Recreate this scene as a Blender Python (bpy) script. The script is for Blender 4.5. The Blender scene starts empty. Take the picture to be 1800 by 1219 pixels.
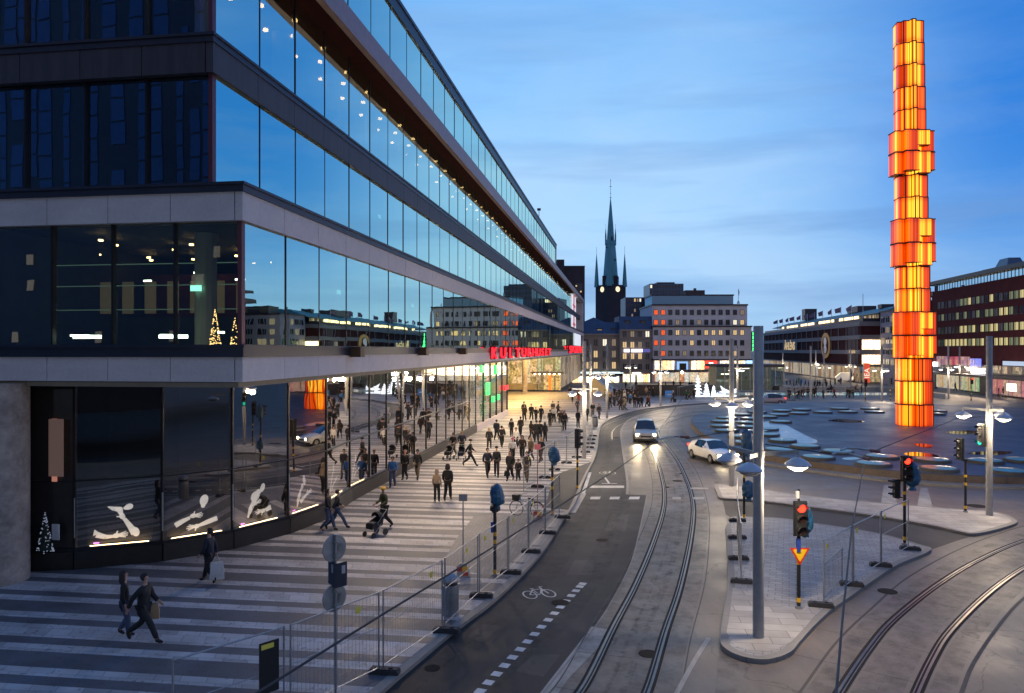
import bpy, bmesh, math, random
from mathutils import Vector, Matrix
from mathutils.geometry import tessellate_polygon
random.seed(7)
sc = bpy.context.scene
# ---------------------------------------------------------------- camera, sky, sun, exposure
F, CX, HY, H = 1335.0, 900.0, 616.0, 7.8
cam = bpy.data.objects.new('camera', bpy.data.cameras.new('camera'))
sc.collection.objects.link(cam); sc.camera = cam
cam.data.sensor_width = 36; cam.data.lens = F/1800*36
cam.location = (0, 0, H); cam.rotation_euler = (math.pi/2, 0, 0)
cam.data.shift_y = 6.5/1800; cam.data.clip_end = 6000; cam.data.clip_start = .1
sc.view_settings.view_transform = 'Standard'; sc.view_settings.look = 'None'
sc.view_settings.gamma = 1; sc.view_settings.exposure = 0.9
sc.cycles.use_denoising = True
sc.cycles.sample_clamp_indirect = 4
sc.cycles.caustics_reflective = False; sc.cycles.caustics_refractive = False
sc.cycles.max_bounces = 7; sc.cycles.transparent_max_bounces = 12

world = bpy.data.worlds.new('World'); sc.world = world; world.use_nodes = True
def sky():
    nt = world.node_tree; N = nt.nodes; L = nt.links
    bg = N['Background']
    tc = N.new('ShaderNodeTexCoord'); sep = N.new('ShaderNodeSeparateXYZ'); L.new(tc.outputs['Generated'], sep.inputs[0])
    def math_(op, a, b=None, clamp=False):
        m = N.new('ShaderNodeMath'); m.operation = op; m.use_clamp = clamp
        for i, v in enumerate((a, b)):
            if v is None: continue
            if isinstance(v, (int, float)): m.inputs[i].default_value = v
            else: L.new(v, m.inputs[i])
        return m.outputs[0]
    def ramp(fac, stops):
        r = N.new('ShaderNodeValToRGB'); L.new(fac, r.inputs[0]); e = r.color_ramp.elements
        while len(e) < len(stops): e.new(.5)
        for i, (p, c) in enumerate(stops): e[i].position = p; e[i].color = (*c, 1)
        return r.outputs[0]
    def mix(f, a, b, mode='MIX'):
        m = N.new('ShaderNodeMix'); m.data_type = 'RGBA'; m.blend_type = mode
        if isinstance(f, float): m.inputs[0].default_value = f
        else: L.new(f, m.inputs[0])
        for v, i in ((a, 6), (b, 7)):
            if isinstance(v, tuple): m.inputs[i].default_value = (*v, 1)
            else: L.new(v, m.inputs[i])
        return m.outputs[2]
    nis = N.new('ShaderNodeTexSky'); nis.sky_type = 'NISHITA'; nis.sun_disc = False
    nis.sun_elevation = math.radians(-2.0); nis.sun_rotation = math.radians(3); nis.ozone_density = 4; nis.dust_density = .6
    z = sep.outputs[2]
    # dusk: pale towards where the sun went down (straight ahead), deep blue to the right, darker behind
    near = ramp(z, [(0, (.27, .47, .72)), (.06, (.34, .57, .83)), (.17, (.36, .61, .88)), (.30, (.22, .50, .86)), (.45, (.12, .37, .78)), (.8, (.09, .25, .58))])
    far = ramp(z, [(0, (.22, .42, .69)), (.05, (.21, .42, .72)), (.12, (.075, .27, .66)), (.25, (.025, .19, .62)), (.5, (.02, .16, .54)), (.8, (.07, .20, .52))])
    back = ramp(z, [(0, (.50, .49, .60)), (.22, (.32, .35, .50)), (.6, (.14, .22, .46)), (1, (.09, .19, .46))])
    nrm = N.new('ShaderNodeVectorMath'); nrm.operation = 'NORMALIZE'
    cmb = N.new('ShaderNodeCombineXYZ'); L.new(sep.outputs[0], cmb.inputs[0]); L.new(sep.outputs[1], cmb.inputs[1]); L.new(cmb.outputs[0], nrm.inputs[0])
    dp = N.new('ShaderNodeVectorMath'); dp.operation = 'DOT_PRODUCT'; L.new(nrm.outputs[0], dp.inputs[0])
    dp.inputs[1].default_value = (math.sin(math.radians(-2)), math.cos(math.radians(-2)), 0)
    a = dp.outputs['Value']
    mr = N.new('ShaderNodeMapRange'); mr.interpolation_type = 'SMOOTHSTEP'; L.new(a, mr.inputs[0]); mr.inputs[1].default_value = .80; mr.inputs[2].default_value = 1.0
    c = mix(mr.outputs[0], far, near)
    mr2 = N.new('ShaderNodeMapRange'); mr2.interpolation_type = 'SMOOTHSTEP'; L.new(a, mr2.inputs[0]); mr2.inputs[1].default_value = -.9; mr2.inputs[2].default_value = .35
    c = mix(mr2.outputs[0], back, c)
    # thin veils of cloud, stretched sideways
    mp = N.new('ShaderNodeMapping'); L.new(tc.outputs['Generated'], mp.inputs[0]); mp.inputs['Scale'].default_value = (1.5, 1.5, 5.2); mp.inputs['Rotation'].default_value = (0, math.radians(9), 0)
    n1 = N.new('ShaderNodeTexNoise'); L.new(mp.outputs[0], n1.inputs[0]); n1.inputs['Scale'].default_value = 1.5; n1.inputs['Detail'].default_value = 8; n1.inputs['Roughness'].default_value = .56; n1.inputs['Distortion'].default_value = .5
    veil = ramp(n1.outputs[0], [(.36, (0, 0, 0)), (.70, (1, 1, 1))])
    lowm = ramp(z, [(0, (.8, .8, .8)), (.12, (1, 1, 1)), (.33, (.55, .55, .55)), (.6, (.15, .15, .15))])
    vm = math_('MULTIPLY', math_('MULTIPLY', veil, lowm), mr2.outputs[0])
    vm = math_('MULTIPLY', vm, math_('ADD', math_('MULTIPLY', mr.outputs[0], .5), .38))
    c = mix(math_('MULTIPLY', vm, .95), c, (.44, .61, .81))
    mp2 = N.new('ShaderNodeMapping'); L.new(tc.outputs['Generated'], mp2.inputs[0]); mp2.inputs['Scale'].default_value = (1.2, 1.2, 11); mp2.inputs['Location'].default_value = (3, 1, 5)
    n2 = N.new('ShaderNodeTexNoise'); L.new(mp2.outputs[0], n2.inputs[0]); n2.inputs['Scale'].default_value = 2.0; n2.inputs['Detail'].default_value = 6
    dk = ramp(n2.outputs[0], [(.5, (0, 0, 0)), (.7, (1, 1, 1))])
    c = mix(math_('MULTIPLY', math_('MULTIPLY', dk, lowm), .6), c, (.13, .27, .55))
    mm = N.new('ShaderNodeMix'); mm.data_type = 'RGBA'; mm.blend_type = 'ADD'; mm.inputs[0].default_value = .1
    L.new(c, mm.inputs[6]); L.new(nis.outputs[0], mm.inputs[7])
    L.new(mm.outputs[2], bg.inputs[0]); bg.inputs[1].default_value = SKY
SKY = .62
sky()
sl = bpy.data.lights.new('sun', 'SUN'); sl.energy = .03; sl.angle = math.radians(12); sl.color = (1, .75, .55)
so = bpy.data.objects.new('sun', sl); sc.collection.objects.link(so); so.rotation_euler = (math.radians(-86), 0, math.radians(-3))

# ---------------------------------------------------------------- helpers
def sstep(a, b, x):
    t = min(1, max(0, (x-a)/(b-a))); return t*t*(3-2*t)
def gz(x, y):   # the ground falls away a little beyond the crossing
    return -1.9*sstep(125, 215, y)*(1-sstep(62, 84, x))
def P(px, py, zo=0.0):
    z = zo
    for _ in range(12):
        Y = (H-z)*F/(py-HY); X = (px-CX)/F*Y; z = gz(X, Y)+zo
    return Vector((X, Y, z))
def at(px, py, Y):
    return Vector(((px-CX)/F*Y, Y, H-(py-HY)/F*Y))
def link(o): sc.collection.objects.link(o); return o
def tag(o, label=None, cat=None, group=None, kind=None):
    if label: o['label'] = label
    if cat: o['category'] = cat
    if group: o['group'] = group
    if kind: o['kind'] = kind
    return o
def empty(name, loc=(0, 0, 0), rz=0, label=None, cat=None, group=None):
    o = link(bpy.data.objects.new(name, None)); o.location = loc; o.rotation_euler = (0, 0, rz); o.empty_display_size = .3
    return tag(o, label, cat, group)
class MB:
    def __init__(s): s.v = []; s.f = []; s.m = []
    def add(s, vs, fs, m=0):
        b = len(s.v); s.v += [tuple(x) for x in vs]; s.f += [tuple(b+i for i in f) for f in fs]; s.m += [m]*len(fs); return s
    def quad(s, a, b, c, d, m=0): return s.add([a, b, c, d], [(0, 1, 2, 3)], m)
    def box(s, x0, x1, y0, y1, z0, z1, m=0, M=None):
        vs = [Vector((x, y, z)) for z in (z0, z1) for y in (y0, y1) for x in (x0, x1)]
        if M is not None: vs = [M @ v for v in vs]
        return s.add(vs, [(0, 2, 3, 1), (4, 5, 7, 6), (0, 1, 5, 4), (2, 6, 7, 3), (0, 4, 6, 2), (1, 3, 7, 5)], m)
    def bar(s, p0, p1, w, h=None, m=0):
        h = h or w; p0 = Vector(p0); p1 = Vector(p1); d = (p1-p0)
        L = d.length
        if L < 1e-6: return s
        q = d.to_track_quat('Z', 'Y').to_matrix().to_4x4(); M = Matrix.Translation(p0) @ q
        return s.box(-w/2, w/2, -h/2, h/2, 0, L, m, M)
    def tube(s, pts, r, n=8, m=0, caps=True):
        pts = [Vector(p) for p in pts]; rr = r if isinstance(r, (list, tuple)) else [r]*len(pts)
        rings = []
        for i, p in enumerate(pts):
            d = (pts[min(i+1, len(pts)-1)]-pts[max(i-1, 0)]).normalized()
            a = Vector((0, 0, 1)) if abs(d.z) < .9 else Vector((1, 0, 0))
            u = d.cross(a).normalized(); w = d.cross(u)
            rings.append([p+(u*math.cos(t)+w*math.sin(t))*rr[i] for t in [2*math.pi*k/n for k in range(n)]])
        vs = [v for R in rings for v in R]; fs = []
        for i in range(len(pts)-1):
            for k in range(n):
                fs.append((i*n+k, i*n+(k+1) % n, (i+1)*n+(k+1) % n, (i+1)*n+k))
        if caps: fs.append(tuple(range(n))); fs.append(tuple((len(pts)-1)*n+k for k in reversed(range(n))))
        return s.add(vs, fs, m)
    def lathe(s, prof, c=(0, 0, 0), n=24, m=0, a0=0):
        c = Vector(c); vs = []; fs = []
        for (r, z) in prof:
            vs += [c+Vector((r*math.cos(a0+2*math.pi*k/n), r*math.sin(a0+2*math.pi*k/n), z)) for k in range(n)]
        for i in range(len(prof)-1):
            for k in range(n): fs.append((i*n+k, i*n+(k+1) % n, (i+1)*n+(k+1) % n, (i+1)*n+k))
        if prof[0][0] > 1e-4: fs.append(tuple(reversed(range(n))))
        if prof[-1][0] > 1e-4: fs.append(tuple((len(prof)-1)*n+k for k in range(n)))
        return s.add(vs, fs, m)
    def sheet(s, poly, z=None, m=0):
        vs = [Vector((p[0], p[1], p[2] if z is None and len(p) > 2 else (z or 0))) for p in poly]
        tris = tessellate_polygon([[Vector((v.x, v.y, 0)) for v in vs]])
        out = []
        for t in tris:
            a, b, c = (vs[i] for i in t)
            out.append(t if (b-a).cross(c-a).z > 0 else t[::-1])
        return s.add(vs, out, m)
    def prism(s, poly, z0, z1, m=0, ms=None):
        s.sheet(poly, z1, m); n = len(poly); vs = [(p[0], p[1], z) for z in (z0, z1) for p in poly]
        return s.add(vs, [(i, (i+1) % n, n+(i+1) % n, n+i) for i in range(n)], m if ms is None else ms)
    def strip(s, path, w, z, off=0, m=0, zt=None):
        path = [Vector((p[0], p[1], 0)) for p in path]; L = []
        for i, p in enumerate(path):
            d = (path[min(i+1, len(path)-1)]-path[max(i-1, 0)]).normalized(); nn = Vector((-d.y, d.x, 0))
            zz = z+gz(p.x, p.y)
            L.append((p+nn*(off+w/2)+Vector((0, 0, zz)), p+nn*(off-w/2)+Vector((0, 0, zz))))
        for i in range(len(L)-1):
            s.quad(L[i][1], L[i+1][1], L[i+1][0], L[i][0], m)
            if zt is not None:
                dz = Vector((0, 0, zt))
                s.quad(L[i][0], L[i+1][0], L[i+1][0]+dz, L[i][0]+dz, m); s.quad(L[i+1][1], L[i][1], L[i][1]+dz, L[i+1][1]+dz, m)
        return s
    def build(s, name, mats, parent=None, smooth=False, loc=None, rz=None):
        me = bpy.data.meshes.new(name); me.from_pydata(s.v, [], s.f); me.update()
        if not isinstance(mats, (list, tuple)): mats = [mats]
        for x in mats: me.materials.append(x)
        if len(mats) > 1: me.polygons.foreach_set('material_index', s.m)
        if smooth: me.polygons.foreach_set('use_smooth', [True]*len(s.f)); me.set_sharp_from_angle(angle=math.radians(38))
        o = link(bpy.data.objects.new(name, me)); o.parent = parent
        if loc is not None: o.location = loc
        if rz is not None: o.rotation_euler = (0, 0, rz)
        return o
def catmull(pts, n=8, closed=False):
    out = []; m = len(pts); pts = [Vector((p[0], p[1], 0)) for p in pts]
    g = (lambda i: pts[i % m]) if closed else (lambda i: pts[min(max(i, 0), m-1)])
    for i in range(m if closed else m-1):
        a, b, c, d = g(i-1), g(i), g(i+1), g(i+2)
        for k in range(n):
            t = k/n; out.append(.5*((2*b)+(c-a)*t+(2*a-5*b+4*c-d)*t*t+(3*b-a-3*c+d)*t**3))
    if not closed: out.append(pts[-1])
    return out
def offs(path, o):
    r = []
    for i, p in enumerate(path):
        d = (path[min(i+1, len(path)-1)]-path[max(i-1, 0)]).normalized(); r.append(p+Vector((-d.y, d.x, 0))*o)
    return r
def copy_tree(o, parent=None):
    c = o.copy(); link(c); c.parent = parent
    for ch in o.children: copy_tree(ch, c)
    return c
def text_obj(s, size, depth, mat, parent=None, name='lettering', bold=.0, M=None, squeeze=1):
    cu = bpy.data.curves.new(name, 'FONT'); cu.body = s; cu.size = size; cu.extrude = depth/2; cu.offset = bold; cu.align_x = 'CENTER'; cu.resolution_u = 3
    t = bpy.data.objects.new(name, cu); link(t); dg = bpy.context.evaluated_depsgraph_get()
    me = bpy.data.meshes.new_from_object(t.evaluated_get(dg)); bpy.data.objects.remove(t)
    me.transform(Matrix.Diagonal((squeeze, 1, 1, 1)))
    if M is not None: me.transform(M)
    me.materials.clear(); me.materials.append(mat)
    o = link(bpy.data.objects.new(name, me)); o.parent = parent; return o

# ---------------------------------------------------------------- materials
def pm(name, col, rough=.6, metal=0, var=.12, scale=2.0, bump=0, emit=None, es=0, coat=0, spec=.5, streak=0, detail=4):
    m = bpy.data.materials.new(name); m.use_nodes = True; nt = m.node_tree; N = nt.nodes; L = nt.links; b = N['Principled BSDF']
    b.inputs['Roughness'].default_value = rough; b.inputs['Metallic'].default_value = metal; b.inputs['Coat Weight'].default_value = coat
    b.inputs['Specular IOR Level'].default_value = spec
    b.inputs['Base Color'].default_value = (*col, 1)
    if var or bump:
        tc = N.new('ShaderNodeTexCoord'); n = N.new('ShaderNodeTexNoise'); n.inputs['Scale'].default_value = scale; n.inputs['Detail'].default_value = detail
        n.inputs['Roughness'].default_value = .6
        if streak:
            mp = N.new('ShaderNodeMapping'); mp.inputs['Scale'].default_value = (1, 1, streak); L.new(tc.outputs['Object'], mp.inputs[0]); L.new(mp.outputs[0], n.inputs[0])
        else: L.new(tc.outputs['Object'], n.inputs[0])
        r = N.new('ShaderNodeMapRange'); L.new(n.outputs[0], r.inputs[0]); r.inputs[1].default_value = .25; r.inputs[2].default_value = .75
        r.inputs[3].default_value = 1-var; r.inputs[4].default_value = 1+var
        v = N.new('ShaderNodeVectorMath'); v.operation = 'SCALE'; v.inputs[0].default_value = col; L.new(r.outputs[0], v.inputs['Scale']); L.new(v.outputs[0], b.inputs['Base Color'])
        if bump:
            bp = N.new('ShaderNodeBump'); bp.inputs['Strength'].default_value = bump; bp.inputs['Distance'].default_value = .02; L.new(n.outputs[0], bp.inputs['Height']); L.new(bp.outputs[0], b.inputs['Normal'])
    if emit:
        b.inputs['Emission Color'].default_value = (*emit, 1); b.inputs['Emission Strength'].default_value = es
    return m
def em(name, col, s, base=(.02, .02, .02)):
    return pm(name, base, .5, 0, 0, emit=col, es=s)
class NG:
    """small node-graph helper"""
    def __init__(g, name):
        g.mat = bpy.data.materials.new(name); g.mat.use_nodes = True; g.nt = g.mat.node_tree; g.N = g.nt.nodes; g.L = g.nt.links; g.b = g.N['Principled BSDF']
        g.tc = g.N.new('ShaderNodeTexCoord'); s = g.N.new('ShaderNodeSeparateXYZ'); g.L.new(g.tc.outputs['Object'], s.inputs[0]); g.x, g.y, g.z = s.outputs
    def _in(g, sock, v):
        if v is None: return
        if isinstance(v, (int, float)): sock.default_value = v
        elif isinstance(v, tuple): sock.default_value = v if len(v) == len(sock.default_value) else (*v, 1)
        else: g.L.new(v, sock)
    def m(g, op, a, b=None, c=None, clamp=False):
        n = g.N.new('ShaderNodeMath'); n.operation = op; n.use_clamp = clamp
        for i, v in enumerate((a, b, c)): g._in(n.inputs[i], v)
        return n.outputs[0]
    def noise(g, scale, detail=4, rough=.55, vec=None, mscale=None):
        n = g.N.new('ShaderNodeTexNoise'); n.inputs['Scale'].default_value = scale; n.inputs['Detail'].default_value = detail; n.inputs['Roughness'].default_value = rough
        src = vec or g.tc.outputs['Object']
        if mscale:
            mp = g.N.new('ShaderNodeMapping'); mp.inputs['Scale'].default_value = mscale; g.L.new(src, mp.inputs[0]); src = mp.outputs[0]
        g.L.new(src, n.inputs[0]); return n.outputs[0]
    def white(g, a, b=0.0):
        c = g.N.new('ShaderNodeCombineXYZ'); g._in(c.inputs[0], a); g._in(c.inputs[1], b)
        n = g.N.new('ShaderNodeTexWhiteNoise'); n.noise_dimensions = '2D'; g.L.new(c.outputs[0], n.inputs['Vector']); return n.outputs['Value']
    def mr(g, v, a, b, c, d, smooth=False):
        n = g.N.new('ShaderNodeMapRange'); 
        if smooth: n.interpolation_type = 'SMOOTHSTEP'
        for i, x in enumerate((v, a, b, c, d)): g._in(n.inputs[i], x)
        return n.outputs[0]
    def ramp(g, f, stops, const=False):
        r = g.N.new('ShaderNodeValToRGB'); g._in(r.inputs[0], f); e = r.color_ramp.elements
        if const: r.color_ramp.interpolation = 'CONSTANT'
        while len(e) < len(stops): e.new(.99)
        for i, (p, c) in enumerate(stops): e[i].position = p; e[i].color = (*c, 1) if isinstance(c, tuple) else (c, c, c, 1)
        return r.outputs[0]
    def mix(g, f, a, b, mode='MIX'):
        n = g.N.new('ShaderNodeMix'); n.data_type = 'RGBA'; n.blend_type = mode; g._in(n.inputs[0], f); g._in(n.inputs[6], a); g._in(n.inputs[7], b); return n.outputs[2]
    def scale(g, col, f):
        v = g.N.new('ShaderNodeVectorMath'); v.operation = 'SCALE'; g._in(v.inputs[0], col); g._in(v.inputs['Scale'], f); return v.outputs[0]
    def bump(g, h, s=.3, d=.01):
        n = g.N.new('ShaderNodeBump'); n.inputs['Strength'].default_value = s; n.inputs['Distance'].default_value = d; g._in(n.inputs['Height'], h); g.L.new(n.outputs[0], g.b.inputs['Normal'])
    def out(g, **k):
        for a, v in k.items(): g._in(g.b.inputs[a.replace('_', ' ')], v)
        return g.mat

def paving():
    g = NG('banded_stone_paving')
    v = g.m('ADD', g.y, g.m('MULTIPLY', g.x, .13))
    t = g.m('FRACT', g.m('DIVIDE', g.m('SUBTRACT', v, 16.5), 3.6))
    light = g.ramp(t, [(0, 1.), (.125, 0.), (.375, 1.), (.5, 0.), (.625, 1.), (.875, 0.)], True)
    row = g.m('FLOOR', g.m('DIVIDE', v, .45)); rf = g.m('FRACT', g.m('DIVIDE', v, .45))
    w = g.m('ADD', g.m('DIVIDE', g.m('ADD', g.x, g.m('MULTIPLY', g.y, .2)), .63), g.m('MULTIPLY', row, .37))
    cf = g.m('FRACT', w); cell = g.white(g.m('FLOOR', w), row)
    jl = g.m('MAXIMUM', g.m('LESS_THAN', cf, .03), g.m('LESS_THAN', rf, .035))
    n = g.noise(1.1, 6); n2 = g.noise(22, 3)
    lc = g.scale((.44, .425, .43), g.m('ADD', g.mr(cell, 0, 1, .78, 1.12), g.mr(n, .3, .7, -.13, .13)))
    dc = g.scale((.105, .107, .122), g.m('ADD', g.mr(n2, .3, .7, .82, 1.18), g.mr(n, .3, .7, -.2, .2)))
    lc = g.mix(g.m('MULTIPLY', jl, .55), lc, (.09, .09, .095))
    c = g.mix(light, dc, lc)
    st = g.noise(.23, 5, .65); c = g.scale(c, g.mr(st, .35, .7, 1.08, .62)); gum = g.noise(7.5, 1, .3); c = g.mix(g.m('MULTIPLY', g.m('GREATER_THAN', gum, .70), .5), c, (.05, .05, .052))
    g.bump(g.m('SUBTRACT', n2, g.m('MULTIPLY', jl, 1.0)), .25, .008)
    return g.out(Base_Color=c, Roughness=g.mr(n, .3, .7, .5, .72))
def asphalt(name='dark_asphalt', col=(.021, .0215, .026), r0=.6):
    g = NG(name); n = g.noise(60, 3, .7); n2 = g.noise(.5, 6, .6); n3 = g.noise(260, 2, .8)
    f = g.m('ADD', g.mr(n, .3, .7, .78, 1.2), g.mr(n2, .3, .7, -.22, .25))
    c = g.scale(col, f); sp = g.m('GREATER_THAN', n3, .68); c = g.mix(g.m('MULTIPLY', sp, .35), c, (.16, .155, .15))
    st = g.noise(1.1, 8, .8); c = g.scale(c, g.mr(st, .52, .72, 1, 1.5)); pt = g.noise(.13, 2, .4); c = g.scale(c, g.mr(pt, .4, .6, .82, 1.15))
    g.bump(n, .35, .01)
    return g.out(Base_Color=c, Roughness=g.mr(n2, .3, .7, r0, r0+.2), Specular_IOR_Level=.3)
def concrete(name, col, rough=.5, joint=None, big=.16, mot=.2):
    g = NG(name); n = g.noise(.35, 7, .62); n2 = g.noise(9, 5, .7); n3 = g.noise(2.3, 5, .7, mscale=(1, .25, 1))
    f = g.m('ADD', g.mr(n, .3, .7, 1-mot, 1+mot), g.m('ADD', g.mr(n2, .3, .7, -.07, .07), g.mr(n3, .35, .65, -big/2, big/2)))
    c = g.scale(col, f)
    if joint:
        jx = g.m('LESS_THAN', g.m('FRACT', g.m('DIVIDE', g.y, joint)), .012); c = g.mix(g.m('MULTIPLY', jx, .5), c, (.04, .04, .04))
    if 'tramway' in name:
        vo = g.N.new('ShaderNodeTexVoronoi'); vo.feature = 'DISTANCE_TO_EDGE'; vo.inputs['Scale'].default_value = .16; w = g.N.new('ShaderNodeVectorMath'); w.operation = 'ADD'
        nn = g.N.new('ShaderNodeTexNoise'); nn.inputs['Scale'].default_value = .8; nn.inputs['Detail'].default_value = 6; g.L.new(g.tc.outputs['Object'], nn.inputs[0]); sc_ = g.N.new('ShaderNodeVectorMath'); sc_.operation = 'SCALE'; sc_.inputs['Scale'].default_value = 1.6; g.L.new(nn.outputs['Color'], sc_.inputs[0])
        g.L.new(g.tc.outputs['Object'], w.inputs[0]); g.L.new(sc_.outputs[0], w.inputs[1]); g.L.new(w.outputs[0], vo.inputs[0])
        c = g.mix(g.m('MULTIPLY', g.m('LESS_THAN', vo.outputs['Distance'], .0035), .6), c, (.05, .045, .04))
        pat = g.noise(.11, 3, .5); c = g.scale(c, g.mr(pat, .38, .62, .82, 1.14)); st = g.noise(1.3, 8, .8); c = g.scale(c, g.mr(st, .55, .72, 1, .75))
        c = g.mix(g.m('MULTIPLY', g.m('GREATER_THAN', g.noise(4.2, 2, .4), .73), .4), c, (.045, .042, .04))
    g.bump(n2, .18, .006)
    return g.out(Base_Color=c, Roughness=g.mr(n, .3, .7, rough-.10, rough+.18), Specular_IOR_Level=.32)
def setts(name, col, sx=.28, sy=.16, ang=.15):
    g = NG(name)
    mp = g.N.new('ShaderNodeMapping'); mp.inputs['Rotation'].default_value = (0, 0, ang); g.L.new(g.tc.outputs['Object'], mp.inputs[0])
    br = g.N.new('ShaderNodeTexBrick'); g.L.new(mp.outputs[0], br.inputs[0]); br.inputs['Scale'].default_value = 1; br.inputs['Brick Width'].default_value = sx; br.inputs['Row Height'].default_value = sy
    br.inputs['Mortar Size'].default_value = .012; br.inputs['Color1'].default_value = (*[c*.85 for c in col], 1); br.inputs['Color2'].default_value = (*[c*1.15 for c in col], 1); br.inputs['Mortar'].default_value = (*[c*.45 for c in col], 1)
    n = g.noise(.7, 6, .6); c = g.scale(br.outputs[0], g.mr(n, .3, .7, .75, 1.25)); g.bump(br.outputs[1], -.3, .01)
    return g.out(Base_Color=c, Roughness=.6)
def facade_glass(name, tint, lo, hi, wav=.012, dark=(.75, .85, .85)):
    g = NG(name); N = g.N; L = g.L
    gl = N.new('ShaderNodeBsdfGlossy'); gl.inputs['Roughness'].default_value = 0.0; gl.inputs['Color'].default_value = (*tint, 1)
    tr = N.new('ShaderNodeBsdfTransparent'); tr.inputs[0].default_value = (*dark, 1)
    lw = N.new('ShaderNodeLayerWeight'); lw.inputs[0].default_value = .5
    f = g.mr(lw.outputs['Facing'], 0, .75, lo, hi)
    n = g.noise(.55, 2, .4); bp = N.new('ShaderNodeBump'); bp.inputs['Strength'].default_value = 1; bp.inputs['Distance'].default_value = wav; L.new(n, bp.inputs['Height']); L.new(bp.outputs[0], gl.inputs['Normal'])
    mx = N.new('ShaderNodeMixShader'); L.new(f, mx.inputs[0]); L.new(tr.outputs[0], mx.inputs[1]); L.new(gl.outputs[0], mx.inputs[2])
    L.new(mx.outputs[0], N['Material Output'].inputs[0]); N.remove(g.b); return g.mat
def shopglow(name, cols, s, sx=1.5, sz=1.2, dark=.35, seed=0.0):
    """lit shop interior: shelves and figures as irregular blocks of light"""
    g = NG(name); h = g.m('ADD', g.x, g.m('MULTIPLY', g.y, 1.0))
    a = g.m('FLOOR', g.m('MULTIPLY', g.m('ADD', h, seed), sx)); b = g.m('FLOOR', g.m('MULTIPLY', g.z, sz))
    w1 = g.white(a, 3.0+seed); w2 = g.white(g.m('FLOOR', g.m('MULTIPLY', h, sx*3.1)), b)
    n = g.noise(2.5, 5, .75)
    stops = [(i/len(cols), c) for i, c in enumerate(cols)]
    c = g.ramp(w1, stops, True)
    c = g.mix(g.m('MULTIPLY', g.m('GREATER_THAN', w2, .72), .6), c, (.9, .55, .3))
    f = g.m('MULTIPLY', g.mr(n, .38, .62, dark, 1.15), g.mr(w2, 0, 1, .65, 1.15))
    f = g.m('MULTIPLY', f, g.m('SUBTRACT', 1.0, g.m('MULTIPLY', g.m('LESS_THAN', g.m('FRACT', g.m('MULTIPLY', h, sx/2)), .06), .8)))
    c = g.scale(c, f)
    return g.out(Base_Color=(.03, .03, .03), Emission_Color=c, Emission_Strength=s)

M_ = {}
M_['pave'] = paving()
M_['asph'] = asphalt()
M_['asph2'] = asphalt('worn_asphalt', (.045, .041, .043))
M_['conc'] = concrete('tramway_concrete', (.140, .118, .102), .46, None, .22, .22)
M_['kerb'] = concrete('granite_kerb', (.21, .20, .19), .6, 1.0, .1)
M_['isl'] = setts('island_setts', (.29, .28, .28), .42, .24, .35)
M_['isl2'] = setts('island_slabs', (.32, .30, .285), 1.1, .5, .12)
M_['cob'] = setts('grey_setts', (.15, .15, .16), .2, .12, .8)
M_['plaza'] = concrete('wet_plaza_asphalt', (.062, .078, .12), .46, None, .1, .2)
M_['pwall'] = concrete('brown_stone_wall', (.13, .10, .08), .6, 1.2, .3, .3)
M_['ground'] = concrete('far_paving', (.16, .145, .13), .55, None, .25, .2)
M_['paint'] = concrete('road_paint', (.50, .50, .49), .6, None, .35, .25)
M_['paintg'] = concrete('worn_road_paint', (.30, .29, .275), .6, None, .35, .25)
M_['rail'] = pm('rail_steel', (.13, .125, .13), .34, 1, .25, 3)
M_['groove'] = pm('rail_groove', (.022, .02, .019), .85, 0, .2, 4, spec=.1)
M_['joint'] = pm('joint_sealant', (.05, .046, .043), .75, 0, .2, 4)
M_['panel'] = concrete('concrete_fascia_panel', (.62, .55, .53), .6, None, .1, .08)
M_['panelside'] = M_['panel']
M_['dmetal'] = pm('dark_bronze_metal', (.035, .032, .045), .42, .3, .2, 2)
M_['ledge'] = pm('dark_ledge_metal', (.022, .026, .045), .45, .2, .2, 1.5)
M_['band2'] = pm('dark_weathered_band', (.055, .042, .048), .55, .1, .35, 3, streak=.12)
M_['soffit'] = pm('red_brown_soffit', (.06, .014, .011), .9, 0, .2, 1, spec=.1)
M_['fascia4'] = pm('bronze_fascia', (.36, .21, .19), .45, .25, .12, 2)
M_['soffitw'] = pm('white_soffit', (.7, .68, .66), .6, 0, .05)
M_['red_edge'] = pm('red_steel_post', (.12, .03, .045), .4, .2, .1)
M_['mull'] = pm('black_mullion', (.018, .018, .022), .4, .4, .1)
M_['gl_side'] = facade_glass('sky_mirror_glass', (.82, 1.0, .84), .70, .94, .0035)
M_['gl_front'] = facade_glass('office_glass', (.62, .74, .9), .26, .9, .0018, (.8, .95, .88))
M_['gl_shop'] = facade_glass('storefront_glass', (.90, .84, .80), .20, .80, .004, (.7, .7, .7))
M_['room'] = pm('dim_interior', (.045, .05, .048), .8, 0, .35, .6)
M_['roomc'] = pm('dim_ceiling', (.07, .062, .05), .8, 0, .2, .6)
M_['black'] = pm('black_plastic', (.012, .012, .013), .45, 0, .1)
M_['gran'] = pm('black_granite_plinth', (.016, .014, .014), .4, 0, .3, 4)
M_['ccol'] = concrete('rough_concrete_column', (.36, .31, .28), .8, None, .5, .35)
M_['lamp'] = em('lamp_glow', (1, .60, .22), 7)
M_['lampw'] = em('cool_lamp_glow', (.9, 1, .8), 3.5)
M_['tube'] = em('warm_tube_light', (1, .68, .33), 8)
M_['galv'] = pm('galvanised_steel', (.33, .34, .35), .42, .7, .18, 6)
M_['mast'] = pm('grey_painted_mast', (.30, .305, .32), .42, .25, .14, 5)
M_['lampshell'] = pm('white_lamp_shell', (.48, .50, .54), .35, .1, .06)
M_['lensoff'] = pm('unlit_lens', (.30, .31, .32), .12, 0, .05, coat=.5)
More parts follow.
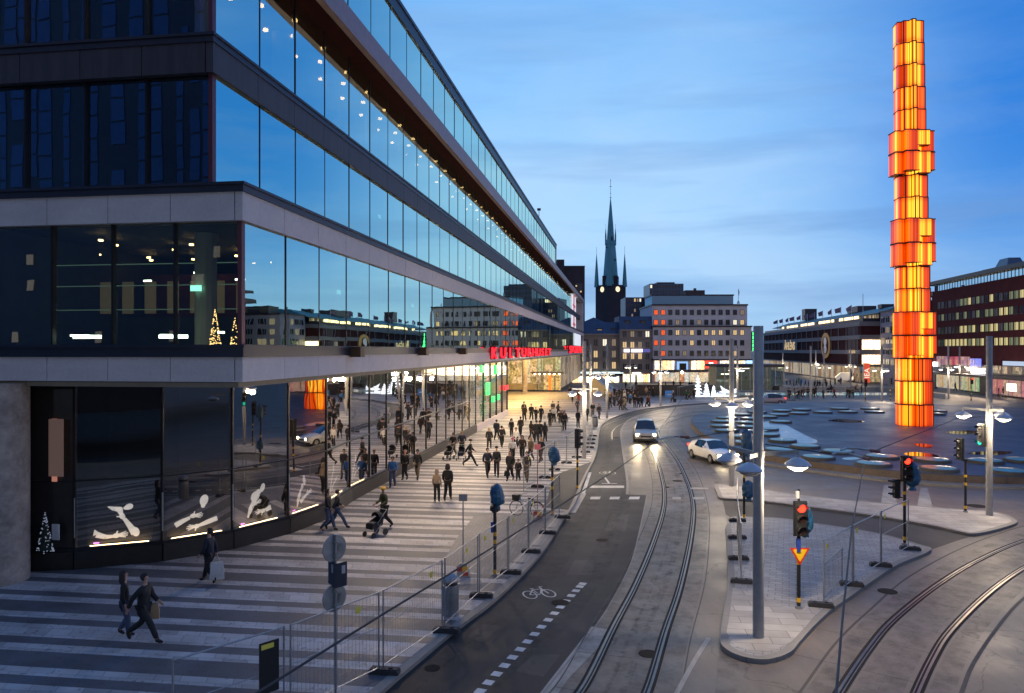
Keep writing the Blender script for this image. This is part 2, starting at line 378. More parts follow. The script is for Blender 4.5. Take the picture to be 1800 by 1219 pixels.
M_['yel'] = pm('yellow_band', (.75, .42, .02), .5, 0, .05)
M_['blk'] = pm('black_post_paint', (.014, .015, .017), .38, 0, .1)
M_['bag'] = pm('blue_tarp_cover', (.016, .085, .18), .42, 0, .25, 7, bump=.6)
M_['redneon'] = em('red_neon', (1, .02, .035), 1.15, (.2, 0, 0))
M_['redbox'] = pm('red_letter_box', (.25, .006, .012), .5, 0, .1)
# ---------------------------------------------------------------- ground, road, pavements
def ground():
    b = MB(); xs = [-400, -200, -120]+[-90+6*i for i in range(40)]+[170, 220, 300, 500, 900, 2500]; xs = sorted(set([-2500, -900]+xs))
    ys = [-2500, -600, -150, -60, 0, 30, 60, 90, 110]+[114+4*i for i in range(30)]+[240, 300, 420, 700, 1300, 3500]
    for y in ys:
        for x in xs: b.v.append((x, y, gz(x, y)))
    n = len(xs)
    for j in range(len(ys)-1):
        for i in range(n-1): b.f.append((j*n+i, j*n+i+1, (j+1)*n+i+1, (j+1)*n+i)); b.m.append(0)
    tag(b.build('ground', M_['ground'], smooth=True), kind='structure')
ground()
G2 = lambda lst, z=0.0: [P(x, y, z) for x, y in lst]
KZ = .10
# edge of the paved square, from the bottom of the picture away to the far crossing
kerb_px = [(560, 1290), (655, 1219), (690, 1190), (735, 1153), (790, 1108), (860, 1056), (905, 1015), (935, 984), (960, 953), (985, 913), (1003, 890), (1014, 868), (1021, 848), (1032, 826), (1042, 806), (1048, 786), (1050, 765), (1055, 750), (1064, 741), (1080, 733), (1100, 726), (1130, 719.5), (1170, 714), (1225, 709.5), (1310, 706), (1400, 703)]
kpath = catmull(G2(kerb_px, KZ), 5)
pav = [Vector((p.x, p.y, 0)) for p in kpath if p.y < 117]
tag(MB().prism(pav + [Vector((kpath[-1].x, 117.5, 0)), Vector((-60, 117.5, 0)), Vector((-60, 9, 0)), Vector((pav[0].x, 9, 0))], -.3, KZ).build('square_pavement', M_['pave']), kind='structure')
tag(MB().strip(kpath, .26, KZ+.006, .0, zt=-.3).build('pavement_kerb', M_['kerb']), kind='structure')
# bus and cycle lane of dark asphalt between the kerb and the tramway
edge_px = [(900, 1290), (955, 1219), (1010, 1150), (1042, 1108), (1075, 1058), (1110, 988), (1126, 925), (1137, 871)]
edge2_px = [(1100, 869.5), (1101, 850), (1098, 825), (1092.6, 788), (1090, 764), (1093, 751), (1107, 736.5), (1134, 727), (1170, 718.5), (1224, 712.5), (1310, 708)]
ep = catmull(G2(edge_px), 4); ep2 = catmull(G2(edge2_px), 4)
lane = list(reversed(ep2)) + list(reversed(ep)) + [p for p in kpath if p.y < 116]
b = MB().sheet([Vector((p.x, p.y, 0)) for p in lane], .004)
tag(b.build('bus_lane_road', M_['asph']), kind='structure')
# tramway: concrete bed, joints, rails
bed = list(ep)+list(ep2)+G2([(1400, 706), (1700, 715), (1900, 735), (2300, 900), (2500, 1290)])
bed = [Vector((p.x, p.y, 0)) for p in bed]
tag(MB().sheet(bed, .002).build('tramway_road', M_['conc']), kind='structure')
tag(MB().strip(ep2, .14, .02, -.07, zt=-.02).strip(ep, .05, .0065, 0).build('lane_kerb', M_['kerb']), kind='structure')
railB = catmull(G2([(1095, 1290), (1137, 1219), (1170, 1110), (1195, 1035), (1212, 960), (1219, 905), (1216, 872), (1206, 842), (1188, 806), (1161, 770), (1157.5, 757.6), (1165, 748.6), (1190, 737.8), (1221, 730), (1275, 722), (1345, 716.5)]), 6)
railA = offs(railB, 1.435)
railE = catmull(G2([(1440, 1290), (1475, 1219), (1530, 1137), (1575, 1086), (1650, 1027), (1720, 985), (1800, 951), (1900, 925)]), 6)
railF = offs(railE, -1.435)
far2 = offs(railB, 4.3)
far2 = [p for p in far2 if p.y > 66]; far3 = offs(far2, 1.435)
gr = MB(); rl = MB(); hd = MB()
for r, s in ((railA, -1), (railB, 1), (railE, -1), (railF, 1), (far2, 1), (far3, -1)):
    gr.strip(r, .27, .0085, 0); rl.strip(r, .06, .013, -.03*s); rl.strip(r, .03, .0132, .06*s)
tag(gr.build('rail_groove', M_['groove']), kind='structure')
tag(rl.build('tram_rail_road', M_['rail']), kind='structure')
jt = MB()
lineC = catmull(G2([(1160, 1290), (1195, 1219), (1215, 1120), (1240, 1020), (1247, 940), (1246, 900), (1237, 860.5), (1221, 824), (1195.5, 792), (1176, 768), (1174, 757), (1186, 745), (1215, 735)]), 5)
lineL = offs(railA, .62); lineR = catmull(G2([(1660, 1290), (1690, 1219), (1712, 1165), (1760, 1095), (1800, 1052), (1860, 1010)]), 4)
lineQ = catmull(G2([(1350, 1290), (1405, 1219), (1470, 1130), (1530, 1072), (1600, 1013), (1700, 960), (1800, 925), (1900, 905)]), 5)
jt.strip(lineC, .035, .006).strip(lineL, .03, .006).strip(lineR, .10, .006).strip(lineQ, .07, .006)
for a, c, pth in ((railA, railB, 0), (railE, railF, 0)):
    k = 5
    while k < len(a)-1 and a[k].y < 75:
        d = (c[k]-a[k]).normalized(); jt.strip([a[k]+d*.1, a[k]+d*1.33], .022, .0062); jt.strip([a[k]-d*.1, a[k]-d*(.62 if a is railA else 1.5)], .022, .0062); k += 4
tag(jt.build('road_joint', M_['joint']), kind='structure')
# road markings, one sheet
mk = MB(); mg = MB()
def quadpx(lst, bld=None, z=.009):
    p = G2(lst, z); p = [Vector((q.x, q.y, 0)) for q in p]; (bld or mk).sheet(p, z)
for i in range(17):   # short dashes along the cycle lane
    t = i/16; y0 = 1027+(1216-1027)*(t**1.32); 
    c = P(1024-(y0-1027)*.952, y0); s = .30
    d = Vector((P(1010, 1043)-P(862, 1197))).normalized(); n = Vector((-d.y, d.x, 0)); c.z = 0
    mk.sheet([c-d*.13+n*.12, c-d*.13-n*.12, c+d*.13-n*.12, c+d*.13+n*.12], .009)
def bike_mark(px, py, sx, sy, rot=0.0):   # painted bicycle symbol
    c = P(px, py); c.z = 0; R = Matrix.Rotation(rot, 3, 'Z')
    def T(x, y): v = R @ Vector((x*sx, y*sy, 0)); return c+v
    w = .05
    for cx in (-.5, .5):
        mk.strip([T(cx+.33*math.cos(a), .33*math.sin(a)) for a in [k*math.pi/8 for k in range(17)]], w, .009)
    for l in ([(-.5, 0), (-.15, .42), (.35, .42), (.5, 0)], [(-.15, .42), (0, -.05), (.35, .42)], [(-.5, 0), (0, -.05)], [(-.25, .5), (-.05, .5)], [(.35, .42), (.32, .62), (.5, .62)]):
        mk.strip([T(*q) for q in l], w, .009)
bike_mark(948, 1045, .62, 1.15, .25); bike_mark(1008, 832, .62, 1.25); bike_mark(1068, 832, .62, 1.25)
for x, y, sg in ((1067, 845, 1), (992, 843, -1)):
    c = P(x, y); c.z = 0; mk.strip([c+Vector((0, 1.2, 0)), c+Vector((0, -1., 0))], .12, .0092); mk.strip([c+Vector((-.45, -1.05, 0)), c+Vector((.45, -1.05, 0))], .12, .0094)
quadpx([(1036, 858), (1036, 854), (1097, 854), (1097, 858)])
for x0, x1 in ((1037, 1055), (1071, 1089), (1105, 1124)): quadpx([(x0, 878), (x0+2, 873.5), (x1+1, 873.5), (x1-1, 878)])
for x0, x1 in ((1182, 1197), (1219, 1238)): quadpx([(x0, 878), (x0, 874), (x1, 874), (x1, 878)], mg)
quadpx([(1213, 860), (1212, 857.5), (1244, 857.5), (1246, 860)], mg)
quadpx([(1001, 868), (1013, 841), (1036, 831), (1038, 831), (1034, 847), (1021, 870), (1001, 870)], mk) if False else None
for a, c, w in (((1002, 868), (1014, 842), .12), ((1014, 842), (1037, 831), .12), ((1037, 831), (1025, 868), .2), ((1025, 868), (1002, 868), .12)):
    pa, pc = P(*a), P(*c); mk.strip([pa, pc], w, .0105+.0005*w)
pth = catmull(G2([(1026, 868), (1016, 885), (1006, 902)]), 3); mg.strip(pth, .3, .0112)
quadpx([(905, 905), (960, 893), (1006, 896), (1004, 900), (955, 897)], mg) if False else None
quadpx([(1548, 888), (1554, 853), (1567, 853), (1578, 888)], mg)   # worn crossing stripe by the fountain wall
quadpx([(1612, 893), (1618, 858), (1630, 858), (1640, 893)], mg)
pth = catmull(G2([(1246, 1122), (1222, 1160), (1188, 1222)]), 3); mg.strip(pth, .12, .0065)
bl = G2([(1040, 1102), (1075, 1108), (1062, 1128), (998, 1195), (960, 1250), (925, 1250)]); mg.sheet([Vector((p.x, p.y, 0)) for p in bl], .0052)
tag(mk.build('road_marking', M_['paint']), kind='structure')
tag(mg.build('worn_road_marking', M_['paintg']), kind='structure')
# dark asphalt pocket cut into the square for cycles, grey setts beside it
pk = MB().sheet([Vector((q.x, q.y, 0)) for q in G2([(973, 836), (1021, 819), (1040, 812), (1030, 829), (1020, 850), (1010, 874), (999, 897), (958, 893)], KZ)], KZ+.008)
tag(pk.build('cycle_pocket_road', M_['asph']), kind='structure')
cb = MB().sheet([Vector((q.x, q.y, 0)) for q in G2([(833, 908), (919, 902), (960, 898), (990, 900), (958, 950), (905, 1008), (860, 1015), (778, 990), (800, 950)], KZ)], KZ+.004)
tag(cb.build('grey_sett_paving', M_['cob']), kind='structure')
ls = MB()
for a, c in (((1000, 903), (985, 928)), ((983, 931), (962, 960)), ((960, 963), (935, 990)), ((932, 994), (905, 1016)), ((850, 1030), (800, 1033))):
    pa, pc = P(*a, KZ), P(*c, KZ); ls.strip([pa, pc], .5, KZ+.0082, -.48)
tag(ls.build('slab_edge_paving', M_['paintg']), kind='structure')
# traffic islands
IZ = .12
def island(name, px, inner, mat, m2=None, part=None):
    o = catmull(G2(px, IZ), 4, True); p = [Vector((q.x, q.y, 0)) for q in o]
    k = tag(MB().prism(p, -.1, IZ).build(name+'_kerb', M_['kerb']), kind='structure')
    c = sum(p, Vector())/len(p); q = []
    n = len(p); ar = sum(p[i].cross(p[(i+1) % n]).z for i in range(n)); sg = 1 if ar > 0 else -1
    for i in range(n):
        d = (p[(i+1) % n]-p[i-1]).normalized(); q.append(p[i]+Vector((-d.y, d.x, 0))*.22*sg)
    tag(MB().sheet(q, IZ+.004).build(name+'_paving', mat), kind='structure')
isl1 = [(1266, 1121), (1272, 1137), (1296, 1151), (1334, 1159), (1364, 1156), (1391, 1145), (1405, 1129), (1430, 1101), (1462, 1071), (1481, 1058), (1534, 1021), (1579, 992), (1637, 967), (1616, 957), (1560, 941), (1504, 930), (1428, 919), (1376, 911), (1326, 909), (1292, 908), (1277, 916), (1277, 950), (1279.5, 1000), (1279, 1038), (1272, 1075)]
island('traffic_island', isl1, 0, M_['isl'])
lo = [Vector((q.x, q.y, 0)) for q in G2([(1277, 1112), (1283, 1080), (1288, 1034), (1340, 1047), (1378, 1068), (1440, 1072), (1418, 1100), (1390, 1130), (1360, 1144), (1325, 1147), (1292, 1136)], IZ)]
tag(MB().sheet(lo, IZ+.008).build('island_slab_paving', M_['isl2']), kind='structure')
isl2 = [(1256, 854), (1260, 866), (1266, 875), (1300, 877.5), (1341, 881), (1428, 892), (1541, 907), (1640, 924), (1690, 935), (1716, 938), (1750, 931), (1783, 921), (1787, 915), (1768, 905), (1736, 898), (1697, 896), (1600, 888), (1500, 880), (1400, 869), (1330, 858), (1285, 853), (1262, 851)]
island('crossing_island', isl2, 0, M_['isl2'])
lanepts = [Vector((q.x, q.y, 0)) for q in G2([(1270, 878), (1341, 883), (1428, 894), (1541, 909), (1640, 926), (1716, 941), (1680, 952), (1634, 968), (1580, 952), (1504, 932), (1428, 921), (1376, 913), (1326, 911), (1285, 911), (1276, 905)])]
tag(MB().sheet(lanepts, .0075).build('cycle_lane_road', M_['asph2']), kind='structure')
mh = MB()
for x, y, r in ((1717, 890, .45), (1191, 846, .3), (1199, 833, .2), (1296, 1128, .0), (1170, 857, .22), (985, 1060, .28), (1058, 950, .25), (1560, 1040, .3), (1140, 1150, .26), (760, 1175, .2), (1082, 770, .35)):
    if r: c = P(x, y); c.z = 0; mh.lathe([(r, .0), (r, .012), (0, .012)], (c.x, c.y, 0), 20)
tyre = NG('tyre_grime'); _n = tyre.noise(1.6, 7, .7, mscale=(1, 1, 1)); _t = tyre.N.new('ShaderNodeBsdfTransparent'); _m = tyre.N.new('ShaderNodeMixShader')
tyre._in(tyre.b.inputs['Base Color'], (.03, .028, .026)); tyre._in(tyre.b.inputs['Roughness'], .6); tyre.L.new(tyre.mr(_n, .42, .72, 0, .38), _m.inputs[0]); tyre.L.new(_t.outputs[0], _m.inputs[1]); tyre.L.new(tyre.b.outputs[0], _m.inputs[2]); tyre.L.new(_m.outputs[0], tyre.N['Material Output'].inputs[0])
tg = MB()
for r_, o1 in ((railB, .35), (railB, -.4), (railA, .4), (railA, -.35), (railE, .4), (railE, -.45), (railF, .5), (railF, -.45), (lineC, 1.4), (lineC, -1.0)): tg.strip([p for p in r_ if p.y < 70], .5, .0068, o1)
for o1 in (1.3, 3.0): tg.strip([p for p in ep if p.y < 60], .55, .0068, o1)
for o1 in (-1.0, -2.6): tg.strip([p for p in kpath if 12 < p.y < 100], .5, .0068, o1)
tag(tg.build('road_grime', tyre.mat), kind='structure')
pt_ = MB()
for pts_ in ([(905, 1180), (940, 1150), (985, 1152), (955, 1190)], [(1010, 985), (1045, 985), (1040, 1010), (995, 1012)], [(1075, 905), (1105, 905), (1100, 935), (1062, 935)], [(820, 1120), (850, 1098), (880, 1100), (850, 1130)], [(1080, 800), (1092, 800), (1093, 815), (1078, 815)]):
    pt_.sheet([Vector((q.x, q.y, 0)) for q in G2(pts_)], .0045)
tag(pt_.build('patched_road', asphalt('patched_asphalt', (.034, .033, .036), .55)), kind='structure')
tag(mh.build('manhole_cover_road', M_['groove']), kind='structure')

# ---------------------------------------------------------------- fountain plaza with glass skylights
PZ = .6
rim_px = [(1216.5, 742), (1218, 734), (1225, 729), (1245.5, 724.4), (1282, 719), (1330, 713), (1400, 708), (1537, 706), (1640, 710.5), (1720, 713), (1850, 722), (2000, 740), (2120, 775), (2100, 815), (1950, 838), (1800, 837.5), (1693, 835), (1622, 831), (1551, 825), (1480, 817), (1407, 808), (1368, 802), (1320, 793), (1282, 782), (1254, 771), (1238, 763), (1225, 752)]
rim = catmull(G2(rim_px, PZ), 6, True); rim = [Vector((p.x, p.y, 0)) for p in rim]
def outl(poly, o):
    n = len(poly); ar = sum(poly[i].cross(poly[(i+1) % n]).z for i in range(n)); sg = -1 if ar > 0 else 1; r = []
    for i in range(n):
        d = (poly[(i+1) % n]-poly[i-1]).normalized(); r.append(poly[i]+Vector((-d.y, d.x, 0))*o*sg)
    return r
root = empty('fountain_basin', (38, 71, 0), 0, 'wide low round fountain plaza with brown stone wall in the middle of the roundabout', 'fountain')
def cen(b, c=(38, 71, 0)): b.v = [(x-c[0], y-c[1], z-c[2]) for x, y, z in b.v]; return b
cen(MB().prism(outl(rim, 1.0), 0, .15)).build('step', M_['kerb'], root)
cen(MB().prism(outl(rim, .08), .1, PZ-.05)).build('wall', M_['pwall'], root)
cen(MB().prism(rim, .2, PZ)).build('basin_floor', M_['plaza'], root)
ice = G2([(1338, 745), (1352, 741), (1372, 744), (1400, 757), (1418, 767), (1437, 776), (1420, 781), (1390, 777), (1362, 768), (1340, 760)], PZ)
M_['ice'] = pm('thin_ice', (.35, .5, .6), .25, 0, .3, 1.5)
cen(MB().sheet([Vector((q.x, q.y, 0)) for q in catmull(ice, 4, True)], PZ+.006)).build('ice_patch', M_['ice'], root)
M_['pud'] = pm('still_puddle', (.02, .022, .028), .04, 0, 0, spec=1)
for k_, pts_ in enumerate(([(1606, 781), (1622, 780), (1640, 783), (1634, 788), (1618, 786)], [(1590, 797), (1610, 795), (1642, 799), (1650, 804), (1620, 803), (1596, 801)], [(1700, 797), (1740, 793), (1780, 795), (1760, 800), (1720, 800)], [(1455, 740), (1480, 737), (1520, 741), (1500, 744)], [(1660, 760), (1700, 757), (1730, 760), (1690, 764)], [(1480, 806), (1500, 804), (1512, 807), (1490, 809)])):
    cen(MB().sheet([Vector((q.x, q.y, 0)) for q in catmull(G2(pts_, PZ), 4, True)], PZ+.005)).build('puddle', M_['pud'], root)
M_['skyl'] = pm('skylight_glass', (.09, .27, .25), .30, .1, .35, 1.3, coat=.25)
M_['srim'] = pm('skylight_rim', (.07, .07, .065), .6, .1, .2, 3)
discs = [(1374, 720.5), (1409, 718.5), (1446, 723), (1476, 717), (1490, 722.5), (1529, 717), (1537, 722.5), (1369, 727.5), (1404, 725), (1372, 739.5), (1347, 762), (1375, 772), (1415, 782), (1370, 788), (1472, 791), (1437.5, 801), (1550, 800), (1535, 812.5), (1639, 806), (1650, 821), (1731, 807.5), (1772, 825), (1797, 806), (1647, 721), (1643, 726), (1303, 727), (1277.6, 733), (1268, 739), (1268, 747), (1277, 755), (1331, 723), (1320, 734), (1313, 741), (1316, 748.5), (1329, 756), (1302, 765), (1315, 776), (1348, 731), (1347, 752.5)]
sk0 = None
ORD = 'first second third fourth fifth sixth seventh eighth ninth tenth eleventh twelfth thirteenth fourteenth fifteenth sixteenth seventeenth eighteenth nineteenth twentieth'.split()
skl = {}; _r = sorted(range(len(discs)), key=lambda i: -discs[i][1]); _rows = [_r[k:k+8] for k in range(0, len(_r), 8)]
for _j, _row in enumerate(_rows):
    for _k, _i in enumerate(sorted(_row, key=lambda i: discs[i][0])): skl[_i] = 'round glass skylight, '+ORD[_k]+' from the left in the '+['nearest', 'second nearest', 'middle', 'second farthest', 'farthest'][min(_j, 4)]+' band on the fountain plaza'
def nearp(x, y):
    return 'at the kerb wall of the fountain plaza' if y > 795 else 'on the fountain plaza behind the nearest row'
for i, (x, y) in enumerate(discs):
    c = P(x, y, PZ+.22)
    if sk0 is None:
        r = 1.02; o = empty('skylight'); MB().lathe([(r*1.07, 0), (r*1.07, .17), (r*.98, .19), (r*.9, .19)], n=32).build('rim', M_['srim'], o, True)
        MB().lathe([(r*.92, .17), (r*.92, .195), (r*.6, .23), (0, .25)], n=32).build('glass_dome', M_['skyl'], o, True); sk0 = o
    else: o = copy_tree(sk0)
    o.location = (c.x, c.y, PZ)
    tag(o, skl[i], 'skylight', 'round skylights in the fountain plaza')
# ---------------------------------------------------------------- glass obelisk
def obelisk():
    base = P(1606, 748, PZ); o = empty('glass_obelisk', (base.x, base.y, PZ), 0, 'tall glowing orange glass obelisk of stacked tiers standing on the fountain plaza', 'obelisk')
    g = NG('glowing_orange_glass')
    geo = g.N.new('ShaderNodeNewGeometry')
    h = g.m('ADD', g.m('MULTIPLY', g.x, 1.0), g.m('MULTIPLY', g.y, .77))
    oi = g.N.new('ShaderNodeObjectInfo'); tier = g.m('MULTIPLY', oi.outputs['Random'], .045)
    cmb = g.N.new('ShaderNodeCombineXYZ'); g._in(cmb.inputs[0], h); g._in(cmb.inputs[1], g.m('MULTIPLY', tier, 7.3)); hv = cmb.outputs[0]
    lampn = g.noise(1.55, 1, .4, vec=hv); rods = g.noise(13, 2, .6, vec=hv); base_n = g.noise(.9, 1, .3, vec=hv, mscale=(1, .02, 1))
    tf = g.m('FRACT', g.m('DIVIDE', g.z, 2.155)); edge = g.m('POWER', g.m('ABSOLUTE', g.m('SUBTRACT', g.m('MULTIPLY', tf, 2), 1.0)), 6.0)
    f = g.m('ADD', g.mr(base_n, .35, .65, .10, .42), g.m('ADD', g.mr(lampn, .46, .62, -.02, .58), g.mr(rods, .3, .7, -.24, .24)))
    f = g.m('SUBTRACT', f, g.m('MULTIPLY', edge, .16), clamp=True)
    col = g.ramp(f, [(0, (.42, .02, .0)), (.3, (.85, .06, .0)), (.55, (1.0, .15, .003)), (.8, (1.0, .34, .012)), (1, (1.0, .62, .05))])
    s = g.mr(f, 0, 1, .50, 1.15)
    mat = g.out(Base_Color=(.12, .02, .0), Emission_Color=col, Emission_Strength=s, Roughness=.25, Coat_Weight=.2)
    frame = pm('rust_brown_frame', (.05, .025, .015), .5, .3, .2)
    def foot(w, s=0):   # folded outline of glass leaves; w = half width
        return [(-1.0*w, -.35*w), (-.72*w, -.35*w), (-.66*w, -.62*w), (-.22*w, -.62*w), (-.16*w, -.98*w), (.12*w, -1.0*w), (.14*w, -.72*w), (.95*w, -.60*w), (1.0*w, .35*w), (.62*w, .40*w), (.58*w, .9*w), (-.1*w, 1.0*w), (-.15*w, .7*w), (-.85*w, .66*w)]
    yb = [748, 710, 669, 630, 590, 549, 508, 470, 430, 388, 349, 311, 272, 235, 196, 157, 118, 80, 42]
    zof = lambda y: H-(y-HY)*base.y/F-PZ
    xc = lambda y: ((1606-(748-y)*.0155)-CX)/F*base.y-base.x
    bulge = {4: 1.18, 5: 1.18, 8: 1.30, 9: 1.30, 12: 1.42, 13: 1.42}
    for i in range(18):
        z0, z1 = max(0, zof(yb[i])), zof(yb[i+1]); w = .79*(1.86-.36*i/17); dx = xc(yb[i]); b = MB(); fr = MB()
        poly = [Vector((x+dx, y, 0)) for x, y in foot(w)]
        b.prism(poly, z0+.03, z1-.06)
        fr.prism(outl(poly, .05), z1-.11, z1)
        for p in poly[2:9:1]: fr.bar((p.x, p.y, z0), (p.x, p.y, z1), .075)
        for k in ((i+1),):
            if k in bulge:
                e = w*bulge[k]
                hw = [(-1, -.55, -.75, .3, 0, 1.0), (-.62, .05, -1.22, -.5, .12 if k % 2 == 0 else -.0, 1.0), (.0, .62, -1.2, -.4, .25 if k % 2 else 0, .98), (.5, 1, -.8, .5, 0 if k % 2 else .18, 1)]
                for x0, x1, y0, y1, s0, s1 in hw:
                    zz0, zz1 = z0+(z1-z0)*s0, z0+(z1-z0)*s1
                    x0b, x1b = x0*e+dx, x1*e+dx
                    b.box(x0b, x1b, y0*w, y1*w, zz0+.05, zz1-.07)
                    fr.box(x0b-.04, x1b+.04, y0*w-.04, y1*w+.04, zz1-.09, zz1+.01); fr.box(x0b-.04, x1b+.04, y0*w-.04, y1*w+.04, zz0-.0, zz0+.06)
        t = b.build('glass_tier', mat, o); fr.build('frame', frame, t)
obelisk()

# ---------------------------------------------------------------- culture house (long glass block on the left)
rz = math.atan2(F, 198.0); du = Vector((math.cos(rz), math.sin(rz), 0)); dv = Vector((-du.y, du.x, 0))   # along / into the building
def UV(x, y): p = Vector((x, y, 0)); return p.dot(du), p.dot(dv)
c0 = Vector((-12.08+.1483*24, 24, 0)); U0, V0 = UV(c0.x, c0.y)
def loc_of(X, Y): u, v = UV(X, Y); return u-U0, v-V0
kh = empty('culture_house', c0, rz, 'long glass-fronted modern block with concrete bands and bronze roof slab along the square', 'building')
LU = 204.0; S = 3.009; SF = 2.2; VW = 1.14
def panels(z0, z1, V=0.0, th=.25, mat='panel', name='concrete_band', L=LU, vend=34):
    b = MB(); k = 0
    b.box(.06, L, V+.06, V+.4, z0+.02, z1-.02, 1); b.box(.06, .4, V+.06, vend, z0+.02, z1-.02, 1)
    x = 0.0; w = S
    while x < L:
        b.box(x+.012, min(x+w, L)-.012, V, V+th, z0, z1, 0); x += w
    y = V+th+.02
    while y < vend: b.box(0.0, th, y+.012, min(y+SF, vend)-.012, z0, z1, 0); y += SF
    return b.build(name, [M_[mat], M_['black']], kh)
def ledge(z0, z1, V0_, mat='ledge', over=.06, name='ledge', L=LU, depth=1.6):
    b = MB(); b.box(-over, L, V0_-over, V0_+depth, z0, z1); b.box(-over, depth, V0_+depth+.002, 34, z0, z1)
    b.box(-over-.05, L, V0_-over-.05, V0_-over, z1-.1, z1-.01); b.box(-over-.05, -over, V0_-over, 34, z1-.1, z1-.01)
    return b.build(name, M_[mat], kh)
panels(6.79, 7.58); ledge(7.58, 7.98, 0)
panels(11.92, 12.82); ledge(12.82, 13.14, 0)
panels(16.66, 17.62, VW-.14, mat='band2', name='dark_band', L=200); ledge(17.62, 17.92, VW-.14, 'dmetal', .04, L=200, depth=1)
b = MB(); b.box(-.3, LU, .02, 9, 21.86, 22.2); b.build('roof_slab_soffit', M_['soffit'], kh)
MB().box(165, LU-.05, .1, 6, 21.84, 21.855).build('lit_soffit', M_['soffitw'], kh)
b = MB(); b.box(-.3, LU, -.02, .3, 21.84, 22.85); b.box(-.3, .3, .31, 34, 21.84, 22.85); b.box(-.25, LU, .3, 12, 22.4, 22.8); b.build('roof_slab_fascia', M_['fascia4'], kh)
UT = 111.0
b = MB(); b.box(-.3, UT+.6, -.04, .5, 25.62, 26.3); b.box(-.35, UT+.65, -.1, .6, 26.3, 26.5); b.box(-.3, UT+.6, .5, 14, 25.7, 26.4); b.box(UT+.2, UT+.6, 0, 14, 22.85, 25.7); b.build('upper_roof', M_['dmetal'], kh)
MB().box(UT+.05, UT+.5, -.02, .25, 22.85, 25.62).build('end_post', M_['red_edge'], kh)
# end wall and posters at the far end
MB().box(200, 204, .15, 3.6, 7.6, 21.84).build('end_wall', M_['panel'], kh)
M_['poster'] = em('lit_poster_white', (.85, .9, 1), .4, (.5, .5, .5)); M_['posterr'] = em('lit_poster_red', (.8, .08, .1), .3, (.4, .02, .02))
b = MB()
for z0, z1 in ((13.2, 16.6), (17.95, 21.8)): b.box(166, 182, VW-.12, VW+.1, z0, z1, 0); b.box(172, 176, VW-.16, VW-.12, z0, z1, 1); b.box(170, 179, VW-.165, VW-.125, z0+1, z0+1.6, 1)
b.box(161, 186, -.06, .12, 8.05, 11.9, 0); b.build('poster_banner', [M_['poster'], M_['posterr']], kh)
# rooms behind the glass
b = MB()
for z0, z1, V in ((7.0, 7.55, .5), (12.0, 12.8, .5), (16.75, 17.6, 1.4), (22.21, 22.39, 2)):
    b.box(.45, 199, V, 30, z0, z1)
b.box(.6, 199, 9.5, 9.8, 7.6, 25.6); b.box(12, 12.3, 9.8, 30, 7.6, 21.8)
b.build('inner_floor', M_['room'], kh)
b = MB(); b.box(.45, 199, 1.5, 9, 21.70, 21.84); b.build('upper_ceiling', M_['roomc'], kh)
b = MB()
for k in range(0, 66):
    if k % 2 == 0: b.lathe([(.38, 17.95), (.38, 21.7)], (3+k*S, 3.0, 0), 12)
    if k % 2 == 0: b.lathe([(.38, 8.0), (.38, 12.0)], (3+k*S, 3.0, 0), 12)
b.build('inner_column', pm('cream_column', (.42, .38, .30), .7, 0, .05), kh)
b = MB()
for i in range(62):
    for (du_, vv) in ((.7, 1.75), (2.2, 2.5), (1.4, 3.4)):
        b.lathe([(.12, 21.60), (.12, 21.69)], (1+i*S+du_, vv, 0), 8)
b.build('ceiling_downlight', M_['lamp'], kh)
rs = random.Random(3); b = MB(); b2 = MB()
for i in range(40):    # rows of work lights glimpsed in the lower gallery floors
    u, v = rs.uniform(1, 11), rs.uniform(3, 20); b.lathe([(.08, 11.72), (.08, 11.78)], (u, v, 0), 8)
for v0, v1, u in ((2.6, 3.6, 1.1), (5.8, 6.8, 1.1)): b2.box(u, u+.12, v0, v1, 8.20, 8.32)
for v0, v1, u, z in ((1.1, 1.3, .8, 8.35), (4.0, 4.4, 2.4, 8.3), (7.4, 8.1, 2.6, 8.3), (3.1, 3.5, 6, 10.6), (5.1, 5.3, 6, 10.9), (7.2, 7.5, 6, 10.6), (3.9, 4.1, 5, 9.7)): b2.box(u, u+.1, v0, v1, z, z+.07)
b2.build('strip_light', M_['lampw'], kh); b.build('gallery_light', M_['lamp'], kh)
b = MB(); b.box(7, 7.1, 1.2, 11, 8.0, 9.2, 0); b.box(9, 9.1, 4, 9.4, 8.0, 11.2, 1)
for k in range(9): b.box(6.0, 6.1, 2+k*1.0, 2.45+k, 9.3, 10.6, 2)
for z in (9.3, 10.2, 11.0): b.box(3.5, 3.55, .8, 12, z, z+.03, 3)
b.build('gallery_partition', [M_['room'], pm('wine_red_wall', (.10, .02, .03), .8), pm('lit_inner_window', (.2, .16, .1), .8, emit=(1, .7, .35), es=.035), em('thin_light_line', (.6, 1, .7), .07)], kh)
M_['exit'] = em('green_exit_light', (.35, 1, .75), 1.2)
b = MB(); b.box(2.5, 2.55, 2.9, 3.3, 9.9, 10.1)
for u, z in ((13.6, 10.6), (27, 10.7), (46, 15.3), (60, 15.2), (20, 15.5)): b.box(u, u+.5, 2.2, 2.22, z, z+.22)
b.build('exit_sign', M_['exit'], kh)
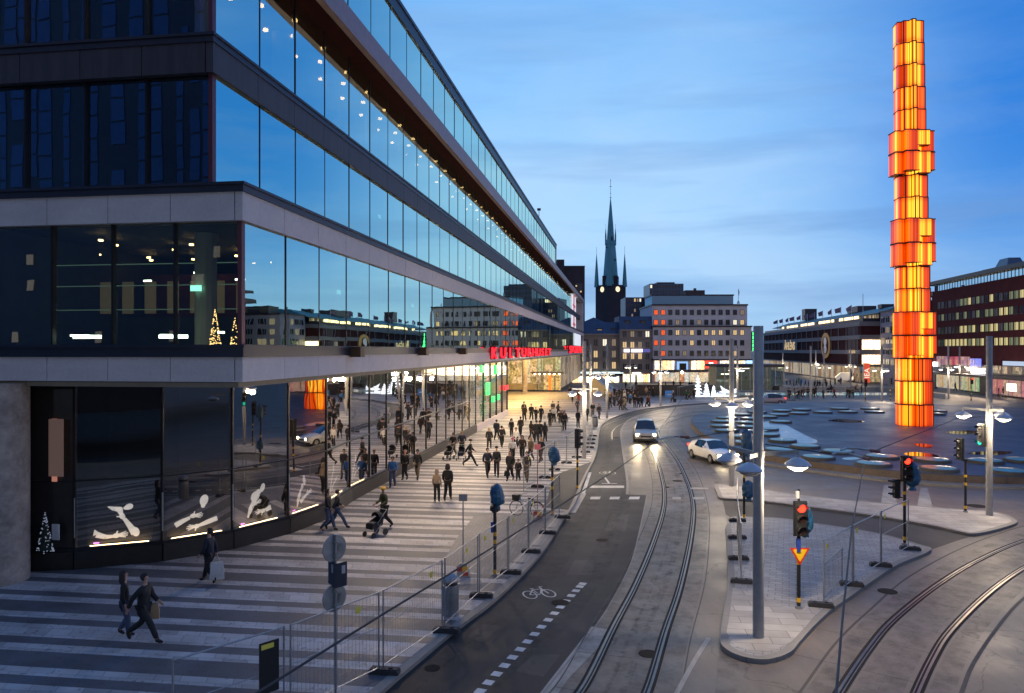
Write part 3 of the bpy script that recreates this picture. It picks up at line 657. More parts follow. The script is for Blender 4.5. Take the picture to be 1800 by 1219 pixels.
# glazing: every pane a part of its own up to a hundred, the tiny far ones in one
npane = 0; rest = MB()
def pane(u0, u1, v0, v1, z0, z1, mat, name='window'):
    """upright pane between two plan points, 3 cm thick"""
    global npane
    b = MB(); a = Vector((u0, v0, 0)); c = Vector((u1, v1, 0)); d = (c-a).normalized(); n = Vector((d.y, -d.x, 0))*.001
    j = rs.uniform(-1, 1)*.0035
    t = Vector((d.y, -d.x, 0))*j*(a-c).length
    b.quad((a.x+t.x, a.y+t.y, z0), (c.x, c.y, z0), (c.x, c.y, z1), (a.x+t.x, a.y+t.y, z1))
    if npane < 98: npane += 1; return b.build(name, M_[mat], kh)
    rest.quad(*b.v[:4])
mull = MB()
floors = [(7.98, 11.92, .14, 'gl_side', 161), (13.14, 16.66, VW, 'gl_side', 166), (17.92, 21.84, VW, 'gl_side', 166), (22.85, 25.62, .06, 'gl_side', UT)]
for z0, z1, V, mt, L in floors:   # front, towards the camera
    v = V+.12
    for k in range(6):
        w_ = pane(.32, .32, v, v+SF, z0, z1, 'gl_front', 'front_window'); MB().box(.20, .36, v+SF-.035, v+SF+.035, z0, z1).build('mullion', M_['mull'], w_); v += SF
    rest_front = MB().quad((.32, v, z0), (.32, 34, z0), (.32, 34, z1), (.32, v, z1)).build('front_glazing', M_['gl_front'], kh)
    MB().box(.18, .40, V-.02, V+.12, z0, z1).build('corner_post', M_['red_edge'], kh)
for k in range(60):
    for z0, z1, V, mt, L in floors:
        u = .40+k*S
        if u < L:
            w_ = pane(min(u+S, L)-.02, u+.02, V, V, z0, z1, mt); bx_ = (u+S-.03, u+S+.02, V-.02, V+.1, z0, z1)
            if w_: MB().box(*bx_).build('mullion', M_['mull'], w_)
            else: mull.box(*bx_)
o = rest.build('far_glazing', M_['gl_side'], kh); o['kind'] = 'stuff'
mull.build('far_mullion', M_['mull'], kh)['kind'] = 'stuff'
for z0, z1 in ((13.14, 21.8),): MB().box(182, 200, VW+.6, VW+.8, z0, z1).build('blank_wall', M_['panel'], kh)
# ground floor
MB().box(.3, LU, .3, 34, 6.60, 6.78).build('ground_floor_soffit', M_['soffitw'] if False else pm('overhang_soffit', (.30, .26, .20), .7), kh)
sf = [Vector(q) for q in ((-19.5, 26.3, 0), (-15.4, 26.75, 0), (-12.8, 27.8, 0), (-10.87, 29.5, 0), (-9.42, 31.95, 0), (-8.50, 34.75, 0))]
for k in range(1, 13): Y = 35.7+k*2.975; sf.append(Vector((.1483*Y-14.0, Y, 0)))
sl_ = [Vector((*loc_of(p.x, p.y), 0)) for p in sf]
pl = MB(); ml = MB(); dark = MB()
for i in range(len(sl_)-1):
    a, c = sl_[i], sl_[i+1]; d = (c-a).normalized(); n = Vector((d.y, -d.x, 0))
    if n.y > 0: n = -n
    p = [a+n*.14, c+n*.14, c-n*.3, a-n*.3]; pl.prism([Vector((q.x, q.y, 0)) for q in p] if n.y < 0 else p, 0, .72)
    hm = MB(); 
    if i > 0: hm.quad((a.x, a.y, .72), (c.x, c.y, .72), (c.x, c.y, 6.62), (a.x, a.y, 6.62)).build('storefront_window', M_['gl_shop'], kh)
    else: hm.box(0, 1, 0, .2, .72, 6.62, 0, Matrix.Translation(a) @ Matrix.Rotation(math.atan2(d.y, d.x), 4, 'Z') @ Matrix.Diagonal(((c-a).length, 1, 1, 1))).build('dark_end_wall', M_['gran'], kh)
    ml.bar(c+Vector((0, 0, .7)), c+Vector((0, 0, 6.62)), .09); ml.bar(a+n*.03+Vector((0, 0, 3.2)), c+n*.03+Vector((0, 0, 3.2)), .06); ml.bar(a+n*.03+Vector((0, 0, .78)), c+n*.03+Vector((0, 0, .78)), .12)
pl.build('plinth', M_['gran'], kh); ml.build('storefront_frame', M_['mull'], kh)
wb = MB(); inner = [q+Vector((.6, 2.6, 0)) for q in sl_]
for i in range(len(inner)-1): wb.quad((inner[i].x, inner[i].y, 0), (inner[i+1].x, inner[i+1].y, 0), (inner[i+1].x, inner[i+1].y, 6.6), (inner[i].x, inner[i].y, 6.6))
wb.build('storefront_back_wall', pm('near_black_wall', (.012, .011, .012), .8, 0, .2), kh)
# poster boards with embracing figures, each lit by a tube at its foot
white = em('poster_figure_white', (.95, .88, .8), .42, (.6, .57, .53)); pink = em('small_pink_light', (1, .2, .9), 3)
pb_m = pm('poster_black', (.02, .019, .019), .6, 0, .2)
def figure(b, var):
    def ell(cx, cz, rx, rz_, n=14, rot=0): 
        q = []
        for k in range(n):
            t = 2*math.pi*k/n; x, z = rx*math.cos(t), rz_*math.sin(t); q.append((cx+x*math.cos(rot)-z*math.sin(rot), 0, cz+x*math.sin(rot)+z*math.cos(rot)))
        b.add(q, [tuple(range(n))])
    def limb(p, w):
        for (x0, z0, w0), (x1, z1, w1) in zip(p[:-1], p[1:]):
            d = Vector((x1-x0, z1-z0)).normalized(); nx, nz = -d.y, d.x
            b.add([(x0+nx*w0, 0, z0+nz*w0), (x1+nx*w1, 0, z1+nz*w1), (x1-nx*w1, 0, z1-nz*w1), (x0-nx*w0, 0, z0-nz*w0)], [(0, 1, 2, 3)])
    def hand(x, z, ang, s=1):
        ell(x, z, .085*s, .065*s, 12, ang)
        for k, (a, L) in enumerate(((-.45, .15), (-.18, .19), (.08, .2), (.34, .17))): 
            A = ang+a*.8; limb([(x+.06*s*math.cos(ang+a), z+.06*s*math.sin(ang+a), .017*s), (x+(.07+L)*s*math.cos(A), z+(.07+L)*s*math.sin(A), .012*s)], 0)
        A = ang+1.2; limb([(x, z, .02*s), (x+.13*s*math.cos(A), z+.13*s*math.sin(A), .015*s)], 0)
    if var == 0:
        ell(.30, 1.45, .15, .12, 16, .35); ell(.20, 1.40, .10, .07, 10, -.2); limb([(-.42, 1.50, .02), (-.2, 1.40, .09), (.05, 1.38, .08)], 0)
        ell(.52, .42, .14, .2, 14, .3); limb([(.50, .34, .13), (.36, .62, .105), (.14, .98, .065)], 0); hand(.07, 1.08, 1.95, 1.55)
        limb([(-.86, .62, .01), (-.80, .42, .12), (-.5, .30, .085), (-.25, .30, .06)], 0); hand(-.14, .32, .12, 1.55)
    elif var == 1:
        ell(.34, 1.40, .17, .24, 16, -.25); ell(.30, 1.18, .09, .10); limb([(-.80, .50, .11), (-.55, .62, .10), (-.22, .74, .065)], 0); hand(-.10, .80, .0, 1.5)
        limb([(.88, .56, .10), (.5, .46, .10), (.14, .36, .065)], 0); hand(.04, .34, 3.2, 1.5)
    elif var == 2:
        ell(.34, 1.52, .12, .2, 16, -.35); ell(-.06, 1.18, .25, .22, 16, .7); ell(.12, 1.36, .14, .12, 12); limb([(-.45, .30, .04), (-.3, .65, .12), (-.1, 1.0, .11)], 0); hand(-.02, .86, .35, 1.2)
        limb([(.8, .55, .12), (.5, .46, .09)], 0); hand(.36, .46, 3.15, 1.55)
    else: ell(.15, 1.4, .11, .26, 14, .2); ell(.0, 1.12, .1, .14); limb([(-.4, .2, .04), (-.3, .6, .11), (-.05, 1.1, .05)], 0); limb([(-.15, .38, .12), (.2, .58, .08), (.36, .66, .05)], 0); hand(.42, .7, .3, 1.5)
for i in range(1, 7):
    a, c = sl_[i], sl_[i+1]; d = (c-a).normalized(); n = Vector((d.y, -d.x, 0))
    if n.y > 0: n = -n
    L = (c-a).length; mid = (a+c)/2 - n*.35; ang = math.atan2(d.y, d.x)+math.pi
    r = MB(); w = min(L*.40, 1.05)
    r.box(-w, w, 0, .05, .86, 2.75)
    ob = r.build('poster_board', pb_m, kh, loc=(mid.x, mid.y, 0), rz=ang)
    fg = MB(); figure(fg, [0, 1, 2, 3, 3, 3][i-1]); fg.v = [(-x*.95*(w/1.05), y, z*.9+.80) for x, y, z in fg.v]
    off = n*.02
    sgn = Vector((math.sin(ang), -math.cos(ang), 0)).dot(n)
    fg.v = [(x, (-.01 if sgn > 0 else .06), z) for x, y, z in fg.v]
    fg.build('poster_figure', white, ob)
    tb = MB(); t0 = a+d*(L/2-w*.9)-n*.12; t1 = a+d*(L/2+w*.9)-n*.12
    tb.tube([t0+Vector((0, 0, .80)), t1+Vector((0, 0, .80))], .05, 6); tb.build('tube_light', M_['tube'], kh)
    if i in (1, 3, 4): MB().tube([t0+d*.1-n*.08+Vector((0, 0, .9)), t0+d*.28-n*.08+Vector((0, 0, .9))], .02, 6).build('pink_light', pink, kh)
    for q in (a+n*.06, c+n*.06): MB().tube([q+Vector((0, 0, 1.2)), q+Vector((0, 0, 2.6))], .02, 6).build('door_handle', M_['galv'], kh)
# lit shop corner, then the recessed entrance under the overhang
Y0, Y1 = sf[-1].y, 90.5
def line14(Y): return loc_of(.1483*Y-14.0, Y)
pa, pc = Vector((*line14(Y0), 0)), Vector((*line14(Y1), 0))
gshop = shopglow('lit_lobby', [(1, .75, .4), (.2, .9, .35), (1, .8, .5), (.55, .5, .35), (.9, .95, .8), (.1, .6, .2)], 1.7, .35, .7, .15, 2.0)
n_ = 5
for k in range(n_):
    a = pa.lerp(pc, k/n_); c = pa.lerp(pc, (k+1)/n_); b = MB()
    b.quad((a.x, a.y+.01, .72), (c.x, c.y+.01, .72), (c.x, c.y+.01, 6.6), (a.x, a.y+.01, 6.6)); b.build('storefront_window', M_['gl_shop'], kh)
    q = MB().box(a.x+.2, c.x-.2, a.y+.9, a.y+1.0, .8, 6.5); q.build('lobby_display', gshop, kh)
    MB().bar(c+Vector((0, -.02, 0)), c+Vector((0, -.02, 6.6)), .14).build('storefront_post', M_['mull'], kh)
MB().box(pa.x, pc.x, pa.y-.1, pa.y+.3, 0, .72).build('stone_plinth', M_['panel'], kh)
MB().box(pc.x, pc.x+.3, pc.y, pc.y+12, 0, 6.6).build('lobby_side_wall', M_['panel'], kh)
b = MB(); gm = em('green_sign_light', (.03, 1, .2), .8)
for fu, z0, z1 in ((.12, 5.6, 6.3), (.3, 3.2, 4.5), (.55, 5.2, 6.2), (.62, 2.3, 2.9), (.45, 2.3, 2.9)):
    p = pa.lerp(pc, fu); MB().box(p.x, p.x+1.4, p.y-.12, p.y-.04, z0, z1).build('green_sign', gm, kh)
p = pa.lerp(pc, .82); MB().box(p.x, p.x+2.6, p.y-.3, p.y-.15, 3.2, 3.7).build('red_sign', M_['redneon'], kh)
bu, bv = loc_of(5.0, 150)
warm = shopglow('warm_entrance_hall', [(1, .62, .2), (.7, .45, .15), (1, .8, .45), (.35, .25, .1), (.6, .42, .12)], .62, .55, .8, .1, 5.0)
b = MB(); b.box(bu, bu+.3, bv, bv+26, 1.2, 6.6); b.build('hall_glazing', warm, kh)
MB().box(bu-.4, bu, bv, bv+26, 0, 1.2).build('hall_stone_wall', pm('sand_stone', (.36, .30, .21), .7, 0, .15, 1.5), kh)
eu, ev = loc_of(9.7, 148.5)
b = MB(); b.box(eu, eu+.3, ev+.2, bv-.2, 3.6, 6.5, 0); b.build('entrance_upper_glazing', shopglow('green_grey_hall', [(.25, .3, .12), (.5, .55, .3), (.8, .8, .4), (.2, .22, .1)], .6, .8, .8, .2, 9.0), kh)
b = MB(); b.box(eu, eu+.3, ev+.2, bv-.2, 0, 3.3); b.build('entrance_door', warm, kh)
MB().box(eu-.1, eu-.02, ev+2.0, ev+2.6, 0, 3.2).build('orange_pillar', em('orange_panel', (1, .2, .03), .7, (.3, .05, 0)), kh)
b = MB(); b.box(eu-2.2, eu+.2, ev-.5, bv+1, 3.3, 3.55); b.build('entrance_canopy', M_['dmetal'], kh)
b = MB()
for k in range(6): b.lathe([(0, 3.02), (.14, 3.12), (.14, 3.28)], (eu-1.9, ev+.3+k*.95, 0), 8)
b.build('canopy_bulb', em('bright_bulb', (1, .8, .4), 9), kh)
MB().box(bu, LU, 1.0, 1.3, 0, 6.6).build('far_ground_wall', shopglow('far_ground_shop', [(.3, .25, .18), (.12, .1, .08), (.5, .4, .3)], .4, .3, .8, .2), kh)
b = MB()
for X, Y in ((2.4, 140.7), (-1.5, 112), (-6.5, 104)):
    u, v = loc_of(X, Y); b.lathe([(.46, 0), (.46, 6.62)], (u, v, 0), 20)
b.build('round_column', M_['ccol'], kh)
u, v = loc_of(-17.25, 25.4); MB().lathe([(.97, 0), (.97, 6.7)], (u, v, 0), 40).build('concrete_column', M_['ccol'], kh, True)
b = MB()
for k in range(7): 
    for j in range(4): b.lathe([(.16, 6.56), (.16, 6.6)], (72+k*8, 1.4+j*3.3, 0), 10)
b.build('overhang_downlight', M_['lamp'], kh)
brl = pm('brown_lamp_box', (.09, .045, .02), .6)
for Y in (33.5, 44.5, 55.5): u, v = loc_of(.1483*Y-12.08, Y); MB().box(u-.28, u+.28, -.55, -.05, 7.5, 7.95).build('flood_light', brl, kh)
# dark niche left of the posters: pink-lit window, tinsel tree
u0, v0 = loc_of(-15.55, 26.42)
MB().box(u0-.02, u0+.0, v0+.05, v0+.62, 3.4, 5.4).build('niche_window', em('pale_pink_window', (.75, .45, .38), .05, (.12, .09, .08)), kh)
u1, v1 = loc_of(-17.05+.98, 26.6); MB().box(u1-.02, u1, v1-.16, v1+.04, 3.2, 5.4).build('niche_window', em('pink_window', (1, .4, .3), .2), kh)
MB().box(u0-.06, u0-.03, v0+.18, v0+.46, 1.2, 1.75).build('paper_notice', pm('white_paper', (.6, .6, .62), .7), kh)
# small lights of the trees behind glass
def tinsel(name, base, h, r, n, mat, label):
    o = empty(name, base, 0, label, 'christmas tree'); rr = random.Random(n)
    t = MB(); t.lathe([(r*.7, .05), (r*.4, h*.5), (.01, h)], n=10); t.build('crown', pm('dark_fir', (.01, .02, .012), .9), o)
    b = MB()
    for i in range(n):
        z = h*rr.random()**1.5; q = r*(1-z/h)*1.08; a = rr.random()*6.28; c = Vector((q*math.cos(a), q*math.sin(a), z)); b.box(c.x-.013, c.x+.013, c.y-.013, c.y+.013, c.z-.013, c.z+.013)
    b.build('light_string', mat, o)
W = lambda u, v, z: c0+du*u+dv*v+Vector((0, 0, z))
gold = em('gold_tree_light', (1, .55, .2), 2.2); silver = em('silver_tree_light', (.6, .7, 1), .16)
tinsel('christmas_tree', W(1.0, 1.5, 8.0), 1.15, .17, 120, gold, 'taller thin tree of gold lights behind the first-floor corner window')
tinsel('christmas_tree', W(1.1, .85, 8.0), .9, .13, 45, gold, 'shorter dimmer tree of gold lights nearest the first-floor glass corner')
tinsel('christmas_tree', W(u0-.5, v0+.35, .9), 1.35, .24, 110, silver, 'silver tinsel tree in the dark niche beside the concrete column')
# roof camera, sign letters
tag(MB().bar(W(84, -.0, 26.5), W(84, 0, 27.6), .08).box(-.25, .25, -.15, .15, 27.5, 27.8, 0, Matrix.Translation(W(84, 0, 0))).build('roof_camera', M_['blk']), 'small dark camera post on the roof edge of the glass block', 'camera')
R90 = Matrix.Rotation(math.pi/2, 4, 'X')
def letters(s, y0, y1, z0, zh, label, sq, text_name):
    o = empty(text_name, W(*loc_of(.1483*y0-12.08, y0), z0), 0, label, 'sign'); n = len(s)
    for i, ch in enumerate(s):
        Y = y0+(y1-y0)*i/(n-1); X = .1483*Y-12.08; base = Vector((X, Y, z0))+(-dv)*.42
        rot = Matrix.Rotation(rz-math.radians(34), 4, 'Z')
        # reading direction runs away from the camera along the facade
        M = Matrix.Translation(base-o.location) @ rot @ R90
        text_obj(ch, zh*1.38, .16, M_['redneon'], o, 'letter', .0, M, sq)
        M2 = Matrix.Translation(base-o.location) @ rot @ Matrix.Translation((0, .16, 0))
        w = zh*.34*sq
        MB().box(-w, w, -.10, .06, -.06, zh+.1, 0, M2).build('letter_box', M_['redbox'], o)
letters('KULTURHUSET', 68, 118, 7.05, 1.05, 'red neon letters KULTURHUSET along the concrete band over the arcade', .82, 'neon_sign')
letters('STADSTEATERN', 163, 214, 7.2, 1.6, 'smaller red neon letters STADSTEATERN at the far end of the band', .72, 'neon_sign')
# ---------------------------------------------------------------- far buildings
def shade(name, c, **k): return pm(name, c, **k)
w_dark = [facade_glass('far_window_glass', (.8, .85, .9), .35, .9, 0, (.3, .3, .3))]
w_lit = [em('warm_lit_window', (1, .68, .32), .42), em('dim_lit_window', (1, .75, .5), .13), em('white_lit_window', (1, .9, .7), .6)]
w_or = em('obelisk_reflection_glow', (1, .12, .02), .6); w_back = pm('dark_window', (.03, .03, .038), .15, 0, .1)  # w_or: orange glow painted in for the obelisk mirrored in dark panes
wr = random.Random(11)
def winmat(p=.35, kind=None):
    if kind is not None: return kind
    r = wr.random()
    return wr.choice(w_lit) if r < p*.6 else w_lit[1] if r < p else w_back
def fpart(parent, name, mat, *boxes):
    if name in ('dark_pier', 'roof_plant', 'tube_light', 'awning', 'light_band') and len(boxes) > 1:
        for q in boxes: o = fpart(parent, name, mat, q)
        return o
    b = MB()
    for q in boxes: b.box(*q)
    return b.build(name, mat, parent)
def px_box(o, Y, d, x0, x1, y0, y1, front=0.0):
    """box between pixel columns and rows on the upright plane at distance Y, d metres deep, relative to o"""
    a, c = at(x0, y0, Y), at(x1, y1, Y); L = o.location
    return (a.x-L.x, c.x-L.x, Y-front-L.y, Y+d-L.y, c.z-L.z, a.z-L.z)
def flat_building(name, label, Y, x0, x1, yt, yb, depth, mat, cat='building'):
    c = at((x0+x1)/2, yb, Y); o = empty(name, (c.x, Y+depth/2, c.z), 0, label, cat)
    fpart(o, 'wall', mat, px_box(o, Y, depth, x0, x1, yt, yb)); return o
def window_rows(o, Y, xs, ys, w, h, p=.35, special=None, frame=None, sash=True):
    for j, y in enumerate(ys):
        for i, x in enumerate(xs):
            m = special(i, j) if special and special(i, j) else winmat(p)
            q = fpart(o, 'window', m, px_box(o, Y, .05, x-w/2, x+w/2, y-h/2, y+h/2, .06))
            if frame: 
                bb = px_box(o, Y, .02, x-w/2-.4, x+w/2+.4, y-h/2-.4, y+h/2+.4, .1); b = MB(); x0, x1, y0, y1, z0, z1 = bb; t = .12
                b.box(x0, x1, y0-.02, y1, z0, z0+t); b.box(x0, x1, y0-.02, y1, z1-t, z1); b.box(x0, x0+t, y0-.02, y1, z0+t, z1-t); b.box(x1-t, x1, y0-.02, y1, z0+t, z1-t); b.box((x0+x1)/2-.05, (x0+x1)/2+.05, y0, y1, z0+t, z1-t)
                b.build('frame', frame, q)
shopA = shopglow('bright_clothes_shop', [(1, .78, .42), (1, .9, .7), (1, .6, .25), (.9, .85, .6), (1, .8, .5), (1, .95, .85)], 1.5, .8, .6, .3, 1.0)
shopB = shopglow('wide_shop_front', [(1, .8, .5), (1, .9, .75), (.8, .3, .15), (1, .85, .6), (.9, .9, .8)], .55, .7, .62, .4, 7.0)
m_lime = shade('pale_limestone', (.56, .53, .54), rough=.7, var=.12, scale=.5)
m_pl = shade('buff_plaster', (.33, .27, .215), rough=.8, var=.15, scale=.4); m_pl2 = shade('grey_plaster', (.30, .255, .21), rough=.8, var=.15, scale=.4)
m_blue = shade('blue_slate_roof', (.035, .06, .12), rough=.4, var=.2, scale=.6); m_corn = shade('stone_trim', (.30, .25, .20), rough=.7)
m_fr = pm('grey_window_frame', (.12, .11, .10), .6, 0, 0)
# pale department building with three set-back storeys
Yb = 225
ob = flat_building('department_building', 'pale limestone block with square windows and a dark glass top storey at the far side', Yb, 1148, 1321, 574.5, 673, 26, m_lime)
fpart(ob, 'upper_wall', m_lime, px_box(ob, Yb+1.5, 22, 1146.7, 1313.5, 536.5, 574))
fpart(ob, 'cornice', M_['dmetal'], px_box(ob, Yb, 26, 1146, 1322, 573, 575.4, .4), px_box(ob, Yb+1.5, 22, 1145.5, 1314.5, 535, 537.5, .4), px_box(ob, Yb, 2, 1146, 1322, 631.5, 634, .6))
fpart(ob, 'glass_top_storey', facade_glass('top_storey_glass', (.16, .26, .36), .6, .95, 0, (.2, .25, .3)), px_box(ob, Yb+4, 12, 1146, 1289, 520, 536))
fpart(ob, 'top_roof', M_['dmetal'], px_box(ob, Yb+4, 12, 1144.5, 1290, 518, 520.4, .3), px_box(ob, Yb+5, 10, 1146, 1288, 523, 536))
xs = [1153+12.62*i for i in range(13)]
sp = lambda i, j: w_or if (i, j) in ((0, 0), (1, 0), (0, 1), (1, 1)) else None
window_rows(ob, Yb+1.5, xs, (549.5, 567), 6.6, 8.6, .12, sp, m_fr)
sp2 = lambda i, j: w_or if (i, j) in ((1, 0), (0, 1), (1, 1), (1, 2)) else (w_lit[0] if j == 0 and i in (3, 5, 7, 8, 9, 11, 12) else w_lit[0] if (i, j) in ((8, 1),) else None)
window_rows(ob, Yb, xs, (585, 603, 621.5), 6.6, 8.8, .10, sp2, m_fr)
[fpart(ob, 'upper_shop_window', shopA, px_box(ob, Yb, .1, a_, c_, 634.5, 650, .12)) for a_, c_ in ((1151, 1185), (1215, 1238), (1266, 1310))]
fpart(ob, 'screen', em('blue_lit_screen', (.25, .45, .8), .7), px_box(ob, Yb, .1, 1190, 1209, 636, 650, .2)); fpart(ob, 'screen_figure', M_['black'], px_box(ob, Yb, .1, 1194, 1206, 639, 650, .3))
fpart(ob, 'red_sign', em('red_lit_sign', (1, .05, .03), 1.1), px_box(ob, Yb, .1, 1240, 1260, 634.5, 647.5, .2)); fpart(ob, 'white_emblem', em('white_round_emblem', (1, .9, .8), 3), px_box(ob, Yb, .1, 1246, 1253, 638, 644.5, .32))
fpart(ob, 'blue_sign', em('blue_white_sign', (.35, .6, 1), 1.1), px_box(ob, Yb, .1, 1312, 1322, 632, 645, .3))
fpart(ob, 'shop_window', shopB, px_box(ob, Yb, .1, 1150, 1186, 656, 671, .12)); fpart(ob, 'shop_window', shopB, px_box(ob, Yb, .1, 1187, 1283, 655, 672, .14))
fpart(ob, 'awning', M_['dmetal'], px_box(ob, Yb, .3, 1148, 1321, 650.5, 654, 1.4))
b = MB()
for x in (1199, 1250): c = at(x, 655, Yb-2)-ob.location; b.lathe([(0, -.5), (.42, -.2), (.42, .2), (0, .5)], c, 10)
b.build('globe_lamp', em('globe_glow', (1, .85, .6), 5), ob)
fp = empty('flagpole', at(1298, 534, Yb+8), 0, 'white flagpole on the roof of the pale limestone block', 'flagpole')
MB().tube([(0, 0, 0), (0, 0, 4.6)], .07, 6).lathe([(.5, 0), (.2, .8), (0, 1.0)], n=8).build('pole', pm('white_pole', (.6, .6, .6), .5), fp)
MB().quad((.05, 0, 4.5), (.35, .1, 3.6), (.25, .15, 2.3), (.05, 0, 3.0)).build('flag', pm('dark_red_flag', (.15, .03, .08), .8), fp)
# two older plastered houses
oa = flat_building('old_house', 'buff plastered old house with blue slate roof next to the culture house end wall', 228, 1004, 1089.6, 588, 676, 14, m_pl)
b = MB(); x0, x1, y0, y1, z0, z1 = px_box(oa, 228, 14, 1004, 1089, 566, 588); b.add([(x0, y0-.2, z0), (x1, y0-.2, z0), (x1, y1, z0), (x0, y1, z0), (x0, y0+3, z1), (x1, y0+3, z1), (x1, y1-3, z1), (x0, y1-3, z1)], [(0, 1, 5, 4), (1, 2, 6, 5), (2, 3, 7, 6), (3, 0, 4, 7), (4, 5, 6, 7)])
c = at(1043, 563, 233)-oa.location; b.add([(c.x-3.4, y0+3, z1), (c.x+3.4, y0+3, z1), (c.x, y0+4, z1+1.5), (c.x, y1-3, z1+1.5)], [(0, 1, 2), (0, 2, 3), (1, 3, 2)]); b.build('roof', m_blue, oa)
for x in (1054, 1078): fpart(oa, 'dormer', M_['dmetal'], px_box(oa, 229, 2, x-5.5, x+5.5, 577.5, 588)); fpart(oa, 'dormer_window', w_lit[0] if x == 1054 else w_back, px_box(oa, 228.9, .1, x-4, x+4, 580, 587))
fpart(oa, 'cornice', m_corn, px_box(oa, 228, .5, 1004, 1090, 587, 590, .5), px_box(oa, 228, .2, 1004, 1090, 612, 613.2, .2), px_box(oa, 228, .2, 1004, 1090, 632, 633.2, .2), px_box(oa, 228, .2, 1004, 1090, 650.4, 651.6, .3))
window_rows(oa, 228, [1015, 1031, 1047, 1063, 1079], (602.5, 622.8, 642.5), 7.2, 12, .3, lambda i, j: w_lit[0] if (i, j) in ((2, 1), (2, 2), (1, 2), (0, 2)) else None, m_corn)
fpart(oa, 'light_band', em('pale_light_band', (.75, .95, 1), .8), px_box(oa, 226, .3, 1004, 1096, 654, 657)); fpart(oa, 'awning', M_['dmetal'], px_box(oa, 226, 2, 1004, 1096, 657.2, 661))
fpart(oa, 'shop_window', shopA, px_box(oa, 228, .1, 1006, 1088, 662, 673, .1))
oc = flat_building('old_house', 'grey-brown plastered house with four dormers and a white lit sign beside the limestone block', 226, 1089.6, 1147.4, 580, 676, 14, m_pl2)
b = MB(); x0, x1, y0, y1, z0, z1 = px_box(oc, 226, 14, 1089.6, 1147, 556, 580); b.add([(x0, y0, z0), (x1, y0, z0), (x1, y1, z0), (x0, y1, z0), (x0, y0+2, z1), (x1, y0+2, z1), (x1, y1-2, z1), (x0, y1-2, z1)], [(0, 1, 5, 4), (1, 2, 6, 5), (2, 3, 7, 6), (3, 0, 4, 7), (4, 5, 6, 7)]); b.build('roof', m_blue, oc)
for x in (1103, 1130): fpart(oc, 'dormer', M_['dmetal'], px_box(oc, 227, 2, x-5, x+5, 563, 575)); fpart(oc, 'dormer_window', w_back, px_box(oc, 226.9, .1, x-3.4, x+3.4, 565, 574))
fpart(oc, 'cornice', m_corn, px_box(oc, 226, .5, 1089, 1147.4, 579.5, 582, .5), px_box(oc, 226, .2, 1090, 1147, 594.5, 595.5, .3), px_box(oc, 226, .2, 1090, 1147, 634.5, 636, .2), px_box(oc, 226, .2, 1090, 1147, 653.5, 655, .4))
window_rows(oc, 226, [1098, 1111.5, 1125, 1138], (587.6, 606.5, 626.5, 645), 7, 10.5, .3, lambda i, j: w_lit[0] if j == 2 and i < 3 or (i, j) in ((0, 1), (1, 1)) else None, m_corn)
fpart(oc, 'white_sign', em('white_lit_sign', (.95, .85, .95), 1.0), px_box(oc, 226, .1, 1096.5, 1129, 614, 619.5, .5)); fpart(oc, 'blue_sign', em('violet_lit_sign', (.2, .2, .7), .3), px_box(oc, 226, .1, 1129.2, 1142, 614, 619.5, .5))
[fpart(oc, 'shop_window', shopA, px_box(oc, 226, .1, a_, c_, 658, 672, .1)) for a_, c_ in ((1095, 1117), (1120, 1142))]; fpart(oc, 'shop_sign', em('small_white_sign', (1, .95, .85), 3), px_box(oc, 226, .1, 1112, 1126, 655.5, 657.5, .6))
# towers behind
def tower(name, label, Y, x0, x1, yt, mat, wins, depth=14):
    o = flat_building(name, label, Y, x0, x1, yt, 640, depth, mat); b1 = MB(); b2 = MB()
    for j in range(wins[1]):
        for i in range(wins[0]):
            x = x0+(i+.5)*(x1-x0)/wins[0]; y = yt+5+j*wins[2]; w = (x1-x0)/wins[0]*.28
            fpart(o, 'window', winmat(wins[3]) if wr.random() < .999 else w_back, px_box(o, Y, .05, x-w, x+w, y-wins[2]*.3, y+wins[2]*.3, .1))
    return o
m_bt = shade('blue_grey_tower_wall', (.055, .085, .14), rough=.35, var=.25, scale=.3)
tower('office_tower', 'striped blue-grey tower top behind the limestone block', 300, 1142, 1201.5, 499, m_bt, (11, 3, 9, .03))
fpart(bpy.data.objects['office_tower'], 'roof_plant', M_['dmetal'], px_box(bpy.data.objects['office_tower'], 302, 8, 1155, 1186, 496.5, 499.2))
tower('office_block', 'dark blue office block with a few lit windows between the church and the limestone block', 310, 1099.5, 1142, 523, shade('night_blue_wall', (.028, .045, .10), rough=.4, var=.2, scale=.3), (9, 4, 9, .42))
o = flat_building('roof_house', 'small brown roof house on top of the limestone block', 245, 1205, 1239, 510.5, 522, 8, shade('brown_box_wall', (.09, .055, .05), rough=.7)); fpart(o, 'chimney', M_['dmetal'], px_box(o, 246, 1, 1220, 1224, 507, 510.6))
ot = flat_building('brick_tower', 'dark brick tower with stepped roof rising behind the end of the glass block', 262, 992, 1028, 469, 640, 16, shade('dark_brick', (.045, .03, .035), rough=.8, var=.3, scale=.4))
fpart(ot, 'stair_tower', bpy.data.materials['dark_brick'], px_box(ot, 261, 12, 979, 992, 456.5, 640)); fpart(ot, 'parapet', M_['dmetal'], px_box(ot, 262, 16, 991.5, 1028.3, 467.6, 469.2, .2))
for x, y in ((1013, 503), (1021, 513)): fpart(ot, 'window', w_lit[0], px_box(ot, 262, .1, x-1.3, x+1.3, y-1.2, y+1.2, .1))
fpart(ot, 'window', w_back, px_box(ot, 262, .1, 1012, 1024, 498, 512, .05))
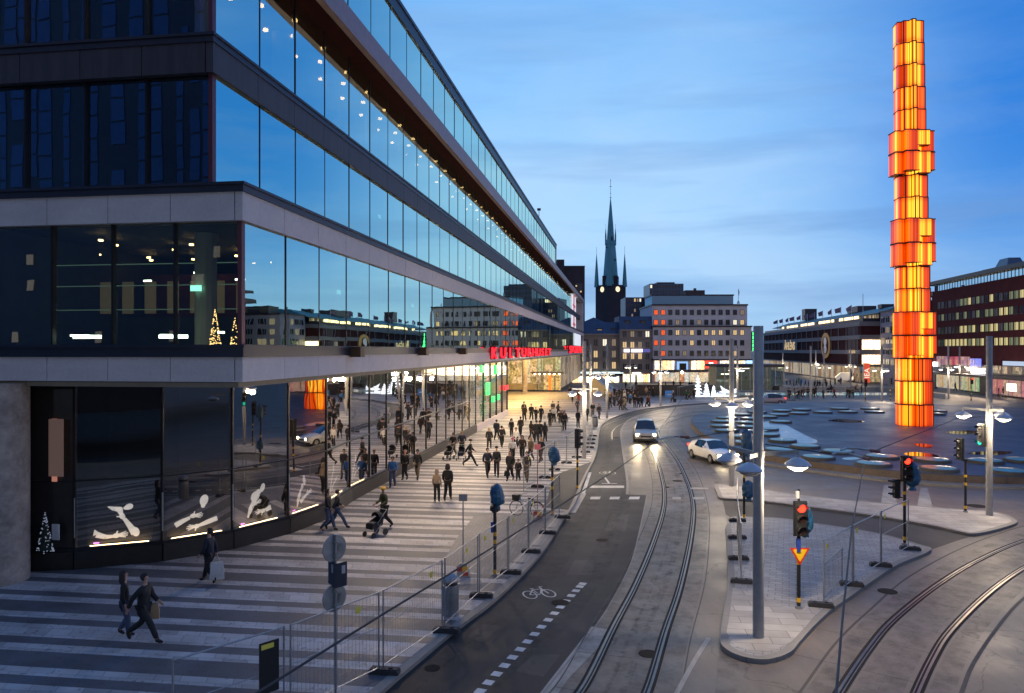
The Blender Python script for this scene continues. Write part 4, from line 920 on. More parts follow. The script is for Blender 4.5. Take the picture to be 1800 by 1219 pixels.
# church
def church():
    Y = 470; c = at(1073.3, 600, Y); o = empty('church_tower', c, 0, 'dark brick church tower with tall green copper spire, clock faces and corner pinnacles', 'church')
    zz = lambda y: H-(y-HY)*Y/F-c.z
    br = shade('old_brick', (.035, .024, .03), rough=.85, var=.25, scale=.25); cu = shade('green_copper_spire', (.08, .27, .30), rough=.5, var=.25, scale=.3, streak=.2); gd = pm('dull_gilt', (.2, .2, .18), .4, .6, 0)
    R = 9.3; a0 = math.radians(-12); k = .352
    q = [(R*math.cos(a0+t), R*math.sin(a0+t)) for t in [math.pi*i/2 for i in range(4)]]
    MB().lathe([(R, 0), (R, zz(503)), (R*.95, zz(502)), (R*.2, zz(501))], n=4, a0=a0).build('brick_tower_wall', br, o)
    b = MB()
    b.lathe([(5.3, zz(504)), (4.6, zz(490)), (3.7, zz(455)), (3.0, zz(431)), (3.25, zz(430)), (3.2, zz(424)), (2.3, zz(422)), (1.65, zz(395)), (.75, zz(365)), (.3, zz(352)), (.12, zz(349))], n=8, a0=a0+.2); b.build('spire', cu, o)
    MB().tube([(0, 0, zz(350)), (0, 0, zz(316))], .13, 6).lathe([(0, zz(349)), (.62, zz(347.8)), (0, zz(346.6))], n=10).box(-.9, .9, -.06, .06, zz(328.5), zz(327.8)).box(-.5, .5, -.06, .06, zz(340.5), zz(340)).lathe([(0, zz(318)), (.4, zz(317)), (0, zz(316))], n=8).build('finial', gd, o)
    for x, y in q:
        x *= .93; y *= .93; s = MB(); s.lathe([(1.55, zz(505)), (1.45, zz(502)), (1.1, zz(485)), (.5, zz(460)), (.08, zz(446))], (x, y, 0), 8); s.tube([(x, y, zz(447)), (x, y, zz(434))], .09, 5); s.lathe([(0, zz(450.5)), (.3, zz(449.6)), (0, zz(448.7))], (x, y, 0), 8); s.build('corner_spire', cu, o)
    for i in range(8):
        t = a0+.2+math.pi*i/4
        if i % 2: continue
        x, y = 3.0*math.cos(t), 3.0*math.sin(t); s = MB(); s.lathe([(.5, zz(432)), (.5, zz(414)), (.28, zz(408)), (.05, zz(400))], (x, y, 0), 6); s.tube([(x, y, zz(401)), (x, y, zz(394))], .07, 4); s.build('pinnacle', cu, o)
    for i in range(4):
        t = a0+math.pi*(i+.5)/2; x, y = 5.0*math.cos(t), 5.0*math.sin(t); fpart(o, 'gable', br, (x-1.2, x+1.2, y-.6, y+.6, zz(504), zz(486)))
    cl = em('clock_glow', (1, .8, .5), .8)
    for i in (2, 3):
        t = a0+math.pi*(i+.5)/2; n = Vector((math.cos(t), math.sin(t), 0)); p = n*(R*.7071+.12)+Vector((0, 0, zz(510))); M = Matrix.Translation(p) @ n.to_track_quat('Z', 'Y').to_matrix().to_4x4()
        b = MB(); b.lathe([(1.65, 0), (1.65, .1), (0, .1)], n=20); b.v = [tuple(M @ Vector(v)) for v in b.v]; d = b.build('clock_face', cl, o)
        b = MB(); b.box(-.09, .09, -.1, 1.3, .12, .16); b.box(-.1, .9, -.1, .1, .17, .2); b.v = [tuple(M @ Vector(v)) for v in b.v]; b.build('clock_hand', M_['black'], d)
        for z in (492, 523):
            pass
    for dx, y in ((.3, 424.5), (-3.0, 437), (2.6, 459)): 
        fpart(o, 'dormer', M_['black'], (dx-.55, dx+.55, -3.6, -2.6, zz(y), zz(y-7) if y == 424.5 else zz(y-2)))
church()
# long department store with bands, flags and terrace, running away on the right
def frame_obj(name, X, Y, label, cat='building'): return empty(name, (X, Y, 0), rz, label, cat)
# local axes: +x runs away from the camera along the street, +y to the left of that direction
os_ = frame_obj('department_store', 82.7, 180, 'long brown department store with pale bands, clock sign and flags on its roof terrace')
m_band = shade('grey_stone_band', (.20, .185, .19), rough=.7, var=.12, scale=.4); m_br = shade('dark_brown_panel', (.062, .020, .020), spec=.08, rough=.85, var=.3, scale=.5)
Ls = 128
fpart(os_, 'brown_wall', m_br, (.1, Ls, -30, -.1, 4.3, 13.7))
fpart(os_, 'stone_band', m_band, (0, Ls, -30, .25, 13.55, 14.6), (0, Ls, -30, .25, 10.4, 11.45), (0, Ls, -30, .25, 6.85, 7.85), (0, Ls, -30, .15, 0, .25))
b = MB()
for k in range(17): 
    u = 12+k*7; fpart(os_, 'wall_pier', m_band, (u, u+.35, -.06, .06, 7.9, 10.4)); fpart(os_, 'wall_pier', m_band, (u, u+.35, -.06, .06, 11.5, 13.5))
for k in range(8): b.box(2.5+k*1.1, 2.8+k*1.1, -.06, .05, 4.4, 6.8); b.box(2.5+k*1.1, 2.8+k*1.1, -.06, .05, 7.9, 10.4); b.box(2.5+k*1.1, 2.8+k*1.1, -.06, .05, 11.5, 13.5)
b.build('corner_pier', m_band, os_)
fpart(os_, 'canopy', M_['dmetal'], (-.5, Ls, -.1, 2.2, 3.95, 4.35), (-2.2, 0, -14, 2.2, 3.95, 4.35))
shopC = shopglow('street_shop', [(1, .75, .4), (1, .9, .7), (.5, .25, .1), (1, .85, .55), (1, .95, .9), (.3, .2, .12)], .3, .6, 1.35, .35, 3.0)
fpart(os_, 'shop_window', shopC, (1, Ls, -.2, .02, .25, 3.9)); fpart(os_, 'corner_shop_window', shopC, (-.12, .02, -12, -.4, .25, 3.9))
lit = shopglow('curtain_lit_window', [(1, .8, .45), (.6, .4, .2), (1, .85, .6), (.35, .2, .1), (1, .75, .4)], 2.6, .4, 1.0, .35, 4.0)
fpart(os_, 'lit_window', lit, (-.12, .02, -12, -.25, 8.0, 10.25)); fpart(os_, 'lit_window', lit, (-.12, .02, -12, -.25, 4.5, 6.7))
fpart(os_, 'terrace_wall', M_['dmetal'], (.5, Ls, -28, -.6, 14.6, 15.4)); fpart(os_, 'terrace_window', shopglow('terrace_glow', [(1, .75, .4), (.1, .1, .1), (1, .85, .6), (.3, .2, .1), (.05, .05, .05)], .35, .8, 1.4, .3, 6.0), (3, 105, -5, -4.9, 15.3, 16.5))
tw_ = em('terrace_lamp_glow', (1, .72, .38), 1.5)
for k in range(22): fpart(os_, 'terrace_lit_bay', tw_ if k % 5 else M_['dmetal'], (2+k*4.4, 4.9+k*4.4+(k % 3)*.5, -1.3, -1.2, 15.42, 16.2))
b = MB(); b.add([(-1, -3.5, 16.6), (Ls, -3.5, 16.6), (Ls, -10, 18.6), (1, -10, 18.6), (Ls, -28, 18.6), (-1, -28, 16.6)], [(0, 1, 2, 3), (0, 3, 5), (3, 2, 4, 5)]); b.box(-1, Ls, -28, -3.5, 16.45, 16.6); b.build('green_roof', shade('green_copper_roof', (.03, .11, .11), rough=.5, var=.2, scale=.3), os_)
fpart(os_, 'roof_plant', M_['dmetal'], (34, 44, -14, -9, 18.5, 20.2), (92, 97, -12, -8, 18.5, 22.5), (14, 17, -12, -9, 18.5, 19.5))
M1 = Matrix.Rotation(math.pi/2, 4, 'X'); Rp = Matrix.Rotation(math.pi, 4, 'Z')
# lettering on the face that looks at the street (outward is +y)
gold_t = em('dull_gold_letter', (1, .72, .35), .28, (.3, .2, .1))
u_a = 77
fpart(os_, 'name_panel', m_band, (u_a-11, u_a+11, .26, .34, 7.5, 11.3))
text_obj('ÅHLÉNS', 3.6, .1, gold_t, os_, 'name_lettering', .05, Matrix.Translation((u_a, .4, 8.0)) @ Rp @ M1, 1.25)
b = MB(); M = Matrix.Translation((30.5, .5, 9.1)) @ Matrix.Rotation(-math.pi/2, 4, 'X') @ Matrix.Diagonal((1.25, 1, 1, 1)); b.lathe([(3.5, -.25), (3.5, 0), (2.9, .0), (2.9, -.1), (2.5, -.1), (0, -.1)], n=32); b.v = [tuple(M @ Vector(v)) for v in b.v]; b.build('clock_ring', pm('dull_gold', (.28, .16, .06), .5, .3, .1, emit=(1, .6, .2), es=.06), os_)
b = MB(); b.lathe([(2.45, -.05), (2.45, .0), (0, .0)], n=28); b.v = [tuple(M @ Vector(v)) for v in b.v]; b.build('clock_disc', m_br, os_)
b = MB(); b.lathe([(1.2, .01), (1.2, .05), (0, .05)], (0, 1.0, 0), 20); b.lathe([(1.2, .01), (1.2, .05), (0, .05)], (0, -1.1, 0), 20); b.v = [tuple(M @ Vector(v)) for v in b.v]; b.build('clock_emblem', pm('pale_emblem', (.5, .48, .5), .6, 0, .05, emit=(1, .9, 1), es=.08), os_)
text_obj('ÅHLÉNS', .9, .05, gold_t, os_, 'name_lettering', .02, Matrix.Translation((6, .33, 7.1)) @ Rp @ M1, 1.6)
for k in range(12):
    u = 1.5+k*9.3; p = Vector((82.7, 180, 0))+du*u-dv*(.9); f = empty('flagpole', (p.x, p.y, 14.6), rz, ORD[k]+' nearest flagpole of the row along the terrace of the brown department store', 'flagpole', 'flagpoles on the department store terrace')
    MB().tube([(0, 0, 0), (0, 0, 4.6+(2 if k == 0 else 0))], .07, 5).build('pole', pm('white_pole', (.6, .6, .6), .5) if False else M_['lampshell'], f)
    if k: MB().quad((.0, .08, 4.5), (.6, .9+.3*(k % 3), 4.0-.3*(k % 2)), (.6, .7+.3*(k % 3), 2.9), (0, .08, 3.1)).build('flag', pm('grey_violet_flag', (.16, .12, .2), .8), f)
# pale house at the corner, and dark brick shopping block with lit window rows
p = at(1548, 672, 168); oh = frame_obj('corner_house', p.x+3.4, 168, 'narrow pale house with rows of dark windows between the store and the obelisk')
fpart(oh, 'wall', shade('pale_violet_render', (.30, .27, .30), rough=.8, var=.1, scale=.4), (0, 10.5, -16, 0, 0, 16.6)); fpart(oh, 'roof', M_['dmetal'], (-.2, 10.6, -16.2, .2, 16.6, 16.9), (3, 10, -14, -5, 16.9, 19))
for j in range(5):
    for i in range(5):
        b = MB(); y = -1.2-i*2.9; z = 4.4+j*2.45; b.box(-.08, .05, y-1.9, y, z, z+1.35); q = b.build('window', w_back if wr.random() < .8 else w_lit[1], oh)
        c = MB(); [c.box(-.12, -.085, y-.62*k_-.04, y-.62*k_+.04, z, z+1.35) for k_ in range(4)]; c.build('frame', M_['lampshell'], q)
for j in range(5):
    for i in range(3):
        z = 4.4+j*2.45; q = fpart(oh, 'side_window', w_back if (i+j) % 4 else w_lit[1], (1.2+i*3.1, 3.4+i*3.1, -.05, .05, z, z+1.35)); fpart(q, 'frame', M_['lampshell'], (2.25+i*3.1, 2.35+i*3.1, .055, .09, z, z+1.35))
fpart(oh, 'shop_window', shopglow('cool_white_shop', [(.95, .95, 1), (.8, .9, 1), (1, .9, .8)], .7, .5, 1.7, .4), (-.1, .05, -16, -.3, .2, 2.9)); fpart(oh, 'blue_light_band', em('blue_light_band', (.08, .35, 1), 3), (-.35, -.1, -16, -.3, 3.0, 3.8))
okx = 63.5+.1483*157; ok = frame_obj('shopping_block', okx, 157, 'big dark red brick block with rows of square windows and glowing ground-floor shops')
LK = 60
def kb(name, mat, *bx): return fpart(ok, name, mat, *bx)   # local x negative runs towards the camera
kb('brick_wall', shade('dark_red_brick', (.105, .026, .024), spec=.1, rough=.9, var=.22, scale=.6), (-LK, 0, -20, 0, 5.2, 19.8))
kb('top_glass_storey', facade_glass('strip_glass', (.6, .75, .85), .6, .95, 0, (.2, .25, .3)), (-LK, -1, -18, -.15, 19.82, 21.1)); kb('top_storey_core', M_['room'], (-LK, -1.4, -17, -.5, 19.81, 21.05))
[kb('top_storey_bar', M_['mull'], (-LK+k*1.2, -LK+k*1.2+.1, -.16, -.1, 19.81, 21.1)) for k in range(49)]
kb('roof', M_['dmetal'], (-LK, 1.2, -18, 1.0, 21.1, 21.75)); kb('low_parapet', M_['dmetal'], (-.8, 4.5, -20, .1, 19.0, 19.9))
b = MB(); b.box(-13, -6, -12, -7, 21.75, 23.6); b.box(-2.5, .3, -9, -6, 21.75, 22.4); b.add([(-20, -9, 21.75), (-14, -9, 21.75), (-14, -5, 21.75), (-20, -5, 21.75), (-18.6, -8, 24.6), (-15.4, -8, 24.6), (-15.4, -6, 24.6), (-18.6, -6, 24.6)], [(0, 1, 5, 4), (1, 2, 6, 5), (2, 3, 7, 6), (3, 0, 4, 7), (4, 5, 6, 7)]); b.build('roof_plant', m_bt, ok)
litm = em('yellow_green_lit_window', (.95, .8, .35), .33); gl_ = em('greenish_lit_window', (.5, .6, .3), .14); gr_ = pm('blind_window', (.10, .11, .10), .5, 0, .1)
for j, z in enumerate((16.2, 13.7, 11.1, 8.65)):
    for i in range(23):
        u = -3.2-i*1.7
        lit_ = (j == 3 and i not in (0, 1, 12, 13)) or (j == 2 and i > 5 and i % 5) or (j == 0 and i in (8, 13, 19)) or (j == 1 and i in (15, 16))
        m = litm if lit_ and wr.random() < .8 else gl_ if lit_ or (j < 2 and wr.random() < .35) else wr.choice((w_back, gr_))
        q = kb('window', m, (u-1.1, u, -.05, .05, z, z+1.25)); b = MB(); b.box(u-.38, u-.30, .05, .08, z, z+1.25); b.box(u-1.15, u+.05, .03, .10, z-.08, z); b.build('frame', M_['mull'], q)
kb('shop_lintel', M_['dmetal'], (-LK, 0, -1, .3, 2.9, 5.2)); kb('canopy', M_['dmetal'], (-LK, -1, .3, 2.4, 3.2, 3.5))
sg = shopglow('shop_window_glow', [(.35, .8, .35), (1, .85, .5), (1, .95, .75), (1, .7, .35), (.6, .9, .5), (1, .9, .6)], .35, .7, 1.5, .5, 2.0)
kb('shop_window', sg, (-22, -2.5, -.2, .1, .35, 2.85)); sp_ = shopglow('pink_shop_glow', [(1, .45, .45), (1, .3, .3), (1, .6, .5), (1, .35, .4)], .3, .5, 1.3, .6, 8.0); kb('pink_shop_window', sp_, (-LK, -25.5, -.2, .1, .3, 2.85)); kb('bright_display', em('bright_display', (1, .8, .55), 4), (-34.5, -31.5, .1, .14, 1.1, 2.3)); kb('dark_pier', M_['dmetal'], (-25.5, -22, -.2, .3, 0, 2.9), (-2.5, 0, -.2, .3, 0, 2.9))
kb('pink_screen', shopglow('pink_led_screen', [(.9, .1, .2), (.6, .25, .4), (.8, .05, .15), (.7, .3, .45)], .35, .35, .5, .5), (-18.3, -3.5, .3, .4, 4.9, 6.6)); kb('blue_screen', shopglow('blue_led_screen', [(.2, .25, 1), (.1, .15, .9), (.5, .6, 1)], .6, .5, 1.3, .5), (-22.8, -18.5, .3, .4, 4.8, 6.3))
white_l = em('white_sign_letter', (1, .98, .95), 5)
def kh_text(s, u, z, size, sq, face=.5): text_obj(s, size, .08, white_l, ok, 'sign_lettering', .035, Matrix.Translation((u, face, z)) @ Rp @ M1, sq)
kh_text('LINDEX', -21.8, 3.72, 1.15, 1.35); kh_text('LINDEX', -1.6, 4.6, 1.1, 1.3)
kb('white_light_bar', em('bluish_light_bar', (.5, .6, .8), .5), (-50, -31.5, .5, .8, 5.3, 6.0))
kb('dim_shop_window', shopglow('dim_upper_shop', [(.3, .25, .15), (.15, .1, .08), (.4, .35, .25)], .5, .6, .45, .3), (-LK, -24, .3, .36, 3.9, 5.1))
# red banner, green vertical sign
q = at(1524, 661, 158); o = empty('banner', (q.x, 158, 0), 0, None, 'banner')
o['label'] = 'orange-red vertical banner with pale letters hanging by the street in front of the department store'
MB().box(-.6, .6, -.04, .04, 1.0, 5.1).build('cloth', em('orange_red_cloth', (.6, .06, .02), .45, (.5, .06, .03)), o); MB().tube([(-.7, 0, 0), (-.7, 0, 5.4)], .06, 6).build('pole', M_['mast'], o)
text_obj('IEA', 1.5, .03, pm('pale_letter', (.6, .55, .45), .6, emit=(1, .9, .7), es=.4), o, 'lettering', .02, Matrix.Translation((.45, -.08, 3.0)) @ M1 @ Matrix.Rotation(math.pi/2, 4, 'Z'), 1)
q = at(1324, 605, 222); o = empty('vertical_sign', (q.x, 222, 7.0), 0, 'tall narrow green neon sign at the right corner of the limestone block', 'sign')
MB().box(-.55, .55, -.2, .2, .5, 6.3).build('sign_box', M_['blk'], o)
for i, ch in enumerate('SESES'): text_obj('E' if i % 2 else 'S', 1.15, .1, em('green_neon', (.05, 1, .2), 3), o, 'letter', .03, Matrix.Translation((0, -.3, 5.2-i*1.12)) @ M1, 1.1)
# glass entrance pavilion, sunken square wall, railings, ramp walls
q = at(1314, 680, 158); og = empty('glass_pavilion', (q.x, 160, -1.1), 0, 'low flat-roofed glass pavilion over stairs beyond the tram curve', 'pavilion')
wd = 118/1335*158
fpart(og, 'roof', M_['dmetal'], (-wd/2, wd/2, -4, 5, 5.4, 6.0)); fpart(og, 'back_wall', pm('dim_olive_wall', (.16, .16, .13), .7, 0, .2, emit=(.9, .75, .5), es=.06), (-wd/2+.3, wd/2-.3, 3, 3.2, 0, 5.4)); fpart(og, 'glass_wall', facade_glass('pavilion_glass', (.8, .85, .8), .25, .7, 0, (.75, .8, .7)), (-wd/2+.1, wd/2-.1, -3.6, -3.55, .2, 5.4))
b = MB(); [b.box(-wd/2+k*wd/8-.08, -wd/2+k*wd/8+.08, -3.7, -3.5, 0, 5.4) for k in range(9)]; b.box(-wd/2, wd/2, -3.7, -3.5, 0, .5); b.build('post', M_['galv'], og)
fpart(og, 'tube_light', em('white_strip', (1, .95, .8), 6), (-5.8, -3.8, -3.3, -3.2, 3.9, 4.05), (-2, 1, 0, .1, 5.0, 5.1)); fpart(og, 'vent_box', M_['black'], (4.6, 6.6, -4.6, -3.9, 0, 1.6))
def wall_px(name, Y, x0, x1, yt, yb, th, mat, label):
    a, c = at(x0, yt, Y), at(x1, yb, Y); zb = min(c.z, gz(c.x, Y)); o = MB().box(-(c.x-a.x)/2, (c.x-a.x)/2, 0, th, zb-a.z, 0).build(name, mat, loc=((a.x+c.x)/2, Y, a.z)); return tag(o, label, 'wall')
m_sw = shade('sunken_wall_stone', (.05, .042, .036), rough=.8, var=.4, scale=.7)
wall_px('stone_wall', 131, 1118, 1258, 677, 700, .5, m_sw, 'long low dark stone wall behind the crowd and the white light trees')
wall_px('stone_wall', 128, 1262, 1392, 690, 702, .4, shade('pale_ramp_wall', (.24, .22, .20), rough=.7), 'pale low wall under the railing in front of the glass pavilion')
o = empty('railing', (P(1340, 699).x, 126, 0), 0, 'long galvanised railing with a lit strip in front of the glass pavilion', 'railing'); b = MB(); w_ = 7.5
b.bar((-w_, 0, 1.1), (w_+9, 0, 1.1), .06); b.bar((-w_, 0, .6), (w_+9, 0, .6), .04); [b.bar((-w_+k*1.3, 0, 0), (-w_+k*1.3, 0, 1.1), .06) for k in range(19)]; b.build('rail', M_['galv'], o)
fpart(o, 'lit_strip', shopglow('teal_ad_strip', [(.5, .9, 1), (.2, .35, .4), (.9, 1, 1), (.3, .5, .6)], .5, 1.2, 1.4, .3), (-w_+2, w_+14, 1.4, 1.5, .25, .65))
o = empty('railing', (P(1437, 690).x, 140, 0), 0, 'pale glass and steel railing around the stairs in front of the department store', 'railing'); b = MB(); b.bar((-9, 0, 1.1), (9, 0, 1.1), .07); b.bar((9, 0, 1.1), (9, -22, 1.1), .07); [b.bar((-9+k*2, 0, 0), (-9+k*2, 0, 1.1), .07) for k in range(10)]; b.build('rail', M_['galv'], o)
MB().box(-9, 9, -.02, .02, .15, 1.0).box(8.98, 9.02, -22, 0, .15, 1.0).build('glass_panel', pm('pale_glass', (.25, .27, .28), .2, 0, .1), o)
# striped escalator hood near the crowd
q = P(1081, 698); o = empty('escalator_hood', (q.x, q.y+4, q.z), .2, 'slanting grey escalator hood rising behind the crowd', 'escalator'); b = MB(); b.add([(-.8, -2, 0), (.8, -2, 0), (.8, 9, 0), (-.8, 9, 0), (-.8, -2, .7), (.8, -2, .7), (.8, 9, 3.2), (-.8, 9, 3.2)], [(0, 1, 5, 4), (1, 2, 6, 5), (2, 3, 7, 6), (3, 0, 4, 7), (4, 5, 6, 7)]); b.build('hood', M_['mast'], o)
b = MB(); b.bar((-.8, -2, 1.3), (-.8, 9, 3.9), .1); b.bar((.8, -2, 1.3), (.8, 9, 3.9), .1); b.build('handrail', M_['blk'], o)
# three white light trees
tl = em('white_light_tree', (.72, .84, 1), 1.05, (.5, .5, .5))
for x, yt, yb_, wpx, lb in ((1227, 662, 697.5, 13, 'tallest leftmost white light tree in front of the dark stone wall'), (1241.5, 675, 697.5, 11, 'middle-sized white light tree between the tall and the small one'), (1254.5, 679, 698, 8, 'smallest white light tree at the right end of the dark stone wall')):
    q = P(x, yb_); k = q.y/F; h = (yb_-yt)*k; r0 = wpx*k/2; o = empty('light_tree', q, 0, lb, 'light tree', 'white light trees by the dark wall'); b = MB(); n = 6; rr = random.Random(int(x))
    for j in range(n):
        z0 = h*j/n; R_ = r0*(1-.8*j/n); vs = []; m = 14
        b.lathe([(R_*1.0, z0+.02), (R_*.42, z0+h/n*.75), (R_*.35, z0+h/n)], n=12)
        for t in range(m):
            a = rr.random()*6.28; b.bar((R_*.7*math.cos(a), R_*.7*math.sin(a), z0+.2), (R_*1.25*math.cos(a), R_*1.25*math.sin(a), z0+rr.uniform(-.05, .2)), .12)
    b.build('crown', tl, o); MB().tube([(0, 0, h*.9), (0, 0, h*1.06)], .06, 6).build('trunk', tl, o)
q = P(1276, 697.5); b = MB(); b.add([(-1.5, 0, 0), (1.9, 0, 0), (1.9, 0, 1.5), (.9, 0, .9), (-.2, 0, 1.3), (-1.0, 0, 1.9), (-.6, 0, 1.0), (-1.5, .3, .6)], [(0, 1, 2, 3, 4, 5, 6, 7)]); b.box(-1.5, 1.9, 0, .3, -.02, .5)
tag(b.build('light_figure', tl, loc=q), 'jagged low white light figure right of the three light trees', 'light figure')
q = P(1177, 698); o = empty('kiosk_box', q, 0, 'small blue advertising box by the dark stone wall', 'box'); MB().box(-.7, .7, -.4, .4, 0, 1.0).build('body', pm('blue_box', (.03, .12, .28), .5, emit=(.1, .3, .8), es=.12), o); MB().box(-.45, .45, -.42, -.41, .3, .5).build('lettering', pm('white_writing', (.5, .5, .5), .6), o)
# office slabs behind the camera, seen only mirrored in the glass
ob2 = empty('office_slab', (-15, -46, 0), 0, 'tall dark office slab mirrored in the front glass of the culture house', 'building')
MB().box(-230, 62, -10, 0, 0, 66).build('wall', pm('black_blue_cladding', (.012, .015, .028), .5, 0, .2, .1), ob2)
b = MB(); rr = random.Random(5); x = -228
while x < 60:
    w = rr.choice((1.1, 1.6, 2.4)); z = 26+rr.uniform(0, 5)
    while z < 64:
        if rr.random() < .86: b.box(x, x+w, 0, .1, z, z+3.2)
        z += 3.5
    x += w+rr.choice((.5, 1.2, 2.6))
b.build('glazing', pm('blue_night_glass', (.02, .045, .11), .2, .2, .3, .2, emit=(.03, .09, .3), es=.03), ob2)
b = MB()
for i in range(60): x, z = rr.uniform(-220, 60), rr.choice((9, 13, 17, 21)); b.box(x, x+rr.choice((1.2, 2)), 0, .12, z, z+1.6)
b.build('lit_window', w_lit[1], ob2)
# street edge on the right, outside the frame: gives the front glass and the cars something to mirror
# ---------------------------------------------------------------- lamp masts
def point(loc, e, col=(1, .78, .52), r=.25, name='lamp_light'):
    l = bpy.data.lights.new(name, 'POINT'); l.energy = e; l.color = col; l.shadow_soft_size = r
    o = link(bpy.data.objects.new(name, l)); o.location = loc; return o
LAMP = em('lamp_lens_glow', (1, .84, .60), 2.4, (.5, .5, .5))
def head(parent, ang, R, z, lit, on_h=True):
    x, y = R*math.cos(ang), R*math.sin(ang)
    b = MB(); b.lathe([(.345, 0), (.335, .03), (.27, .09), (.16, .165), (.05, .21), (.0, .215)], (x, y, z), 28); hd_ = b.build('lamp_shade', M_['lampshell'], parent, True)
    b = MB(); b.lathe([(0, -.15), (.12, -.135), (.22, -.085), (.30, -.02), (.325, .005)], (x, y, z), 28); b.build('lens', LAMP if lit else M_['lensoff'], hd_, True)
    MB().lathe([(.33, -.012), (.352, -.012), (.352, .012), (.33, .012)], (x, y, z), 28).build('ring', M_['galv'], hd_)
    b = MB(); b.tube([(x, y, z+.2), (x, y, z+.36)], .025, 8)
    nx, ny = math.cos(ang), math.sin(ang)
    b.bar((.12*nx, .12*ny, z+.30), (x+nx*.03, y+ny*.03, z+.36), .05, .11)
    b.build('lamp_arm', M_['galv'], parent)
def mast(px, py, ang0, lits, label, zo=0, R=1.05, zh=4.72, htop=8.45, rad=.145, energy=0, arm=True, e_each=0):
    q = P(px, py, zo); o = empty('lamp_mast', q, 0, label, 'lamp mast', 'tall lamp masts with saucer lamps round the square')
    MB().lathe([(rad*1.02, 0), (rad*.98, 3), (rad*.9, htop-zo-.02), (rad*.86, htop-zo), (0, htop-zo)], n=28).build('mast', M_['mast'], o, True)
    MB().lathe([(rad*1.15, zh+.22-zo), (rad*1.15, zh+.38-zo)], n=20).build('collar', M_['galv'], o)
    for i, l in enumerate(lits):
        a = math.radians(ang0+i*120)
        if l is not None:
            head(o, a, R, zh-zo, l)
            if l and e_each: point((q.x+R*math.cos(a), q.y+R*math.sin(a), zh-.3), e_each)
    return o
mast(1333, 1120, 0, (1, 0, 0), 'nearest grey lamp mast with three saucer lamps on the traffic island', IZ, e_each=420)
mast(1286, 855, 15, (1, 1, 1), 'lamp mast on the upper island tip in front of the skylights', .12, e_each=225)
mast(1739, 906, 30, (1, 1, 1), 'lamp mast with three lit saucer lamps by the right-hand crossing', .12, e_each=225)
mast(1027, 806, 90, (1, 1, 1), 'nearest lamp mast of the row on the left square kerb', KZ, e_each=255)
mast(1038, 733, 30, (1, 1, 1), 'second lamp mast of the row on the left square kerb', KZ, e_each=270)
mast(1067, 736, 75, (1, 1, 1), 'lamp mast among the people at the start of the kerb curve', KZ, e_each=270)
mast(1161, 715, 20, (1, 1, 1), 'lamp mast at the outer side of the tram curve in front of the dark wall', 0, e_each=270)
mast(1296, 705, 60, (1, 1, 1), 'lamp mast between the light trees and the glass pavilion', 0, e_each=240)
tag(MB().box(-70, 70, -15, -1.6, 5.5, 6.1).build('bridge_road', M_['asph2']), kind='structure')  # unseen deck carrying lamp masts added to brighten the front fascia
for X_, lb_ in ((-20, 'unseen lamp mast added on the bridge behind the viewer, above the left pavement'), (-5, 'unseen lamp mast added on the bridge just behind the viewer'), (11, 'unseen lamp mast added on the bridge behind the viewer, above the road')):
    o = empty('lamp_mast', (X_, -3.2, 6.1), 0, lb_, 'lamp mast', 'tall lamp masts with saucer lamps round the square')
    MB().lathe([(.14, 0), (.12, 8.3), (0, 8.3)], n=20).build('mast', M_['mast'], o, True)
    for i in range(3): head(o, math.radians(90+i*120), 1.05, 4.7, 1)
    point((X_, -2.0, 10.4), 520, (.72, .83, 1))  # added cool fill from behind the camera for the fascia panels
mast(1425, 703, 10, (None, None, None), 'bare unlit mast left of the walkers behind the fountain plaza', 0)
mast(1434, 676, 40, (1, 1, 1), 'far pale mast on the pavement before the store', 0, e_each=180)
mast(1495, 684, 70, (1, 1, 1), 'mast rising in front of the round clock sign', 0, e_each=210)
mast(1550, 707, 20, (1, 1, 1), 'mast directly left of the glass obelisk', 0, e_each=210)
mast(1667, 702, 30, (1, 1, 1), 'mast right of the obelisk in front of the green shop window', 0, e_each=210)
mast(1687, 690, 80, (1, 1, 1), 'second mast right of the obelisk before the bright shop windows', 0, e_each=150)
mast(1448, 690, 80, (None, 1, 1), 'mast with lamps before the dark brown store wall', 0, e_each=150)
mast(1376, 680, 80, (1, 1, 1), 'far mast with three lamps left of the big store letters', 0, e_each=120)
mast(1108, 690, 10, (1, 1, 1), 'far mast in front of the old grey-brown house', 0, e_each=150)
# warm light under the overhang and from the shop fronts
def area(loc, rot, sx, sy, e, col, name='overhang_light'):
    l = bpy.data.lights.new(name, 'AREA'); l.shape = 'RECTANGLE'; l.size = sx; l.size_y = sy; l.energy = e; l.color = col
    o = link(bpy.data.objects.new(name, l)); o.location = loc; o.rotation_euler = rot; return o
for u, v, e in ((84, 5, 2600), (104, 5, 2600), (120, 3, 1500)):
    p = W(u, v, 6.4); area(p, (0, 0, rz), 12, 8, e, (1, .62, .22))
for u, e in ((36, 260), (50, 500), (62, 600)): p = W(u, .5, 6.5); area(p, (0, 0, rz), 8, .6, e, (1, .74, .45))
for Y, e in ((33.5, 260), (44.5, 420), (55.5, 420)):
    p = W(*loc_of(.1483*Y-12.08, Y), 7.3)-dv*.8; area(p, (math.radians(-38), 0, rz), .35, .35, e, (1, .74, .48), 'flood_light_beam')
p = at(1230, 664, Yb-3); area((p.x, Yb-3, 1.6), (math.radians(90), 0, math.pi), 30, 3, 450, (1, .8, .5), 'shop_light')
p = W(0, 0, 0); area((78, 131, 1.8), (math.radians(90), 0, rz), 30, 2, 600, (1, .72, .5), 'shop_light')
area((86, 205, 2.2), (math.radians(90), 0, rz), 60, 3, 900, (1, .8, .5), 'shop_light')
